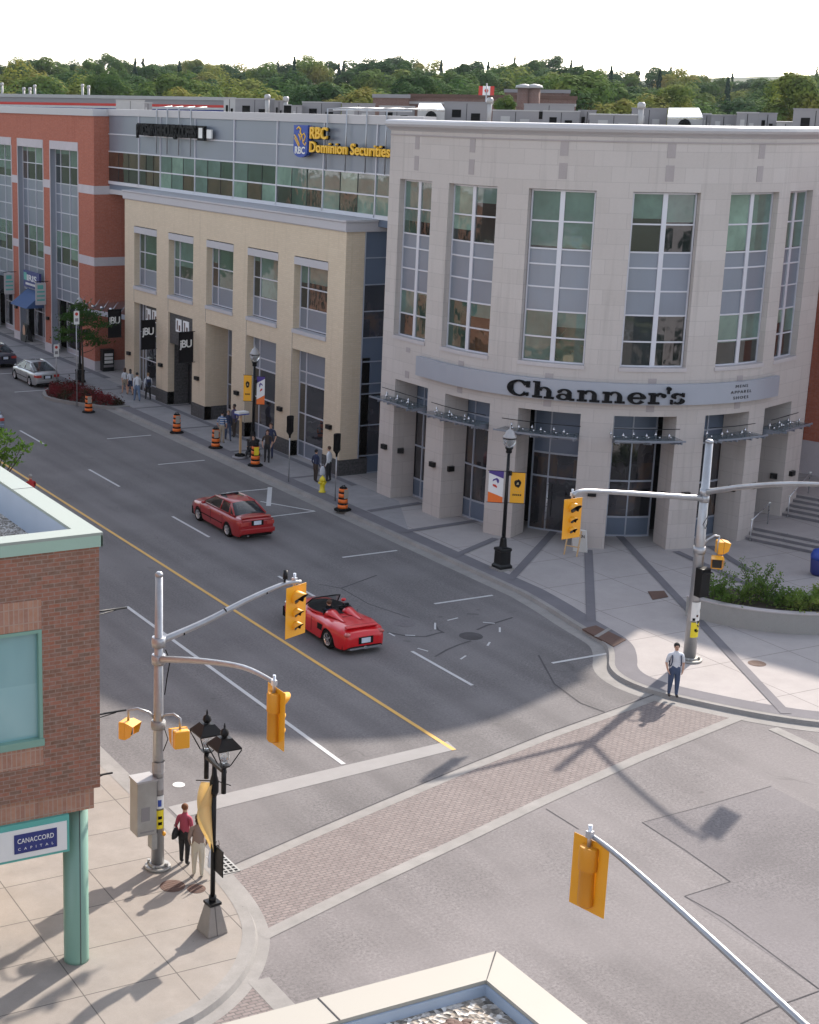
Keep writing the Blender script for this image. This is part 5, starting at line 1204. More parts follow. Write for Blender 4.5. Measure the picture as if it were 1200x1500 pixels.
# ---------------------------------------------------------------- small street things
def tf(mb, name, mat, t, **k): return mb.build(name, M[mat] if isinstance(mat, str) else mat, t, **k)
drums = [(G(130, 604, .0), 'drum in the road at the tip of the red flower bed'), (G(259, 634), 'drum on the kerb opposite the dark doorway'), (G(316, 656), 'drum beside the man in the striped shirt'), (G(374, 682), 'drum with bright yellow notice at the foot of the lamp'), (G(502, 747), 'drum beside the right-hand hooded meter')]
dr0 = thing('traffic_drum', 'x', 'traffic drum', (0, 0, 0), 0, 'orange and black traffic drums along the far kerb')
mb = MB(); mb.lathe([(.40, 0), (.40, .05), (.30, .10), (.25, .11)], (0, 0, 0), 16); sub(mb, 'rubber_foot', M['rubber'], dr0)
mb = MB(); zs = [.10, .27, .36, .53, .62, .79, .88, 1.02]
for k in range(len(zs)-1):
    r0_, r1_ = .235-.045*zs[k], .235-.045*zs[k+1]
    mb.lathe([(r0_+(.0 if k % 2 else .006), zs[k]), (r1_+(.0 if k % 2 else .006), zs[k+1])], (0, 0, 0), 18, 1 if k % 2 else 0)
mb.lathe([(.19, 1.02), (.15, 1.08), (.05, 1.09)], (0, 0, 0), 18, 1); mb.tube([(-.1, 0, 1.08), (-.08, 0, 1.15), (.08, 0, 1.15), (.1, 0, 1.08)], .018, 6, 1)
sub(mb, 'barrel', [M['orange'], M['rubber']], dr0)
def notice(par, mat): mb = MB(); mb.obox((-.03, -.245, .80), (.25, .015, .42)); return sub(mb, 'notice', M[mat], par, (0, 0, 0), .0)
for i, (p, lb) in enumerate(drums):
    if i == 0: d_ = dr0; d_.location = p; d_['label'] = 'orange and black traffic '+lb
    else: d_ = dup(dr0, p, random.uniform(-.3, .2), 'orange and black traffic '+lb)
for d_ in [o for o in COL.objects if o.name.startswith('traffic_drum')]: notice(d_, 'lbl_yellow' if 'yellow notice' in d_['label'] else 'flash')
for (px_, py_, top, lb) in ((423, 706, 609, 'black hooded parking meter on a thin post, the left one by the tan building'), (491, 734, 635, 'black hooded parking meter on a thin post, the right one nearest the stone building')):
    p = G(px_, py_); t = wthing('parking_meter', lb, 'parking meter', p); h = VZ(px_, top, p.x, p.y)
    mb = MB(); mb.tube([(p.x, p.y, p.z), (p.x, p.y, h-.9)], .03, 8); tf(mb, 'post', 'steel', t)
    mb = MB(); mb.lathe([(.05, -1.1), (.07, -.95), (.20, -.78), (.19, -.45), (.20, -.04), (.17, .0)], (p.x, p.y, h), 8, sm=False); mb.v = [(v[0], p.y+(v[1]-p.y)*.6, v[2]) for v in mb.v]; tf(mb, 'hood', 'canvas_black', t)
p = G(472, 721); t = wthing('fire_hydrant', 'yellow fire hydrant on the far pavement near the two people talking', 'fire hydrant', p)
mb = MB(); mb.lathe([(.17, 0), (.17, .06), (.12, .08), (.12, .55), (.15, .57), (.15, .61), (.13, .68), (.07, .76), (.03, .78), (.03, .82)], tuple(p), 14); tf(mb, 'barrel', 'hydrant', t)
mb = MB(); mb.tube([(p.x-.2, p.y, p.z+.48), (p.x+.2, p.y, p.z+.48)], .06, 10); mb.tube([(p.x, p.y, p.z+.45), (p.x, p.y-.2, p.z+.45)], .07, 10); tf(mb, 'outlet', 'hydrant', t)
p = Vector((36.62, 71.7, .13)); t = wthing('picket_sign', 'wooden post in a round base with a flat white and blue board, beside lamp', 'sign', p)
mb = MB(); mb.lathe([(.42, 0), (.42, .08), (.34, .12)], tuple(p), 18); tf(mb, 'base', 'hvac', t)
mb = MB(); mb.lathe([(.3, .12), (.28, .2), (.1, .26)], tuple(p), 8); tf(mb, 'sandbag', 'rubber', t)
mb = MB(); mb.obox((p.x, p.y, p.z+1.25), (.10, .10, 2.3)); tf(mb, 'post', 'wood', t)
mb = MB(); mb.obox((p.x+.05, p.y, p.z+2.42), (.62, .42, .10), .15); tf(mb, 'board', 'sticker_white', t)
mb = MB(); mb.obox((p.x+.05, p.y, p.z+2.34), (.66, .46, .055), .15); tf(mb, 'blue_board', 'blue', t)
# open A-board at the shop entrance
p = G(843, 811); t = wthing('sandwich_board', 'white wooden sandwich board reading OPEN beside the stone pier', 'sandwich board', p, None)
mb = MB(); mb.obox((p.x+.22, p.y+.05, p.z+.52), (.05, .62, 1.08), .55, ry=-.3, m=0); b1 = tf(mb, 'board', 'sticker_white', t)
mb = MB()
for s_ in (-.28, .28): mb.obox((p.x-.22+s_*-.5, p.y-.05+s_*.85, p.z+.5), (.05, .05, 1.08), .55, ry=.35)
mb.obox((p.x-.22, p.y-.05, p.z+.35), (.04, .6, .05), .55, ry=.35); tf(mb, 'rear_leg', 'wood', t)
Mb = Matrix.Translation((p.x+.22, p.y+.05, p.z+.52)) @ Matrix.Rotation(.55, 4, 'Z') @ Matrix.Rotation(-.3, 4, 'Y')
for tx, zz_, wd in (('OPEN', .18, .46), ):
    lettering('lettering', tx, .2, M['black_metal'], b1, lambda a, b, c_: tuple(Mb @ Vector((.028+c_, a, zz_+b))), .003, .006, 1, 1, 'C', wd)
    lettering('lettering', tx, .2, M['black_metal'], b1, lambda a, b, c_: tuple(Mb @ Vector((-.028-c_, -a, zz_+b))), .003, .006, 1, 1, 'C', wd)
# far pavement: news box, portrait board, parking signs
p = G(157, 543); t = wthing('newspaper_box', 'black and white newspaper box in front of the red brick side wall', 'newspaper box', p)
mb = MB(); mb.box(p.x-.4, p.y-.28, p.z, p.x+.42, p.y+.28, p.z+1.5); bx_ = tf(mb, 'cabinet', 'black_metal', t, bevel=.02)
mb = MB()
for z in (.55, .8, 1.05): mb.box(p.x-.3, p.y-.29, p.z+z, p.x+.32, p.y-.281, p.z+z+.19)
tf(mb, 'window', 'sticker_white', t); mb = MB(); mb.box(p.x-.36, p.y-.285, p.z+.28, p.x+.38, p.y-.282, p.z+.45); tf(mb, 'panel', 'hvac', t)
p = G(39, 500); t = wthing('portrait_board', 'black sandwich board with a face picture outside the red building shops', 'sandwich board', p)
mb = MB(); mb.obox((p.x-.15, p.y, p.z+.7), (.05, 1.0, 1.4), 0, ry=.15); q = tf(mb, 'board', 'black_metal', t)
mb = MB(); mb.obox((p.x+.2, p.y, p.z+.65), (.05, 1.0, 1.3), 0, ry=-.2); tf(mb, 'rear_board', 'black_metal', t)
mb = MB(); mb.ell((p.x-.195, p.y, p.z+.85), (.02, .3, .42), 12); tf(mb, 'portrait', plain('portrait', (.5, .28, .18), .6, var=.2, sc=3), q)
def roadsign(px_, py_, topy, label, xoff=0):
    p = G(px_, py_); t = wthing('parking_sign', label, 'street sign', p); h = VZ(px_-1, topy, p.x, p.y)
    mb = MB(); mb.tube([(p.x, p.y, p.z), (p.x, p.y, h)], .03, 8); tf(mb, 'post', 'steel', t)
    mb = MB(); mb.obox((p.x, p.y-.04, h-.42), (.34, .02, .8)); s_ = tf(mb, 'plate', 'sticker_white', t)
    mb = MB(); mb.lathe([(.1, 0), (.1, .004)], (0, 0, 0), 16); mb.v = [(p.x+v[0], p.y-.051-v[2], h-.2+v[1]) for v in mb.v]; tf(mb, 'symbol', 'red', s_)
    mb = MB(); mb.box(p.x-.1, p.y-.056, h-.65, p.x+.1, p.y-.052, h-.45); tf(mb, 'print', 'hvac', s_)
    return t
roadsign(83, 568, 504, 'thin grey parking sign post standing beside the parked silver sedan'); roadsign(113, 596, 455, 'tall thin sign post standing in the red flower bed')

# ---------------------------------------------------------------- planters
bed = [(36.3, 95.6), (35.1, 95.3), (33.9, 94.2), (33.25, 92.6), (33.2, 91.4), (34.2, 89.2), (35.3, 87.6), (36.0, 87.0), (36.9, 87.1)]
bp = smooth(bed, 2); mb = MB(); inn = offset(bp, .2)
cx_ = 35.6; t = wthing('flower_bed', 'raised kerb island bed of low red plants at the roadside', 'flower bed', (cx_, 91, 0))
inn = [(a+(cx_-a)*.09, b+(91.2-b)*.06) for a, b in bp]
for (a, za), (b, zb_) in (((bp, 0), (bp, .2)), ((bp, .2), (inn, .2)), ((inn, .2), (inn, .1))): ribbon(mb, a, b, za, zb_)
mb.build('kerb', M['kerb'], t, weld=True, fixn=True)
mb = MB(); mb.poly([(a, b, .17) for a, b in inn]); mb.build('soil', M['soil'], t, fixn=True)
def inside(p, poly):
    c_ = False; n_ = len(poly)
    for i in range(n_):
        x1, y1 = poly[i]; x2, y2 = poly[(i+1) % n_]
        if (y1 > p[1]) != (y2 > p[1]) and p[0] < (x2-x1)*(p[1]-y1)/(y2-y1)+x1: c_ = not c_
    return c_
def leaves(mb, c_, n_, sp, sz, m=0, flat=.5):
    for _ in range(n_):
        p = Vector((random.gauss(c_[0], sp[0]), random.gauss(c_[1], sp[1]), c_[2]+abs(random.gauss(0, sp[2]))))
        nrm = Vector((random.uniform(-1, 1), random.uniform(-1, 1), random.uniform(flat, 1.4))).normalized(); a = nrm.orthogonal().normalized(); b = nrm.cross(a); th = random.uniform(0, 2*PI); s_ = sz*random.uniform(.6, 1.4)
        u = (a*math.cos(th)+b*math.sin(th))*s_; v_ = (b*math.cos(th)-a*math.sin(th))*s_*.55
        k = mb.vs([p-u, p-v_*.9, p+u, p+v_*.9]); mb.face((k, k+1, k+2, k+3), m)
mb = MB(); random.seed(5)
for _ in range(420):
    p = (random.uniform(33, 37), random.uniform(87, 96))
    if inside(p, inn): leaves(mb, (p[0], p[1], .2), 24, (.09, .09, .2), .08)
o = mb.build('red_plants', M['red_flower'], org=(35.2, 91, .2)); tag(o, 'mass of dark red bedding plants filling the roadside island', 'plants', kind='stuff')
# concrete planter on the plaza
pcx, pcy, pr = 44.6, 42.55, 4.95
t = wthing('concrete_planter', 'long curved grey concrete planter on the plaza at right edge', 'planter', (41, 39.5, .13))
def PP(s, o=0.0): a = R(193+s/pr*57.3); return ((pcx+(pr+o)*math.cos(a)), (pcy+(pr+o)*math.sin(a)))
mb = MB(); pbox(mb, PP, 0, 9.4, -.28, 0, .13, .86, step=.35); pbox(mb, PP, 0, 9.4, -2.6, -2.35, .13, .86, step=.35); pass
pbox(mb, PP, -.25, 0, -2.6, 0, .13, .86, step=.35)
tf(mb, 'wall', concrete('planter_concrete', (.33, .325, .31), var=.08), t, fixn=True)
mb = MB(); pbox(mb, PP, -.27, 9.4, -.30, .02, .862, .90, step=.35); tf(mb, 'rim', 'stone_plain', t, fixn=True)
mb = MB(); pbox(mb, PP, 0, 9.4, -2.36, -.27, .5, .80, step=.5); tf(mb, 'soil', 'soil', t, fixn=True)
random.seed(21)
for i in range(17):
    s = .15+i*.5; tall = {0: .3, 1: 1.15, 2: .35, 3: .8, 4: 1.25, 5: 1.0, 6: .6}.get(i, .55); o_ = random.uniform(-1.5, -.6); x, y = PP(s, o_)
    mb = MB()
    for k in range(7 if tall > .5 else 5):
        a = random.uniform(0, 2*PI); l_ = random.uniform(.35, .75); pts = [(x, y, .8), (x+math.cos(a)*l_*.5, y+math.sin(a)*l_*.5, .8+tall*.6), (x+math.cos(a)*l_, y+math.sin(a)*l_, .8+tall*random.uniform(.7, 1.15))]
        mb.tube(pts, .012, 4, 1)
        for f in range(7): q = Vector(pts[0]).lerp(Vector(pts[2]), (f+1)/7.5); leaves(mb, (q.x, q.y, q.z+tall*.08), 13, (.09, .09, .08), .05, 0, -.4)
    leaves(mb, (x, y, .84), random.randint(110, 230), (.30, .30, .10+tall*.26), random.uniform(.045, .07))
    o = mb.build('shrub', [M['shrub'], M['bark']], org=(x, y, .8)); lab = ['low green shrub at the left tip of the concrete planter', 'thin arching shrub near the left tip of the concrete planter', 'low shrub behind the rim left of the tallest bush', 'bushy shrub just left of the tallest bush in the planter', 'tallest bushy shrub with upright shoots in the planter', 'broad shrub just right of the tallest bush in the planter']
    tag(o, lab[i] if i < 6 else 'low yellow-green or reddish ground shrub in the right half of the planter', 'shrub', 'shrubs in the concrete planter')
# handrails by the steps
for i, (pa, pb) in enumerate(((B0+E1*.0+N1*.25, B0+E1*1.55+N1*.25), (B0+E1*3.4+N1*.3, B0+E1*5.3+N1*.3))):
    zz0 = (.13, .61)[i]; zz1 = (.61, 1.39)[i]
    t = wthing('handrail', ['steel handrail of the lower steps against the stone building', 'steel handrail of the upper steps against the stone building'][i], 'handrail', (pa.x, pa.y, zz0))
    mb = MB(); mb.tube([(pa.x, pa.y, zz0), (pa.x, pa.y, zz0+.95), (pb.x, pb.y, zz1+.95), (pb.x, pb.y, zz1)], .025, 8); tf(mb, 'rail', 'steel_bright', t)
    mb = MB()
    for q, z in ((pa, zz0), (pb, zz1)): mb.ell((q.x, q.y, z+.97), (.06, .06, .04), 8)
    tf(mb, 'end_cap', 'sticker_white', t)

# ================================================================ CARS
def interp(pts, y):
    if y <= pts[0][0]: return pts[0][1]
    for (a, va), (b, vb) in zip(pts[:-1], pts[1:]):
        if y <= b: f = (y-a)/(b-a); f = f*f*(3-2*f)*.6+f*.4; return va+(vb-va)*f
    return pts[-1][1]
def make_car(name, label, cat, loc, rz, mat, Lc, Wc, wb, wr, belt, top, gh=None, sill=.2, wid=None, tail='v', plate_z=.75, shift=0.0, lampz=.78, rim='steel_bright', extras=None):
    t = thing(name, label, cat, loc, rz)
    hw = Wc/2; ys = sorted(set([round(-Lc/2+Lc*i/46, 3) for i in range(47)]+[round(-Lc/2+.04, 3), round(Lc/2-.04, 3), round(-Lc/2+.12, 3), round(Lc/2-.12, 3)]))
    wy = (-wb/2+shift, wb/2+shift)
    widf = wid or [(-Lc/2, .80), (-Lc/2+.10, .90), (-Lc/2+.5, .97), (-.3, 1.0), (.8, .99), (Lc/2-.6, .93), (Lc/2-.15, .80), (Lc/2, .68)]
    mb = MB(); rings = []
    for y in ys:
        w_ = hw*interp(widf, y); zb_ = interp(belt, y); zt_ = interp(top, y); zs = sill
        e_ = min(y+Lc/2, Lc/2-y)
        if e_ < .14: zs = sill+(.14-e_)*1.0; 
        for c_ in wy:
            d_ = abs(y-c_); ra = wr+.05
            if d_ < ra: zs = max(zs, math.sqrt(ra*ra-d_*d_)+wr*.98)
        z1 = max(zs+.01, min(.42, zb_-.2)); z2 = max(z1+.01, zb_-.24); z3 = max(z2+.01, zb_-.06)
        fl = 1.0
        for c_ in wy:
            d_ = abs(y-c_)
            if d_ < .55: fl = max(fl, 1+.018*math.cos(d_/.55*PI/2))
        half = [(w_*.965*fl, zs), (w_*1.0*fl, z1), (w_*1.0*fl, z2), (w_*.965, z3), (w_*.88, zb_), (w_*.5, zb_+(zt_-zb_)*.8), (0, zt_)]
        pts = [(x, y, z) for x, z in half]+[(-x, y, z) for x, z in half[-2::-1]]
        rings.append(mb.vs(pts))
    n_ = 13
    for i in range(len(rings)-1):
        for k in range(n_-1): mb.face((rings[i]+k, rings[i+1]+k, rings[i+1]+k+1, rings[i]+k+1), 0, True)
    mb.face([rings[0]+k for k in range(n_)], 0); mb.face([rings[-1]+n_-1-k for k in range(n_)], 0)
    b_ = sub(mb, 'body', mat, t, weld=True, fixn=True)
    ss = b_.modifiers.new('s', 'SUBSURF'); ss.levels = 1; ss.render_levels = 1
    mb = MB(); mb.box(-hw*.86, -Lc/2+.2, .16, hw*.86, Lc/2-.25, .5)
    for c_ in wy: mb.box(-hw*.93, c_-wr*.98, wr*.6, hw*.93, c_+wr*.98, wr*1.9)
    sub(mb, 'underbody', M['rubber'], t)
    for c_ in wy:
        for sg in (-1, 1):
            e = thing('wheel', None, None, (sg*(hw-.12), c_, wr)); e.parent = t
            mb = MB(); mb.lathe([(wr*.66, -.10), (wr*.94, -.10), (wr, -.07), (wr, .07), (wr*.94, .10), (wr*.66, .10)], (0, 0, 0), 24, caps=False); mb.v = [(v[2], v[0], v[1]) for v in mb.v]; sub(mb, 'tyre', M['rubber'], e, fixn=True)
            mb = MB(); mb.lathe([(wr*.66, -.075), (wr*.68, .098), (wr*.62, .10), (wr*.58, .04)], (0, 0, 0), 24)
            for k in range(5): a = 2*PI*k/5; mb.obox((wr*.34*math.cos(a), wr*.34*math.sin(a), .075), (wr*.6, wr*.2, .035), a)
            mb.lathe([(wr*.14, .05), (wr*.13, .10)], (0, 0, 0), 12); mb.v = [(sg*v[2], v[0], v[1]) for v in mb.v]; sub(mb, 'rim', M[rim], e, fixn=True)
    if gh:
        y1, y2, y3, y4, zb0, zb1, zr, wb_, wr_ = gh    # rear base, roof rear, roof front, screen base
        n_ = 6; mb = MB(); R_ = []
        def row(y, hwid, z, cr): return mb.vs([(hwid*(1-2*k/n_), y, z+cr*(1-(1-2*k/n_)**2)) for k in range(n_+1)])
        rb_ = row(y1, wb_, zb0, .03); rr = row(y2, wr_, zr-.03, .05); rm = row((y2+y3)/2, wr_*1.02, zr, .05); rf_ = row(y3, wr_, zr-.02, .05); fb = row(y4, wb_*.97, zb1, .04)
        def band(a, b, m_):
            for k in range(n_): mb.face((a+k, a+k+1, b+k+1, b+k), m_, True)
        band(rb_, rr, 0); band(rr, rm, 1); band(rm, rf_, 1); band(rf_, fb, 0)
        for off_, s_ in ((0, 1), (n_, -1)):
            bm_ = mb.vs([(s_*wb_*1.0, y, z) for y, z in ((y1+.12, zb0-.01), ((y1+y4)/2, (zb0+zb1)/2-.01), (y4-.1, zb1-.02))])
            mb.face([rb_+off_, rr+off_, rm+off_, rf_+off_, fb+off_, bm_+2, bm_+1, bm_][::s_], 0)
        g_ = sub(mb, 'cabin', [M['car_glass'], mat], t, fixn=True)
        mb = MB(); ed = .028
        for s_ in (-1, 1):
            mb.tube([(s_*wb_, y1, zb0), (s_*wr_, y2, zr-.03)], .04, 6); mb.tube([(s_*wr_, y2, zr-.03), (s_*wr_*1.02, (y2+y3)/2, zr), (s_*wr_, y3, zr-.02)], ed+.012, 6)
            mb.tube([(s_*wr_, y3, zr-.02), (s_*wb_*.97, y4, zb1)], ed, 6)
            ym = (y2+y3)/2-.05; mb.tube([(s_*wr_*1.03, ym, zr-.02), (s_*wb_*1.005, ym, (zb0+zb1)/2)], .03, 6)
            mb.tube([(s_*wr_*1.0, y2-.02, zr-.05), (s_*wb_*1.0, y1+.42, zb0+.0)], .055, 6); mb.tube([(s_*wb_*1.01, y1+.1, zb0), (s_*wb_*1.01, y4-.1, zb1)], .02, 6)
        sub(mb, 'pillar', mat, t)
        for s_ in (-1, 1):
            mb = MB(); mb.ell((s_*(hw+.02), y4-.35, zb1+.05), (.11, .07, .075), 10); sub(mb, 'mirror', mat, t)
    # lamps, plates, seams
    yr = -Lc/2
    for s_ in (-1, 1):
        mb = MB()
        if tail == 'v': mb.obox((s_*hw*.66, yr+.035, lampz), (hw*.40, .10, .17)); mb.obox((s_*hw*.88, yr+.14, lampz), (.06, .2, .15), s_*-.3)
        else: mb.ell((s_*hw*.66, yr+.17, lampz), (.19, .11, .075), 12, rz=s_*-.55)
        sub(mb, 'tail_light', M['tail'], t, bevel=.01)
        mb = MB(); mb.ell((s_*hw*.58, Lc/2-.22, .60), (.17, .13, .07), 12, rz=s_*-.3); sub(mb, 'headlight', M['chrome'], t)
    mb = MB(); mb.obox((0, yr-.005, plate_z), (.34, .02, .17)); sub(mb, 'licence_plate', M['plate'], t)
    mb = MB(); mb.obox((0, yr+.008, plate_z), (.56, .02, .24)); sub(mb, 'plate_recess', M['rubber'], t)
    if extras: extras(t, mat, hw, Lc)
    t.scale = {'red_convertible': (1.03, 1.10, 1.03), 'parked_sedan': (1.03, 1.09, 1.0), 'silver_sedan': (1.02, 1.05, 1.0)}.get(name, (1, 1, 1))
    return t
def side_details(t, mat, hw, Lc, seams=(-.95, .1, 1.05), z0=.32, z1=.88):
    mb = MB()
    for s_ in (-1, 1):
        for y in seams: mb.obox((s_*(hw*1.003), y, (z0+z1)/2), (.006, .012, z1-z0))
        mb.obox((s_*(hw*1.006), .05, .50), (.012, 2.0, .035))
    sub(mb, 'door_seam', M['rubber'], t)
    for s_ in (-1, 1):
        for y in (-.75, .3): mb = MB(); mb.obox((s_*(hw*1.0), y, .82), (.03, .16, .03)); sub(mb, 'door_handle', mat, t)
def ex_sedan(t, mat, hw, Lc):
    side_details(t, mat, hw, Lc)
    mb = MB(); mb.obox((0, -.15, 1.44), (.86, .50, .02)); mb.obox((0, .12, 1.475), (.84, .06, .05), rx=.3); sub(mb, 'sunroof', M['car_glass'], t)
    mb = MB(); mb.obox((0, -Lc/2+.16, 1.02), (1.34, .14, .05), rx=.15); sub(mb, 'spoiler', mat, t)
    mb = MB(); mb.box(-hw*.9, -Lc/2-.03, .36, hw*.9, -Lc/2+.05, .56); mb.box(-hw*.8, -Lc/2-.02, .9, hw*.8, -Lc/2+.03, .96); sub(mb, 'rear_bumper', mat, t, bevel=.03)
    mb = MB(); mb.tube([(-.45, -Lc/2+.05, .26), (-.45, -Lc/2-.04, .26)], .03, 8); sub(mb, 'exhaust', M['chrome'], t)
def ex_plain(t, mat, hw, Lc):
    side_details(t, mat, hw, Lc); mb = MB(); mb.box(-hw*.86, -Lc/2-.025, .34, hw*.86, -Lc/2+.05, .52); sub(mb, 'rear_bumper', mat, t, bevel=.03)
# red sedan
make_car('parked_sedan', 'dark red older sedan with open sunroof driving away in the middle lane', 'car', (30.2, 59.95, 0), 0, M['car_red'], 4.72, 1.80, 2.66, .31,
    [(-2.36, .86), (-2.2, .97), (-1.4, .96), (1.1, .92), (1.9, .82), (2.3, .70), (2.36, .62)], [(-2.36, .90), (-2.2, 1.02), (-1.5, 1.05), (1.0, 1.0), (1.9, .90), (2.3, .76), (2.36, .66)],
    (-1.72, -1.12, .28, 1.08, 1.0, .97, 1.42, .74, .56), .2, None, 'v', .80, extras=ex_sedan)
# silver sedan
make_car('silver_sedan', 'silver sedan with sloping rear window parked at the far kerb', 'car', (34.75, 98.2, 0), 0, M['car_silver'], 4.85, 1.80, 2.8, .33,
    [(-2.42, .88), (-2.25, 1.0), (-1.4, 1.0), (1.1, .95), (1.9, .82), (2.35, .68), (2.42, .6)], [(-2.42, .93), (-2.25, 1.04), (-1.6, 1.08), (1.0, 1.03), (1.9, .90), (2.35, .75), (2.42, .64)],
    (-1.95, -.85, .35, 1.35, 1.05, .99, 1.46, .78, .58), .2, None, 'v', .72, extras=ex_plain)
make_car('dark_sedan', 'dark blue sedan parked at the far kerb, cut by the left edge', 'car', (34.7, 106.4, 0), 0, M['car_dark'], 4.9, 1.82, 2.8, .32,
    [(-2.45, .86), (-2.3, .98), (-1.4, .98), (1.1, .93), (1.9, .82), (2.38, .68), (2.45, .6)], [(-2.45, .90), (-2.3, 1.03), (-1.6, 1.06), (1.0, 1.0), (1.9, .88), (2.38, .74), (2.45, .64)],
    (-1.75, -1.0, .3, 1.15, 1.03, .98, 1.42, .77, .57), .2, None, 'v', .75, extras=ex_plain)
make_car('blue_sedan', 'pale blue sedan driving away at the left edge above the tree', 'car', (26.75, 85.4, 0), 0, M['car_blue'], 4.85, 1.84, 2.75, .32,
    [(-2.42, .88), (-2.25, 1.0), (-1.4, 1.0), (1.1, .95), (1.9, .82), (2.35, .68), (2.42, .6)], [(-2.42, .93), (-2.25, 1.04), (-1.6, 1.07), (1.0, 1.03), (1.9, .90), (2.35, .75), (2.42, .64)],
    (-1.8, -1.0, .3, 1.2, 1.05, .99, 1.44, .78, .58), .2, None, 'v', .72, extras=ex_plain)
# red convertible
def ex_roadster(t, mat, hw, Lc):
    mb = MB(); mb.lathe([(.01, .012), (1, 0)], (0, .16, .948), 28, sm=False); mb.v = [(v[0]*.66, .16+(v[1]-.16)*.74 if False else (v[1]-.16)*.82+.16, v[2]) for v in mb.v]; sub(mb, 'cockpit', M['dark'], t)
    mb = MB(); n_ = 24; prev = None
    for i in range(n_+1):
        a = 2*PI*i/n_; x, y = .68*math.cos(a), .16+.84*math.sin(a); z = .93
        q = mb.vs([(x, y, z-.06), (x*1.04, .16+(y-.16)*1.03, z), (x*.96, .16+(y-.16)*.96, z-.01)])
        if prev is not None:
            for k in range(2): mb.face((prev+k, q+k, q+k+1, prev+k+1), 0, True)
        prev = q
    sub(mb, 'cockpit_rim', mat, t)
    for s_ in (-1, 1):                             # seats, head restraints and humps
        mb = MB(); mb.obox((s_*.33, -.30, .86), (.44, .18, .42), rx=.25); mb.obox((s_*.33, -.36, 1.10), (.24, .10, .16)); sub(mb, 'seat', M['dark'], t, bevel=.04)
        mb = MB(); n_ = 10; prev = None
        for i in range(n_+1):
            f = i/n_; y = -.52-f*.85; hh = .15*(1-f)**1.3; ww = .24*(1-f*.75)
            q = mb.vs([(s_*.33+ww*math.cos(a), y, .925+.02*(1-f)+hh*max(0, math.sin(a))) for a in [PI*k/8 for k in range(9)]])
            if prev is not None:
                for k in range(8): mb.face((prev+k, prev+k+1, q+k+1, q+k), 0, True)
            else: mb.face([q+k for k in range(9)])
            prev = q
        sub(mb, 'headrest_hump', mat, t, fixn=True)
        mb = MB(); mb.ell((s_*(hw*.95), .60, .93), (.10, .07, .06), 10); sub(mb, 'mirror', mat, t)
        mb = MB(); mb.obox((s_*hw*.985, -.72, .62), (.02, .30, .20)); sub(mb, 'side_intake', M['rubber'], t)
    mb = MB(); mb.tube([(-.64, .62, .93), (-.54, .34, 1.22), (-.3, .26, 1.27), (.3, .26, 1.27), (.54, .34, 1.22), (.64, .62, .93)], .022, 6); sub(mb, 'windscreen_frame', M['dark'], t)
    mb = MB(); mb.poly([(-.62, .64, .93), (.62, .64, .93), (.53, .34, 1.22), (.3, .27, 1.26), (-.3, .27, 1.26), (-.53, .34, 1.22)]); sub(mb, 'windscreen', M['canopy_glass'], t)
    mb = MB(); mb.tube([(-.30, -.48, .95), (-.30, -.50, 1.10), (-.2, -.5, 1.14), (.2, -.5, 1.14), (.30, -.50, 1.10), (.30, -.48, .95)], .02, 6); sub(mb, 'roll_bar', M['dark'], t)
    mb = MB(); mb.obox((0, -Lc/2+.30, .90), (1.2, .16, .03), rx=.1); mb.obox((0, -Lc/2+.33, .875), (1.24, .05, .03)); sub(mb, 'spoiler', mat, t, bevel=.01)
    mb = MB(); mb.obox((0, -.98, .945), (.95, .012, .01)); mb.obox((0, -Lc/2+.42, .90), (1.1, .012, .01)); mb.obox((hw*1.0, -.2, .58), (.008, .012, .5)); mb.obox((-hw*1.0, -.2, .58), (.008, .012, .5)); mb.obox((-hw*1.0, .75, .58), (.008, .012, .5)); sub(mb, 'panel_gap', M['rubber'], t)
    mb = MB(); mb.tube([(0, -Lc/2+.1, .24), (0, -Lc/2-.02, .24)], .06, 10); sub(mb, 'exhaust', M['chrome'], t)
    mb = MB(); mb.box(-.6, -Lc/2+.0, .20, .6, -Lc/2+.1, .27); sub(mb, 'rear_valance', M['chrome'], t)
make_car('red_convertible', 'bright red two-seat convertible with its roof down passing the yellow signal', 'car', (26.95, 45.5, 0), .0, M['car_red2'], 4.3, 1.80, 2.42, .325,
    [(-2.15, .60), (-2.05, .74), (-1.75, .83), (-1.2, .87), (-.4, .84), (.6, .82), (1.3, .80), (1.8, .70), (2.08, .55), (2.15, .48)], [(-2.15, .64), (-2.05, .78), (-1.7, .90), (-1.0, .93), (-.4, .91), (.8, .93), (1.3, .86), (1.8, .74), (2.08, .60), (2.15, .5)],
    None, .19, [(-2.15, .66), (-2.05, .82), (-1.8, .95), (-1.2, 1.0), (-.2, .96), (.6, .95), (1.25, .98), (1.8, .86), (2.08, .66), (2.15, .5)], 'p', .50, .03, .70, 'chrome', ex_roadster)
# blue bin at the right edge
p = G(1199, 842); t = wthing('litter_bin', 'blue-topped dark bin cut off by the right edge before the steps', 'bin', p)
mb = MB(); mb.lathe([(.26, 0), (.33, .1), (.36, .62), (.34, .66)], tuple(p), 18); mb.build('body', M['navy'], t)
mb = MB(); mb.lathe([(.37, .66), (.38, .8), (.30, 1.02), (.1, 1.1)], tuple(p), 18); mb.build('lid', M['blue'], t)

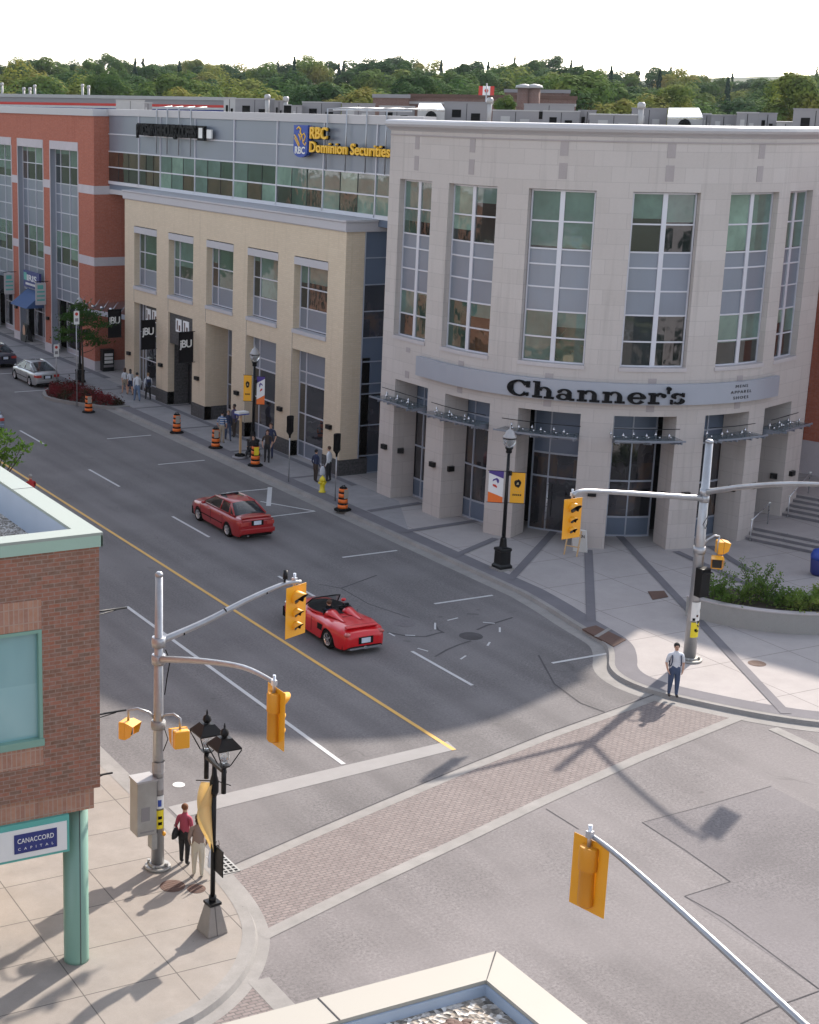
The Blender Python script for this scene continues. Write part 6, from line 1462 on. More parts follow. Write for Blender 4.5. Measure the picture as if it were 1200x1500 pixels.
# ================================================================ PEOPLE
def cloth_mat(name, c, var=.12): return plain(name, c, .85, var=var, sc=14)
SK = plain('skin', (.52, .30, .21), .6, var=.06, sc=10); SKD = plain('skin_dark', (.16, .085, .055), .6, var=.08, sc=10)
CL = {k: cloth_mat('cloth_'+k, c) for k, c in dict(white=(.62, .64, .68), jeans=(.05, .075, .14), navy=(.02, .03, .075), black=(.015, .015, .017), brown=(.045, .03, .022), khaki=(.33, .28, .21), beige=(.52, .47, .38), pink=(.36, .06, .10), taupe=(.24, .17, .14), grey=(.16, .16, .17), red=(.35, .02, .02), palejeans=(.13, .19, .30), shoe=(.03, .025, .025), purple=(.06, .05, .12)).items()}
HR = {k: cloth_mat('hair_'+k, c, .25) for k, c in dict(black=(.012, .01, .01), brown=(.07, .035, .02), auburn=(.16, .06, .02), blond=(.25, .16, .08), grey=(.3, .29, .28)).items()}
ms, ns, bs = nmat('striped_shirt'); wv = ns.nodes.new('ShaderNodeTexWave'); wv.bands_direction = 'Z'; wv.inputs['Scale'].default_value = 2.6; L(ns, coord(ns), wv.inputs['Vector'])
L(ns, ramp(ns, wv.outputs['Fac'], [(.45, (.03, .10, .26)), (.55, (.42, .45, .5))]), bs.inputs['Base Color']); bs.inputs['Roughness'].default_value = .85; CL['striped'] = ms
def person(loc, face, label, top, bot, hair='black', h=1.72, pose='stand', sleeve='short', female=False, skin=None, shorts=False, group=None, hairlen=0, build=1.0, lean=0.0, shoe='shoe'):
    """body = one skinned surface; face = direction (x, y) it looks to"""
    skin = skin or SK
    rz = facing(*face); t = thing('person', label, 'person', loc, rz, group)
    H = h; hip = .525*H; V = []; Rr = []; E = []; K = []
    def add(p, r, par=None, k='skin'):
        V.append(Vector(p)); Rr.append(r); K.append(k)
        if par is not None: E.append((par, len(V)-1))
        return len(V)-1
    bw = build; sw = (.108 if not female else .092)*H
    sit = pose == 'sit'
    ly = lean*.35*H
    if sit: hip = .30
    pel = add((0, 0, hip), (.088*H*bw*(1.02 if female else .95), .066*H*bw), None, 'bot')
    wai = add((0, ly*.35, hip+.10*H), (.075*H*bw, .056*H*bw), pel, 'top')
    che = add((0, ly*.75+.004*H, hip+.205*H), (.088*H*bw, .062*H*bw), wai, 'top')
    nb = add((0, ly, hip+.285*H), (.045*H, .036*H), che, 'top')
    nk = add((0, ly+.006*H, hip+.325*H), (.030*H, .031*H), nb, 'skin')
    hd = add((0, ly+.016*H, hip+.375*H), (.038*H, .046*H), nk, 'skin')
    h2 = add((0, ly+.012*H, hip+.420*H), (.044*H, .052*H), hd, 'skin')
    h3 = add((0, ly+.008*H, hip+.452*H), (.030*H, .036*H), h2, 'skin')
    st = {'stand': ((.02, -.02), (0, 0)), 'walk': ((.13, -.11), (.02, .10)), 'sit': ((0, 0), (0, 0)), 'ride': ((.1, -.05), (0, 0))}[pose]
    hands = []
    for i, s_ in enumerate((-1, 1)):
        fy = st[0][i]*H
        if sit:
            hp = add((s_*.055*H, .02, hip-.02), .058*H, pel, 'bot'); kn = add((s_*.07*H, .25*H, hip+.03), .045*H, hp, 'bot'); an = add((s_*.07*H, .30*H, hip-.20), .03*H, kn, 'bot'); to = add((s_*.07*H, .37*H, hip-.22), .025*H, an, 'shoe')
        else:
            hp = add((s_*.050*H, fy*.1, hip-.05*H), .056*H*bw, pel, 'bot')
            kn = add((s_*.056*H, fy*.62+.012*H, .285*H), .040*H*bw, hp, 'skin' if shorts else 'bot')
            an = add((s_*.058*H, fy*1.0-(.02*H if fy < 0 else 0), .048*H+(.03*H if fy < -.05*H else 0)), .026*H*(1.15 if not shorts else .9), kn, 'skin' if shorts else 'bot')
            to = add((s_*.066*H, fy+.075*H, .018*H+(.01*H if fy < -.05*H else 0)), .024*H, an, 'shoe'); 
        sh = add((s_*sw, ly*.95, hip+.262*H), .036*H*bw, nb, 'top')
        af = -st[0][i]*H*.8
        if pose == 'pockets' or (pose == 'stand' and i == 0 and sleeve == 'bag'): pass
        if sit or pose == 'ride': el = (s_*(sw+.03*H), ly+.10*H, hip+.14*H); wr_ = (s_*.07*H, ly+.24*H, hip+.15*H); hn = (s_*.06*H, ly+.28*H, hip+.16*H)
        elif pose == 'walk': el = (s_*(sw+.035*H), af*.35-.01*H, hip+.095*H); wr_ = (s_*(sw+.03*H), af*.9+.03*H, hip-.03*H); hn = (s_*(sw+.02*H), af+.045*H, hip-.075*H)
        else: el = (s_*(sw+.045*H), -.02*H, hip+.10*H); wr_ = (s_*(sw+.025*H), .045*H, hip-.02*H); hn = (s_*(sw+.005*H), .07*H, hip-.06*H)
        e1 = add(tuple(Vector(V[sh]).lerp(Vector(el), .55)), .031*H*bw, sh, 'top'); e2 = add(el, .025*H, e1, 'skin' if sleeve == 'short' else 'top'); w1 = add(wr_, .017*H, e2, 'skin' if sleeve == 'short' else 'top'); ha = add(hn, (.022*H, .013*H), w1, 'skin')
        d_ = (Vector(hn)-Vector(wr_)).normalized(); side = Vector((0, 1, 0)) if not sit else Vector((1, 0, 0)); side = (side-d_*side.dot(d_)).normalized()
        curl = Vector((-s_*.4, .25, 0))
        for j, (o_, ln) in enumerate(((-.012, .030), (-.004, .036), (.005, .034), (.013, .026))):
            b0_ = Vector(hn)+side*o_*H; m_ = b0_+d_*ln*H*.6; tp = m_+(d_*.6+curl*.5)*ln*H*.6
            f1 = add(b0_+d_*.008*H, .0048*H, ha, 'skin'); f2 = add(m_, .0044*H, f1, 'skin'); add(tp, .0036*H, f2, 'skin')
        th0 = add(Vector(hn)+side*.018*H-d_*.012*H, .0055*H, ha, 'skin'); add(Vector(hn)+side*.030*H+d_*.012*H, .0044*H, th0, 'skin')
    me = bpy.data.meshes.new('body'); me.from_pydata([tuple(v) for v in V], E, []); o = bpy.data.objects.new('body', me); COL.objects.link(o)
    md = o.modifiers.new('skin', 'SKIN'); md.use_smooth_shade = True
    for i, sv in enumerate(me.skin_vertices[0].data): r_ = Rr[i]; sv.radius = r_ if isinstance(r_, tuple) else (r_, r_); sv.use_root = (i == 0)
    sbd = o.modifiers.new('sub', 'SUBSURF'); sbd.levels = 1; sbd.render_levels = 1
    dg = bpy.context.evaluated_depsgraph_get(); m2 = bpy.data.meshes.new_from_object(o.evaluated_get(dg)); bpy.data.objects.remove(o)
    keys = ['skin', 'top', 'bot', 'shoe']; mats = [skin, CL[top], CL[bot], CL[shoe]]; m2.materials.clear()
    for q in mats: m2.materials.append(q)
    rad_ = [max(r_) if isinstance(r_, tuple) else r_ for r_ in Rr]; segs_ = [(V[a], V[b], K[a], K[b], max(rad_[a], rad_[b])) for a, b in E]; co_ = np.array([tuple(p.center) for p in m2.polygons]); best = np.full(len(co_), 1e9); kk = np.zeros(len(co_), int)
    for a, b, ka, kb, rs_ in segs_:
        a_ = np.array(a); d_ = np.array(b)-a_; L2 = d_@d_+1e-9; tt = np.clip(((co_-a_)@d_)/L2, 0, 1); dist = np.linalg.norm(co_-a_-tt[:, None]*d_, axis=1)
        lim = .72 if (ka, kb) in (('top', 'skin'),) else (.5 if kb != 'shoe' else .05)
        if (ka, kb) == ('bot', 'top'): lim = .45
        if (ka, kb) == ('bot', 'skin') and shorts: lim = .75
        k_ = np.where(tt < lim, keys.index(ka), keys.index(kb)); dist = dist-rs_*.8 if rs_ > .02*H else dist+np.where(dist > rs_*1.6+.006, 9, 0)-rs_*.8; mask = dist < best; best[mask] = dist[mask]; kk[mask] = k_[mask]
    for p, k_ in zip(m2.polygons, kk): p.material_index = int(k_); p.use_smooth = True
    hz = hip+.425*H; hy = ly+.012*H                # facial features joined to the same mesh
    bm = bmesh.new(); bm.from_mesh(m2)
    def blob(p, r):
        rr_ = bmesh.ops.create_icosphere(bm, subdivisions=1, radius=1, matrix=Matrix.Translation(p) @ Matrix.Diagonal((*r, 1)))
        return rr_['verts']
    blob((0, hy+.056*H, hz-.022*H), (.008*H, .013*H, .014*H))
    for s_ in (-1, 1): blob((s_*.047*H, hy+.0, hz-.02*H), (.006*H, .012*H, .018*H))
    ev = []
    for s_ in (-1, 1): ev += blob((s_*.018*H, hy+.047*H, hz-.010*H), (.007*H, .005*H, .004*H))
    ev += blob((0, hy+.047*H, hz-.048*H), (.014*H, .006*H, .003*H))
    for v in ev:
        for f in v.link_faces: f.material_index = 3
    bm.to_mesh(m2); bm.free()
    body = bpy.data.objects.new('body', m2); COL.objects.link(body); body.parent = t
    mb = MB(); mb.ell((0, hy-.010*H, hz+.010*H), (.054*H, .058*H, .054*H), 14)
    mb.v = [(x, min(y, hy+.018*H) if z < hz+.030*H else y, max(z, hz-.02*H) if y > hy else z) for x, y, z in mb.v]
    if hairlen: mb.ell((0, hy-.030*H, hz-.03*H-hairlen*.3), (.050*H, .032*H, .04*H+hairlen*.5), 12)
    sub(mb, 'hair', HR[hair], t)
    return t
def backpack(p, label, mat='navy', z=1.02):
    rz = facing(p.matrix_basis.col[1][0], p.matrix_basis.col[1][1]); l_ = p.matrix_basis @ Vector((0, -.19, z))
    t = thing('backpack', label, 'backpack', l_, rz)
    mb = MB(); mb.obox((0, 0, 0), (.30, .17, .44)); sub(mb, 'bag', CL[mat], t, bevel=.06)
    mb = MB(); mb.obox((0, -.09, -.06), (.22, .05, .2)); sub(mb, 'pocket', CL['black'], t, bevel=.02)
    mb = MB()
    for s_ in (-1, 1): mb.tube([(s_*.12, .06, .18), (s_*.13, .14, .30), (s_*.135, .30, .26), (s_*.14, .335, .08), (s_*.16, .28, -.06), (s_*.15, .10, -.16)], .018, 6)
    sub(mb, 'strap', CL['navy'], t); return t
def bag(loc, label, mat, w_=.3, h_=.38, d=.12, rz=0):
    t = thing('hand_bag', label, 'bag', loc, rz)
    mb = MB(); mb.lathe([(.4, -.5), (.5, -.42), (.48, .1), (.3, .42), (.12, .5)], (0, 0, 0), 12, sy=.45); mb.v = [(x*w_, y*d*2, z*h_) for x, y, z in mb.v]; sub(mb, 'bag', CL[mat], t)
    mb = MB(); mb.tube([(-.06, 0, h_*.45), (-.04, 0, h_*.45+.12), (.04, 0, h_*.45+.12), (.06, 0, h_*.45)], .008, 5); sub(mb, 'handle', CL[mat], t); return t
# the man waiting on the corner
pm = person(G(985, 1020), (-.45, -.9), 'man in white T-shirt and jeans waiting at the corner by the tall signal pole', 'white', 'jeans', 'black', 1.77, 'stand', build=1.25)
backpack(pm, 'dark backpack worn by the man waiting at the plaza corner', 'navy', 1.12)
# two women on the near corner, seen from behind
w1_ = person(G(270, 1266), (.75, .65), 'woman with short auburn hair in pink top and black trousers at the near kerb', 'pink', 'black', 'auburn', 1.58, 'stand', 'long', True, build=1.12)
w2_ = person(G(290, 1284), (.45, .9), 'woman in taupe vest and beige trousers holding bags, seen from behind', 'taupe', 'beige', 'brown', 1.6, 'stand', 'long', True, build=1.2, hairlen=.05)
p = w1_.location; bag((p.x-.24, p.y+.02, 1.0), 'dark shoulder bag of the woman in the pink top', 'black', .3, .26, .1, .6)
p = w2_.location; bag((p.x+.33, p.y-.10, .62), 'white carrier bag held by the woman in beige trousers', 'white', .30, .50, .12, .3); bag((p.x+.42, p.y-.18, .78), 'small red-brown bag beside the white carrier bag', 'brown', .2, .34, .08, .3)
# far pavement, left to right
g_ = 'people walking along the far pavement'
person(G(183, 577), (.1, 1), 'long-haired girl in white top and tan shorts, leftmost of the four walkers', 'white', 'khaki', 'brown', 1.66, 'walk', female=True, shorts=True, group=g_, hairlen=.14, build=.9)
person(G(191, 579), (.1, 1), 'black-haired girl in dark skirt between the girl in white and the white shirt', 'white', 'navy', 'black', 1.66, 'walk', female=True, shorts=True, group=g_, hairlen=.16, build=.9)
person(G(201, 588), (.15, 1), 'man in loose white shirt and blue jeans walking away', 'white', 'palejeans', 'black', 1.80, 'walk', 'long', group=g_, build=1.1)
q = person(G(217, 586), (.2, 1), 'walker in pale top and dark trousers with a dark backpack', 'white', 'black', 'blond', 1.70, 'walk', 'long', group=g_)
backpack(q, 'dark backpack of the rightmost of the four walkers', 'navy', 1.12)
g2_ = 'people standing by the tan building'
person(G(325, 649), (.7, .7), 'man in blue and white striped shirt and khaki shorts by the third drum', 'striped', 'khaki', 'black', 1.76, 'stand', group=g2_)
person(G(334, 645), (-.3, -.95), 'person in navy top and jeans between striped shirt and dark coat', 'navy', 'jeans', 'blond', 1.66, 'walk', 'long', group=g2_, female=True)
person(G(343, 640), (-.9, -.2), 'tall man in dark coat beside the white and blue board', 'purple', 'brown', 'black', 1.84, 'stand', 'long', group=g2_, skin=SKD)
person(G(391, 677), (-.5, -.8), 'person in dark brown shirt and black trousers in front of the lamp', 'brown', 'black', 'brown', 1.70, 'stand', group=g2_)
person(G(396, 671), (-.6, -.6), 'man in navy top standing close behind the brown shirt', 'navy', 'navy', 'brown', 1.86, 'stand', group=g2_)
p = G(371, 672); person((p.x, p.y, .28), (-.8, -.5), 'person in black sitting or crouching behind the lamp base', 'black', 'black', 'black', 1.70, 'sit', 'long', group=g2_)
t = thing('stool', 'small low stool under the crouching person behind the lamp', 'stool', (p.x, p.y, .13)); mb = MB(); mb.box(-.2, -.18, .34, .2, .18, .38); sub(mb, 'seat', M['black_metal'], t)
for sx_ in (-1, 1):
    for sy_ in (-1, 1): mb = MB(); mb.tube([(sx_*.17, sy_*.15, 0), (sx_*.15, sy_*.13, .34)], .015, 6); sub(mb, 'leg', M['black_metal'], t)
a_ = person(G(462, 706), (.9, .2), 'man in dark blue jacket and grey trousers talking by the hydrant', 'navy', 'brown', 'black', 1.62, 'stand', 'long', group=g2_, build=1.05)
b_ = person(G(481, 706), (-.6, .7), 'man in white shirt and black trousers holding a white bag', 'white', 'black', 'brown', 1.78, 'stand', 'long', group=g2_, build=1.2)
bag((b_.location.x-.38, b_.location.y-.05, .75), 'white plastic bag hanging from the hand of the white-shirted man', 'white', .3, .45, .12)
# cyclist in the road
cyp = G(46, 696, 1.6); cyp.z = 0; t = thing('bicycle', 'bicycle under the rider in red in the near lane', 'bicycle', cyp, 0)
for y in (-.52, .52): mb = MB(); mb.tube([(0, y+.34*math.cos(a), .34+.34*math.sin(a)) for a in [2*PI*k/20 for k in range(21)]], .016, 5, caps=False); sub(mb, 'wheel', M['rubber'], t)
mb = MB()
for a, b in (((0, -.52, .34), (0, -.05, .30)), ((0, -.05, .30), (0, -.2, .85)), ((0, -.2, .75), (0, .38, .78)), ((0, .38, .78), (0, -.05, .30)), ((0, .36, .95), (0, .52, .34)), ((0, -.2, .75), (0, -.52, .34)), ((-.25, .38, .98), (.25, .38, .98))): mb.tube([a, b], .016, 6)
sub(mb, 'frame', M['black_metal'], t); mb = MB(); mb.ell((0, -.2, .9), (.07, .13, .03), 8); sub(mb, 'saddle', M['rubber'], t)
person((cyp.x, cyp.y-.2, .46), (.05, 1), 'cyclist in red top just showing above the near parapet', 'red', 'black', 'grey', 1.76, 'sit', 'long', lean=.6, build=1.15)
# driver and passenger of the convertible
person((26.62, 45.1, .30), (0, 1), 'driver in dark shirt in the left seat of the red convertible', 'navy', 'black', 'brown', 1.68, 'sit')

# ================================================================ TREES AND FAR BUILDINGS
def crown_mesh(name, seed, kind, n, leaf, mat):
    rs = np.random.RandomState(seed); pts = []
    if kind == 'round':
        nb = 16; ctr = rs.normal(size=(nb, 3)); ctr /= np.linalg.norm(ctr, axis=1)[:, None]; ctr *= rs.uniform(.35, .72, (nb, 1)); ctr[:, 2] = ctr[:, 2]*.85+.05; rad = rs.uniform(.24, .42, nb)
    elif kind == 'tall':
        nb = 18; a = rs.uniform(0, 2*PI, nb); z = rs.uniform(-.9, .95, nb); r = .42*np.sqrt(np.clip(1-(z*.9)**2, .05, 1)); ctr = np.stack([r*np.cos(a), r*np.sin(a), z], 1); rad = rs.uniform(.16, .3, nb)
    else:
        nb = 60; z = rs.uniform(-1, 1, nb); a = rs.uniform(0, 2*PI, nb); r = .42*(1-z)/2*rs.uniform(.5, 1.15, nb); ctr = np.stack([r*np.cos(a), r*np.sin(a), z], 1); rad = .05+.10*(1-z)/2
    k = rs.randint(0, nb, n); d = rs.normal(size=(n, 3)); d /= np.linalg.norm(d, axis=1)[:, None]
    P = ctr[k]+d*rad[k][:, None]*rs.uniform(.72, 1.08, (n, 1))
    nr = d*1.0+rs.normal(size=(n, 3))*.2+np.array([0, 0, .35]); nr /= np.linalg.norm(nr, axis=1)[:, None]
    a = np.cross(nr, rs.normal(size=(n, 3))); a /= np.linalg.norm(a, axis=1)[:, None]; b = np.cross(nr, a)
    s = leaf*rs.uniform(.6, 1.5, (n, 1)); q = np.stack([P-a*s, P-b*s*.7, P+a*s, P+b*s*.7], 1).reshape(-1, 3)
    me = bpy.data.meshes.new(name); me.from_pydata(q.tolist(), [], [(4*i, 4*i+1, 4*i+2, 4*i+3) for i in range(n)]); me.materials.append(mat); me.update(); return me
def trunk_mesh(h, r, seed, top=.35):
    rnd = random.Random(seed); mb = MB(); mb.tube([(0, 0, 0), (rnd.uniform(-.02, .02)*h, rnd.uniform(-.02, .02)*h, h*.45), (0, 0, h*.8)], [r, r*.7, r*.25], 8)
    for k in range(5):
        a = k*1.26+rnd.uniform(0, .6); z = h*rnd.uniform(.35, .6); l_ = h*top*rnd.uniform(.6, 1); mb.tube([(0, 0, z), (math.cos(a)*l_*.5, math.sin(a)*l_*.5, z+l_*.4), (math.cos(a)*l_, math.sin(a)*l_, z+l_*.85)], [r*.4, r*.25, r*.08], 5)
    o = mb.build('trunk', M['bark']); me = o.data; bpy.data.objects.remove(o); return me
CR = {'round': [crown_mesh('crown', 10+i, 'round', 9000, .040, M['foliage_far']) for i in range(5)], 'tall': [crown_mesh('crown', 30+i, 'tall', 5500, .042, M['foliage_far']) for i in range(3)], 'conifer': [crown_mesh('crown', 50+i, 'conifer', 3200, .045, M['conifer']) for i in range(3)]}
TR = [trunk_mesh(1, .03, i) for i in range(3)]
rnd = random.Random(4)
def bgtree(px_, ytop, dist, wpx, kind, zb_, label):
    p = AT(px_, ytop, dist); wr = wpx*dist/F_PX/2*1.12
    name = {'round': 'broadleaf_tree', 'tall': 'broadleaf_tree', 'conifer': 'conifer_tree'}[kind]
    t = thing(name, label, 'tree', (p.x, p.y, zb_), 0, 'trees on the skyline')
    h = p.z-zb_; ch = min(h*.9, {'round': wr*1.9, 'tall': wr*3.2, 'conifer': wr*5.2}[kind]); c_ = bpy.data.objects.new('crown', rnd.choice(CR[kind])); COL.objects.link(c_); c_.parent = t
    c_.location = (0, 0, h-ch/2); c_.scale = (wr*(1.15 if kind == 'round' else 1.9 if kind == 'tall' else 1.7), wr*(1.15 if kind == 'round' else 1.9 if kind == 'tall' else 1.7), ch/2*(1.05 if kind == 'round' else .98)); c_.rotation_euler = (0, 0, rnd.uniform(0, 6.28))
    k = bpy.data.objects.new('trunk', rnd.choice(TR)); COL.objects.link(k); k.parent = t; k.scale = (h*.9, h*.9, h*.85); return t
# wooded slope behind the roofs
mb = MB(); n_ = 40
for i in range(n_):
    for j in range(6):
        a0, a1 = R(-20+90*i/n_), R(-20+90*(i+1)/n_); d0, d1 = [150, 190, 240, 320, 420, 700, 1500][j:j+2]; zf = lambda a, d: max(-.02, min(14, (d-160)*.055))+(4*math.sin(a*9)+16 if d > 600 else 0)
        mb.quad((d0*math.sin(a0), d0*math.cos(a0), zf(a0, d0)), (d1*math.sin(a0), d1*math.cos(a0), zf(a0, d1)), (d1*math.sin(a1), d1*math.cos(a1), zf(a1, d1)), (d0*math.sin(a1), d0*math.cos(a1), zf(a1, d0)))
o = mb.build('hill', plain('hill_green', (.03, .05, .02), .95, var=.4, sc=.08), weld=True, fixn=True); struct(o)
sky_y = [(-20, 88), (0, 90), (40, 76), (90, 88), (130, 84), (163, 78), (200, 86), (240, 80), (300, 86), (350, 90), (400, 82), (460, 80), (520, 88), (565, 74), (600, 84), (650, 90), (700, 88), (760, 80), (800, 84), (830, 84), (870, 96), (940, 97), (1000, 100), (1050, 107), (1110, 116), (1150, 100), (1200, 98), (1230, 98)]
def sky_top(x):
    for (a, ya), (b, yb) in zip(sky_y[:-1], sky_y[1:]):
        if x <= b: return ya+(yb-ya)*(x-a)/(b-a)
    return 98
LBL = {'round': 'rounded green broadleaf tree in the wooded skyline behind the roofs', 'tall': 'tall narrow broadleaf tree in the wooded skyline behind the roofs', 'conifer': 'dark pointed conifer in the wooded skyline behind the roofs'}
def tlab(k, x, row): 
    return LBL[k]
for row, (dist, dy, step, wpx, zb_) in enumerate(((560, 3, 26, 46, 15), (400, 6, 36, 64, 12), (300, 19, 52, 98, 6), (235, 32, 66, 118, 3), (190, 48, 78, 92, 1))):
    x = -25+rnd.uniform(0, 15)
    while x < 1235:
        kind = rnd.choices(['round', 'tall', 'conifer'], [(.55, .3, .15), (.62, .26, .12), (.8, .14, .06), (.92, .08, 0), (.95, .05, 0)][row])[0]
        yt = sky_top(x)+dy*rnd.uniform(.6, 1.15)+rnd.uniform(-3, 5)-(3 if kind == 'conifer' and row < 2 else 0)
        ww = wpx*rnd.uniform(.75, 1.3)*(.38 if kind == 'conifer' else .7 if kind == 'tall' else 1)
        bgtree(x, yt, dist*rnd.uniform(.94, 1.06), ww, kind, zb_, tlab(kind, x, row)); x += step*rnd.uniform(.7, 1.25)*(.75 if kind == 'conifer' else 1)
for a in ((155, 100, 215, 60, 'round', 'yellow-green rounded tree standing behind the left roofs', 'g'), (1165, 100, 175, 92, 'round', 'large dark broadleaf tree filling the skyline at the right edge', ''), (855, 95, 190, 125, 'round', 'very broad round tree behind the roof units right of centre', ''), (990, 118, 200, 60, 'round', 'lighter yellow-green tree between the conifers at right', ''), (742, 139, 130, 30, 'round', 'small bushy tree beside the flag on the far roofs', ''), (620, 102, 210, 80, 'round', 'broad pale green tree above the long brown roof', '')):
    t = bgtree(a[0], a[1], a[2]*1.0, a[3], a[4], 1, a[5]); t['group'] = 'trees on the skyline'
# small street tree beside the flower bed
p = Vector((36.75, 94.6, .13)); t = thing('street_tree', 'small dark street tree with a few orange leaves beside the flower bed', 'tree', p)
mb = MB(); mb.tube([(0, 0, 0), (.03, .02, 1.6), (-.05, 0, 3.6), (.0, 0, 5.0)], [.09, .07, .05, .02], 8)
random.seed(33); tips = []
for k in range(12):
    a = k*2.4; z = 2.2+k*.22; l_ = random.uniform(.7, 1.35)*(1.15 if k < 8 else .7); e = (math.cos(a)*l_, math.sin(a)*l_, z+l_*.45); mb.tube([(0, 0, z), (e[0]*.5, e[1]*.5, z+l_*.12), e], [.03, .02, .008], 5); tips.append(e)
sub(mb, 'trunk', M['bark'], t)
mb = MB()
for e in tips: leaves(mb, e, 190, (.33, .33, .18), .085, 0, -.6); leaves(mb, (e[0]*.55, e[1]*.55, e[2]-.1), 110, (.28, .28, .16), .08, 0, -.6)
leaves(mb, (0, 0, 4.7), 200, (.3, .3, .3), .08, 0, -.6); sub(mb, 'crown', M['foliage_street'], t)
# tree at the left edge, its branch tips over the parapet
q = AT(-24, 656, 41.5); p = Vector((q.x, q.y, .13)); t = thing('street_tree', 'bright green tree at the left edge with leaf sprays over the near roof', 'tree', p)
mb = MB(); H_ = q.z-.13; mb.tube([(0, 0, 0), (.1, 0, H_*.5), (0, 0, H_*.85)], [.16, .12, .05], 8)
random.seed(8); tips = []
for k in range(20):
    a = random.uniform(0, 2*PI); z = H_*random.uniform(.6, .86); l_ = random.uniform(.5, .95); e = (math.cos(a)*l_, math.sin(a)*l_, z+random.uniform(.1, .8)); mb.tube([(0, 0, z), (e[0]*.5, e[1]*.5, z+.25), e], [.04, .025, .008], 5); tips.append(e)
for dxp, dyp in ((38, -14), (56, 0), (36, 10), (44, 20), (26, -24), (66, -4), (20, 8)):
    u = AT(-24+dxp, 656+dyp, 41.3); e = (u.x-p.x, u.y-p.y, u.z-p.z); mb.tube([(0, 0, H_*.8), (e[0]*.5, e[1]*.5, (H_*.8+e[2])/2+.1), e], [.03, .02, .006], 5); tips.append(e)
sub(mb, 'trunk', M['bark'], t)
mb = MB()
for e in tips: leaves(mb, (e[0]*.93, e[1]*.93, e[2]-.1), 34, (.15, .15, .10), .065, 0, -.5); leaves(mb, (e[0]*.6, e[1]*.6, e[2]-.15), 30, (.22, .22, .15), .07, 0, -.5)
sub(mb, 'crown', M['foliage_near'], t)

# ---------------------------------------------------------------- rooftop plant and far roofs
def hvac(x0, x1, yt, dist, label, mat='hvac', depth=2.2, kind=0, zlow=16.75):
    a = AT(x0, yt, dist); b = AT(x1, yt, dist); u = (b-a); u.z = 0; w_ = u.length; u.normalize(); n_ = Vector((-u.y, u.x, 0)); c_ = (a+b)/2+n_*depth/2; zt = (a.z+b.z)/2
    h = max(.5, zt-zlow); rz = math.atan2(u.y, u.x)
    t = thing('rooftop_unit', label, 'air handling unit', (c_.x, c_.y, zt-h), rz, 'air handling units on the roofs')
    mb = MB(); mb.box(-w_/2, -depth/2, 0, w_/2, depth/2, h-.06); sub(mb, 'casing', M[mat], t)
    mb = MB(); mb.box(-w_/2-.03, -depth/2-.03, h-.06, w_/2+.03, depth/2+.03, h); sub(mb, 'lid', M['hvac_light' if kind == 1 else mat], t)
    mb = MB(); k = max(2, int(w_/1.1))
    for i in range(1, k): mb.box(-w_/2+w_*i/k-.015, -depth/2-.012, .05, -w_/2+w_*i/k+.015, -depth/2-.001, h-.1)
    sub(mb, 'panel_seam', M['rubber'], t)
    mb = MB(); mb.box(-w_*.32, -depth/2-.02, h*.45, -w_*.12, -depth/2-.002, h*.72); mb.box(w_*.1, -depth/2-.02, h*.35, w_*.3, -depth/2-.002, h*.6); sub(mb, 'vent', M['hvac_light'] if rnd.random() < .5 else M['rubber'], t)
    return t
units = [(170, 212, 146, 125, 'hvac_light'), (211, 223, 150, 125, 'hvac'), (328, 345, 143, 108, 'hvac_light'), (345, 402, 144, 108, 'hvac'), (402, 416, 147, 107, 'hvac'), (416, 427, 153, 104, 'rubber'), (427, 443, 154, 103, 'hvac'), (443, 500, 149, 104, 'hvac'), (501, 550, 151, 102, 'hvac'), (556, 608, 155, 98, 'hvac'), (651, 718, 149, 98, 'hvac'), (722, 790, 161, 92, 'hvac'), (768, 842, 152, 98, 'hvac'), (796, 850, 162, 88, 'hvac'), (848, 874, 161, 90, 'hvac'), (864, 936, 167, 86, 'hvac'), (926, 978, 158, 90, 'hvac'), (1030, 1042, 166, 88, 'hvac'), (1042, 1080, 168, 86, 'hvac'), (1080, 1112, 164, 84, 'hvac'), (1112, 1139, 165, 84, 'hvac'), (1138, 1165, 178, 82, 'hvac_light'), (1163, 1230, 159, 80, 'hvac')]
for i, (x0, x1, yt, d_, mt) in enumerate(units):
    hz_ = ['long', 'short', 'square', 'low', 'boxy'][i % 5]; side_ = 'behind the left parapets' if x0 < 330 else 'behind the bank sign parapet' if x0 < 560 else 'behind the left half of the round building' if x0 < 860 else 'behind the right half of the round building'
    hvac(x0, x1, yt, d_, {'hvac': 'grey', 'hvac_light': 'pale grey', 'rubber': 'black'}[mt]+' '+hz_+' rooftop unit '+side_, mt, 2.0, i % 2)
def hood(x0, x1, y0, y1, dist, label):
    a = AT(x0, y1, dist); b = AT(x1, y1, dist); c_ = AT(x1-6, y0, dist+2.2); d_ = AT(x0+2, y0, dist+2.2); cc = (a+b)/2
    t = wthing('intake_hood', label, 'air intake', (cc.x, cc.y, 16.8)); mb = MB(); q = mb.vs([a, b, c_, d_, (a.x, a.y, a.z-.08), (b.x, b.y, b.z-.08), (c_.x, c_.y, c_.z-.08), (d_.x, d_.y, d_.z-.08)])
    for f in ((0, 1, 2, 3), (7, 6, 5, 4), (0, 4, 5, 1), (1, 5, 6, 2), (2, 6, 7, 3), (3, 7, 4, 0)): mb.face([q+i for i in f])
    mb.build('hood', M['awning_white'], t, fixn=True)
    mb = MB(); e_ = c_-d_; mb.prism([(a.x, a.y), (b.x, b.y), (c_.x, c_.y), (d_.x, d_.y)], 16.8, min(a.z, b.z)-.1); mb.build('casing', M['hvac_light'], t, fixn=True)
    mb = MB(); m_ = (a+b)/2; mb.ell((m_.x, m_.y, m_.z-.5), (.35, .35, .4), 10); mb.build('fan', M['rubber'], t)
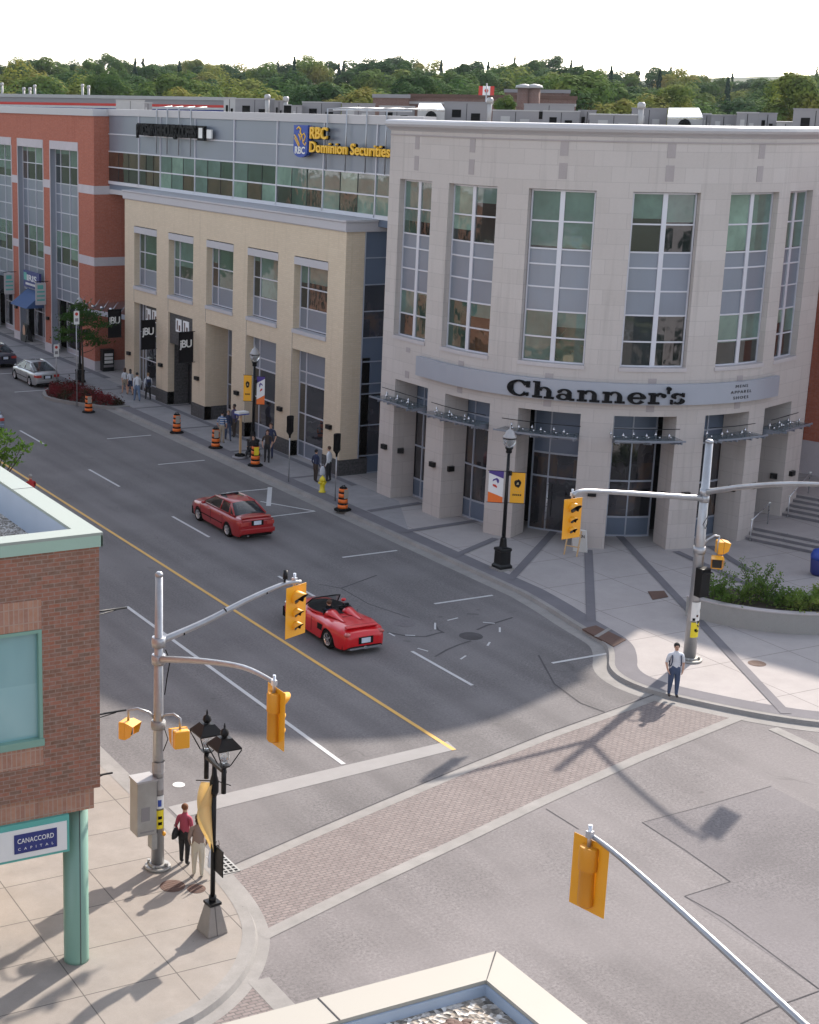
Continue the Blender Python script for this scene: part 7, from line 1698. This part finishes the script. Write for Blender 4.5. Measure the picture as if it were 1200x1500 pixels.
hood(612, 652, 151, 160, 97, 'white sloping intake hood among the grey roof units left of the flag'); hood(978, 1030, 158, 171, 88, 'bright sloping metal intake hood glinting above the round building')
for x, yt, d_, lb in ((3, 122, 186, 'white vent pipe at the far left roof edge'), (35, 129, 186, 'leftmost of the three close vent pipes on the left roof'), (44, 129, 187, 'middle of the three close vent pipes on the left roof'), (51, 125, 186, 'tallest of the three close vent pipes on the left roof'), (121, 124, 186, 'left one of the paired vent pipes on the left roof'), (130, 126, 187, 'right one of the paired vent pipes on the left roof'), (392, 140, 106, 'pale vent pipe above the dark unit near the bank sign'), (419, 143, 106, 'white vent pipe beside the black unit near the bank sign'), (940, 152, 86, 'tall pale vent pipe left of the glinting hood'), (718, 145, 97, 'thin vent pipe left of the small bushy tree')):
    p = AT(x, yt, d_); t = thing('vent_pipe', lb, 'vent pipe', (p.x, p.y, 16.7), 0, 'vent pipes on the roofs'); h = p.z-16.7
    mb = MB(); mb.tube([(0, 0, 0), (0, 0, h)], .14, 10); sub(mb, 'pipe', M['hvac_light'], t); mb = MB(); mb.lathe([(.2, -.25), (.2, 0), (.12, .08)], (0, 0, h), 10); sub(mb, 'cowl', M['hvac_light'], t)
# far low buildings
def lowb(x0, x1, yt, dist, depth, label, mat, trim=None, stripes=()):
    a = AT(x0, yt, dist); b = AT(x1, yt, dist); u = (b-a); u.z = 0; w_ = u.length; u.normalize(); rz = math.atan2(u.y, u.x); zt = (a.z+b.z)/2; n_ = Vector((-u.y, u.x, 0)); c_ = (a+b)/2+n_*depth/2
    t = thing('low_building', label, 'building', (c_.x, c_.y, 0), rz); mb = MB(); mb.box(-w_/2, -depth/2, 0, w_/2, depth/2, zt-.35); sub(mb, 'wall', M[mat], t)
    mb = MB(); mb.box(-w_/2-.1, -depth/2-.1, zt-.35, w_/2+.1, depth/2+.1, zt); sub(mb, 'parapet', M[trim or mat], t)
    for z0, z1, m_ in stripes: mb = MB(); mb.box(-w_/2-.02, -depth/2-.12, zt+z0, w_/2+.02, -depth/2-.02, zt+z1); sub(mb, 'stripe', M[m_], t)
    return t, w_, zt, depth
lowb(-40, 345, 139.5, 178, 30, 'long low grey flat-roofed building behind the red brick parapet', 'hvac', 'hvac_light', ((-1.12, -.85, 'red'), (-1.35, -1.13, 'white_paint'), (-1.6, -1.36, 'navy')))
lowb(547, 600, 138, 160, 20, 'brown brick block at the left end of the far brown building', 'brown_brick', 'hvac'); lowb(600, 845, 139, 165, 20, 'long low brown brick building with pale band behind the flag', 'brown_brick', 'rust_plate', ((-1.0, -.75, 'hvac_light'),)); lowb(740, 835, 131, 175, 12, 'raised brown brick storey of the far building right of the flag', 'brown_brick', 'hvac')
for x in (768, 783): 
    p = AT(x, 126, 160); t = thing('roof_vent', {768: 'larger white domed roof vent on the brown building right of the flag', 783: 'smaller white domed roof vent on the brown building, the right one'}[x], 'roof vent', (p.x, p.y, 16)); mb = MB(); mb.lathe([(.6, 0), (.6, p.z-16-.2)], (0, 0, 0), 12); sub(mb, 'curb', M['brown_brick'], t); mb = MB(); mb.lathe([(.85, p.z-16-.2), (.75, p.z-16+.05), (.1, p.z-16+.2)], (0, 0, 0), 12); sub(mb, 'dome', M['hvac_light'], t)
p = AT(713, 141, 150); q = AT(713, 127, 150); t = wthing('flag', 'red and white maple leaf flag on a pole over the far roofs', 'flag', (p.x, p.y, p.z-1))
rgt = Vector((AX_R.x, AX_R.y, 0)).normalized(); base = Vector((q.x, q.y, q.z)); mb = MB(); mb.tube([(q.x, q.y, 5), (q.x, q.y, q.z+.3)], .06, 6); mb.build('pole', M['steel'], t)
def fl(a, b, z0, z1, mt, nm, o_=0): 
    mb = MB(); n_ = 6
    for i in range(n_):
        s0, s1 = a+(b-a)*i/n_, a+(b-a)*(i+1)/n_; f = lambda s, z, sd: base-rgt*s+Vector((0, 0, z))+Vector((rgt.y, -rgt.x, 0))*(.08*math.sin(s*5)+sd)
        for sd in (.01+o_, -.01-o_): mb.quad(f(s0, z0, sd), f(s1, z0, sd), f(s1, z1, sd), f(s0, z1, sd))
    mb.build(nm, M[mt], t)
fl(-.7, -.35, -.75, .05, 'red', 'red_bar'); fl(-.35, .35, -.75, .05, 'banner_white', 'white_field'); fl(.35, .7, -.75, .05, 'red', 'red_bar'); fl(-.13, .13, -.5, -.2, 'red', 'maple_leaf', .01); fl(-.2, .2, -.40, -.30, 'red', 'maple_leaf', .013)

# ================================================================ AIR
mb = MB(); mb.box(-700, -60, -1.2, 900, 900, 45); hz = mb.build('haze', None, None)
hm = bpy.data.materials.new('haze'); hm.use_nodes = True; hn = hm.node_tree; hn.nodes.clear(); pv = hn.nodes.new('ShaderNodeVolumePrincipled'); oo = hn.nodes.new('ShaderNodeOutputMaterial')
pv.inputs['Color'].default_value = (.80, .88, 1, 1); pv.inputs['Density'].default_value = .00005; pv.inputs['Anisotropy'].default_value = .3; hn.links.new(pv.outputs[0], oo.inputs['Volume'])
hz.data.materials.clear(); hz.data.materials.append(hm); tag(hz, 'thin pale blue summer haze over the town', 'haze', kind='stuff')

# ---------------------------------------------------------------- pieces that stand apart become parts of their own
def split_islands(o):
    me = o.data; n = len(me.vertices); par = list(range(n))
    def find(a):
        while par[a] != a: par[a] = par[par[a]]; a = par[a]
        return a
    for e in me.edges:
        a, b = find(e.vertices[0]), find(e.vertices[1])
        if a != b: par[a] = b
    groups_ = {}
    for p in me.polygons: groups_.setdefault(find(p.vertices[0]), []).append(p)
    if len(groups_) < 2 or len(groups_) > 60: return
    uvd = me.uv_layers[0].data; base = o.name.split('.')[0]
    for k, polys in groups_.items():
        used = sorted({v for p in polys for v in p.vertices}); mp = {v: i for i, v in enumerate(used)}
        m2 = bpy.data.meshes.new(base); m2.from_pydata([tuple(me.vertices[v].co) for v in used], [], [[mp[v] for v in p.vertices] for p in polys])
        for q in me.materials: m2.materials.append(q)
        ul = m2.uv_layers.new(name='UVMap').data
        for p2, p in zip(m2.polygons, polys):
            p2.material_index = p.material_index; p2.use_smooth = p.use_smooth
            for l2, l1 in zip(p2.loop_indices, p.loop_indices): ul[l2].uv = uvd[l1].uv
        c = bpy.data.objects.new(base, m2); COL.objects.link(c); c.parent = o.parent; c.location = o.location; c.rotation_euler = o.rotation_euler
    bpy.data.objects.remove(o)
SPL = {'plinth', 'stone_inlay', 'sign_bracket', 'poster', 'control_joint', 'side_wall', 'pier_core', 'wall_panel', 'window_lintel', 'mullion', 'coping_joint'}
for o in [o for o in list(COL.objects) if o.type == 'MESH' and o.name.split('.')[0] in SPL and not o.children]: split_islands(o)
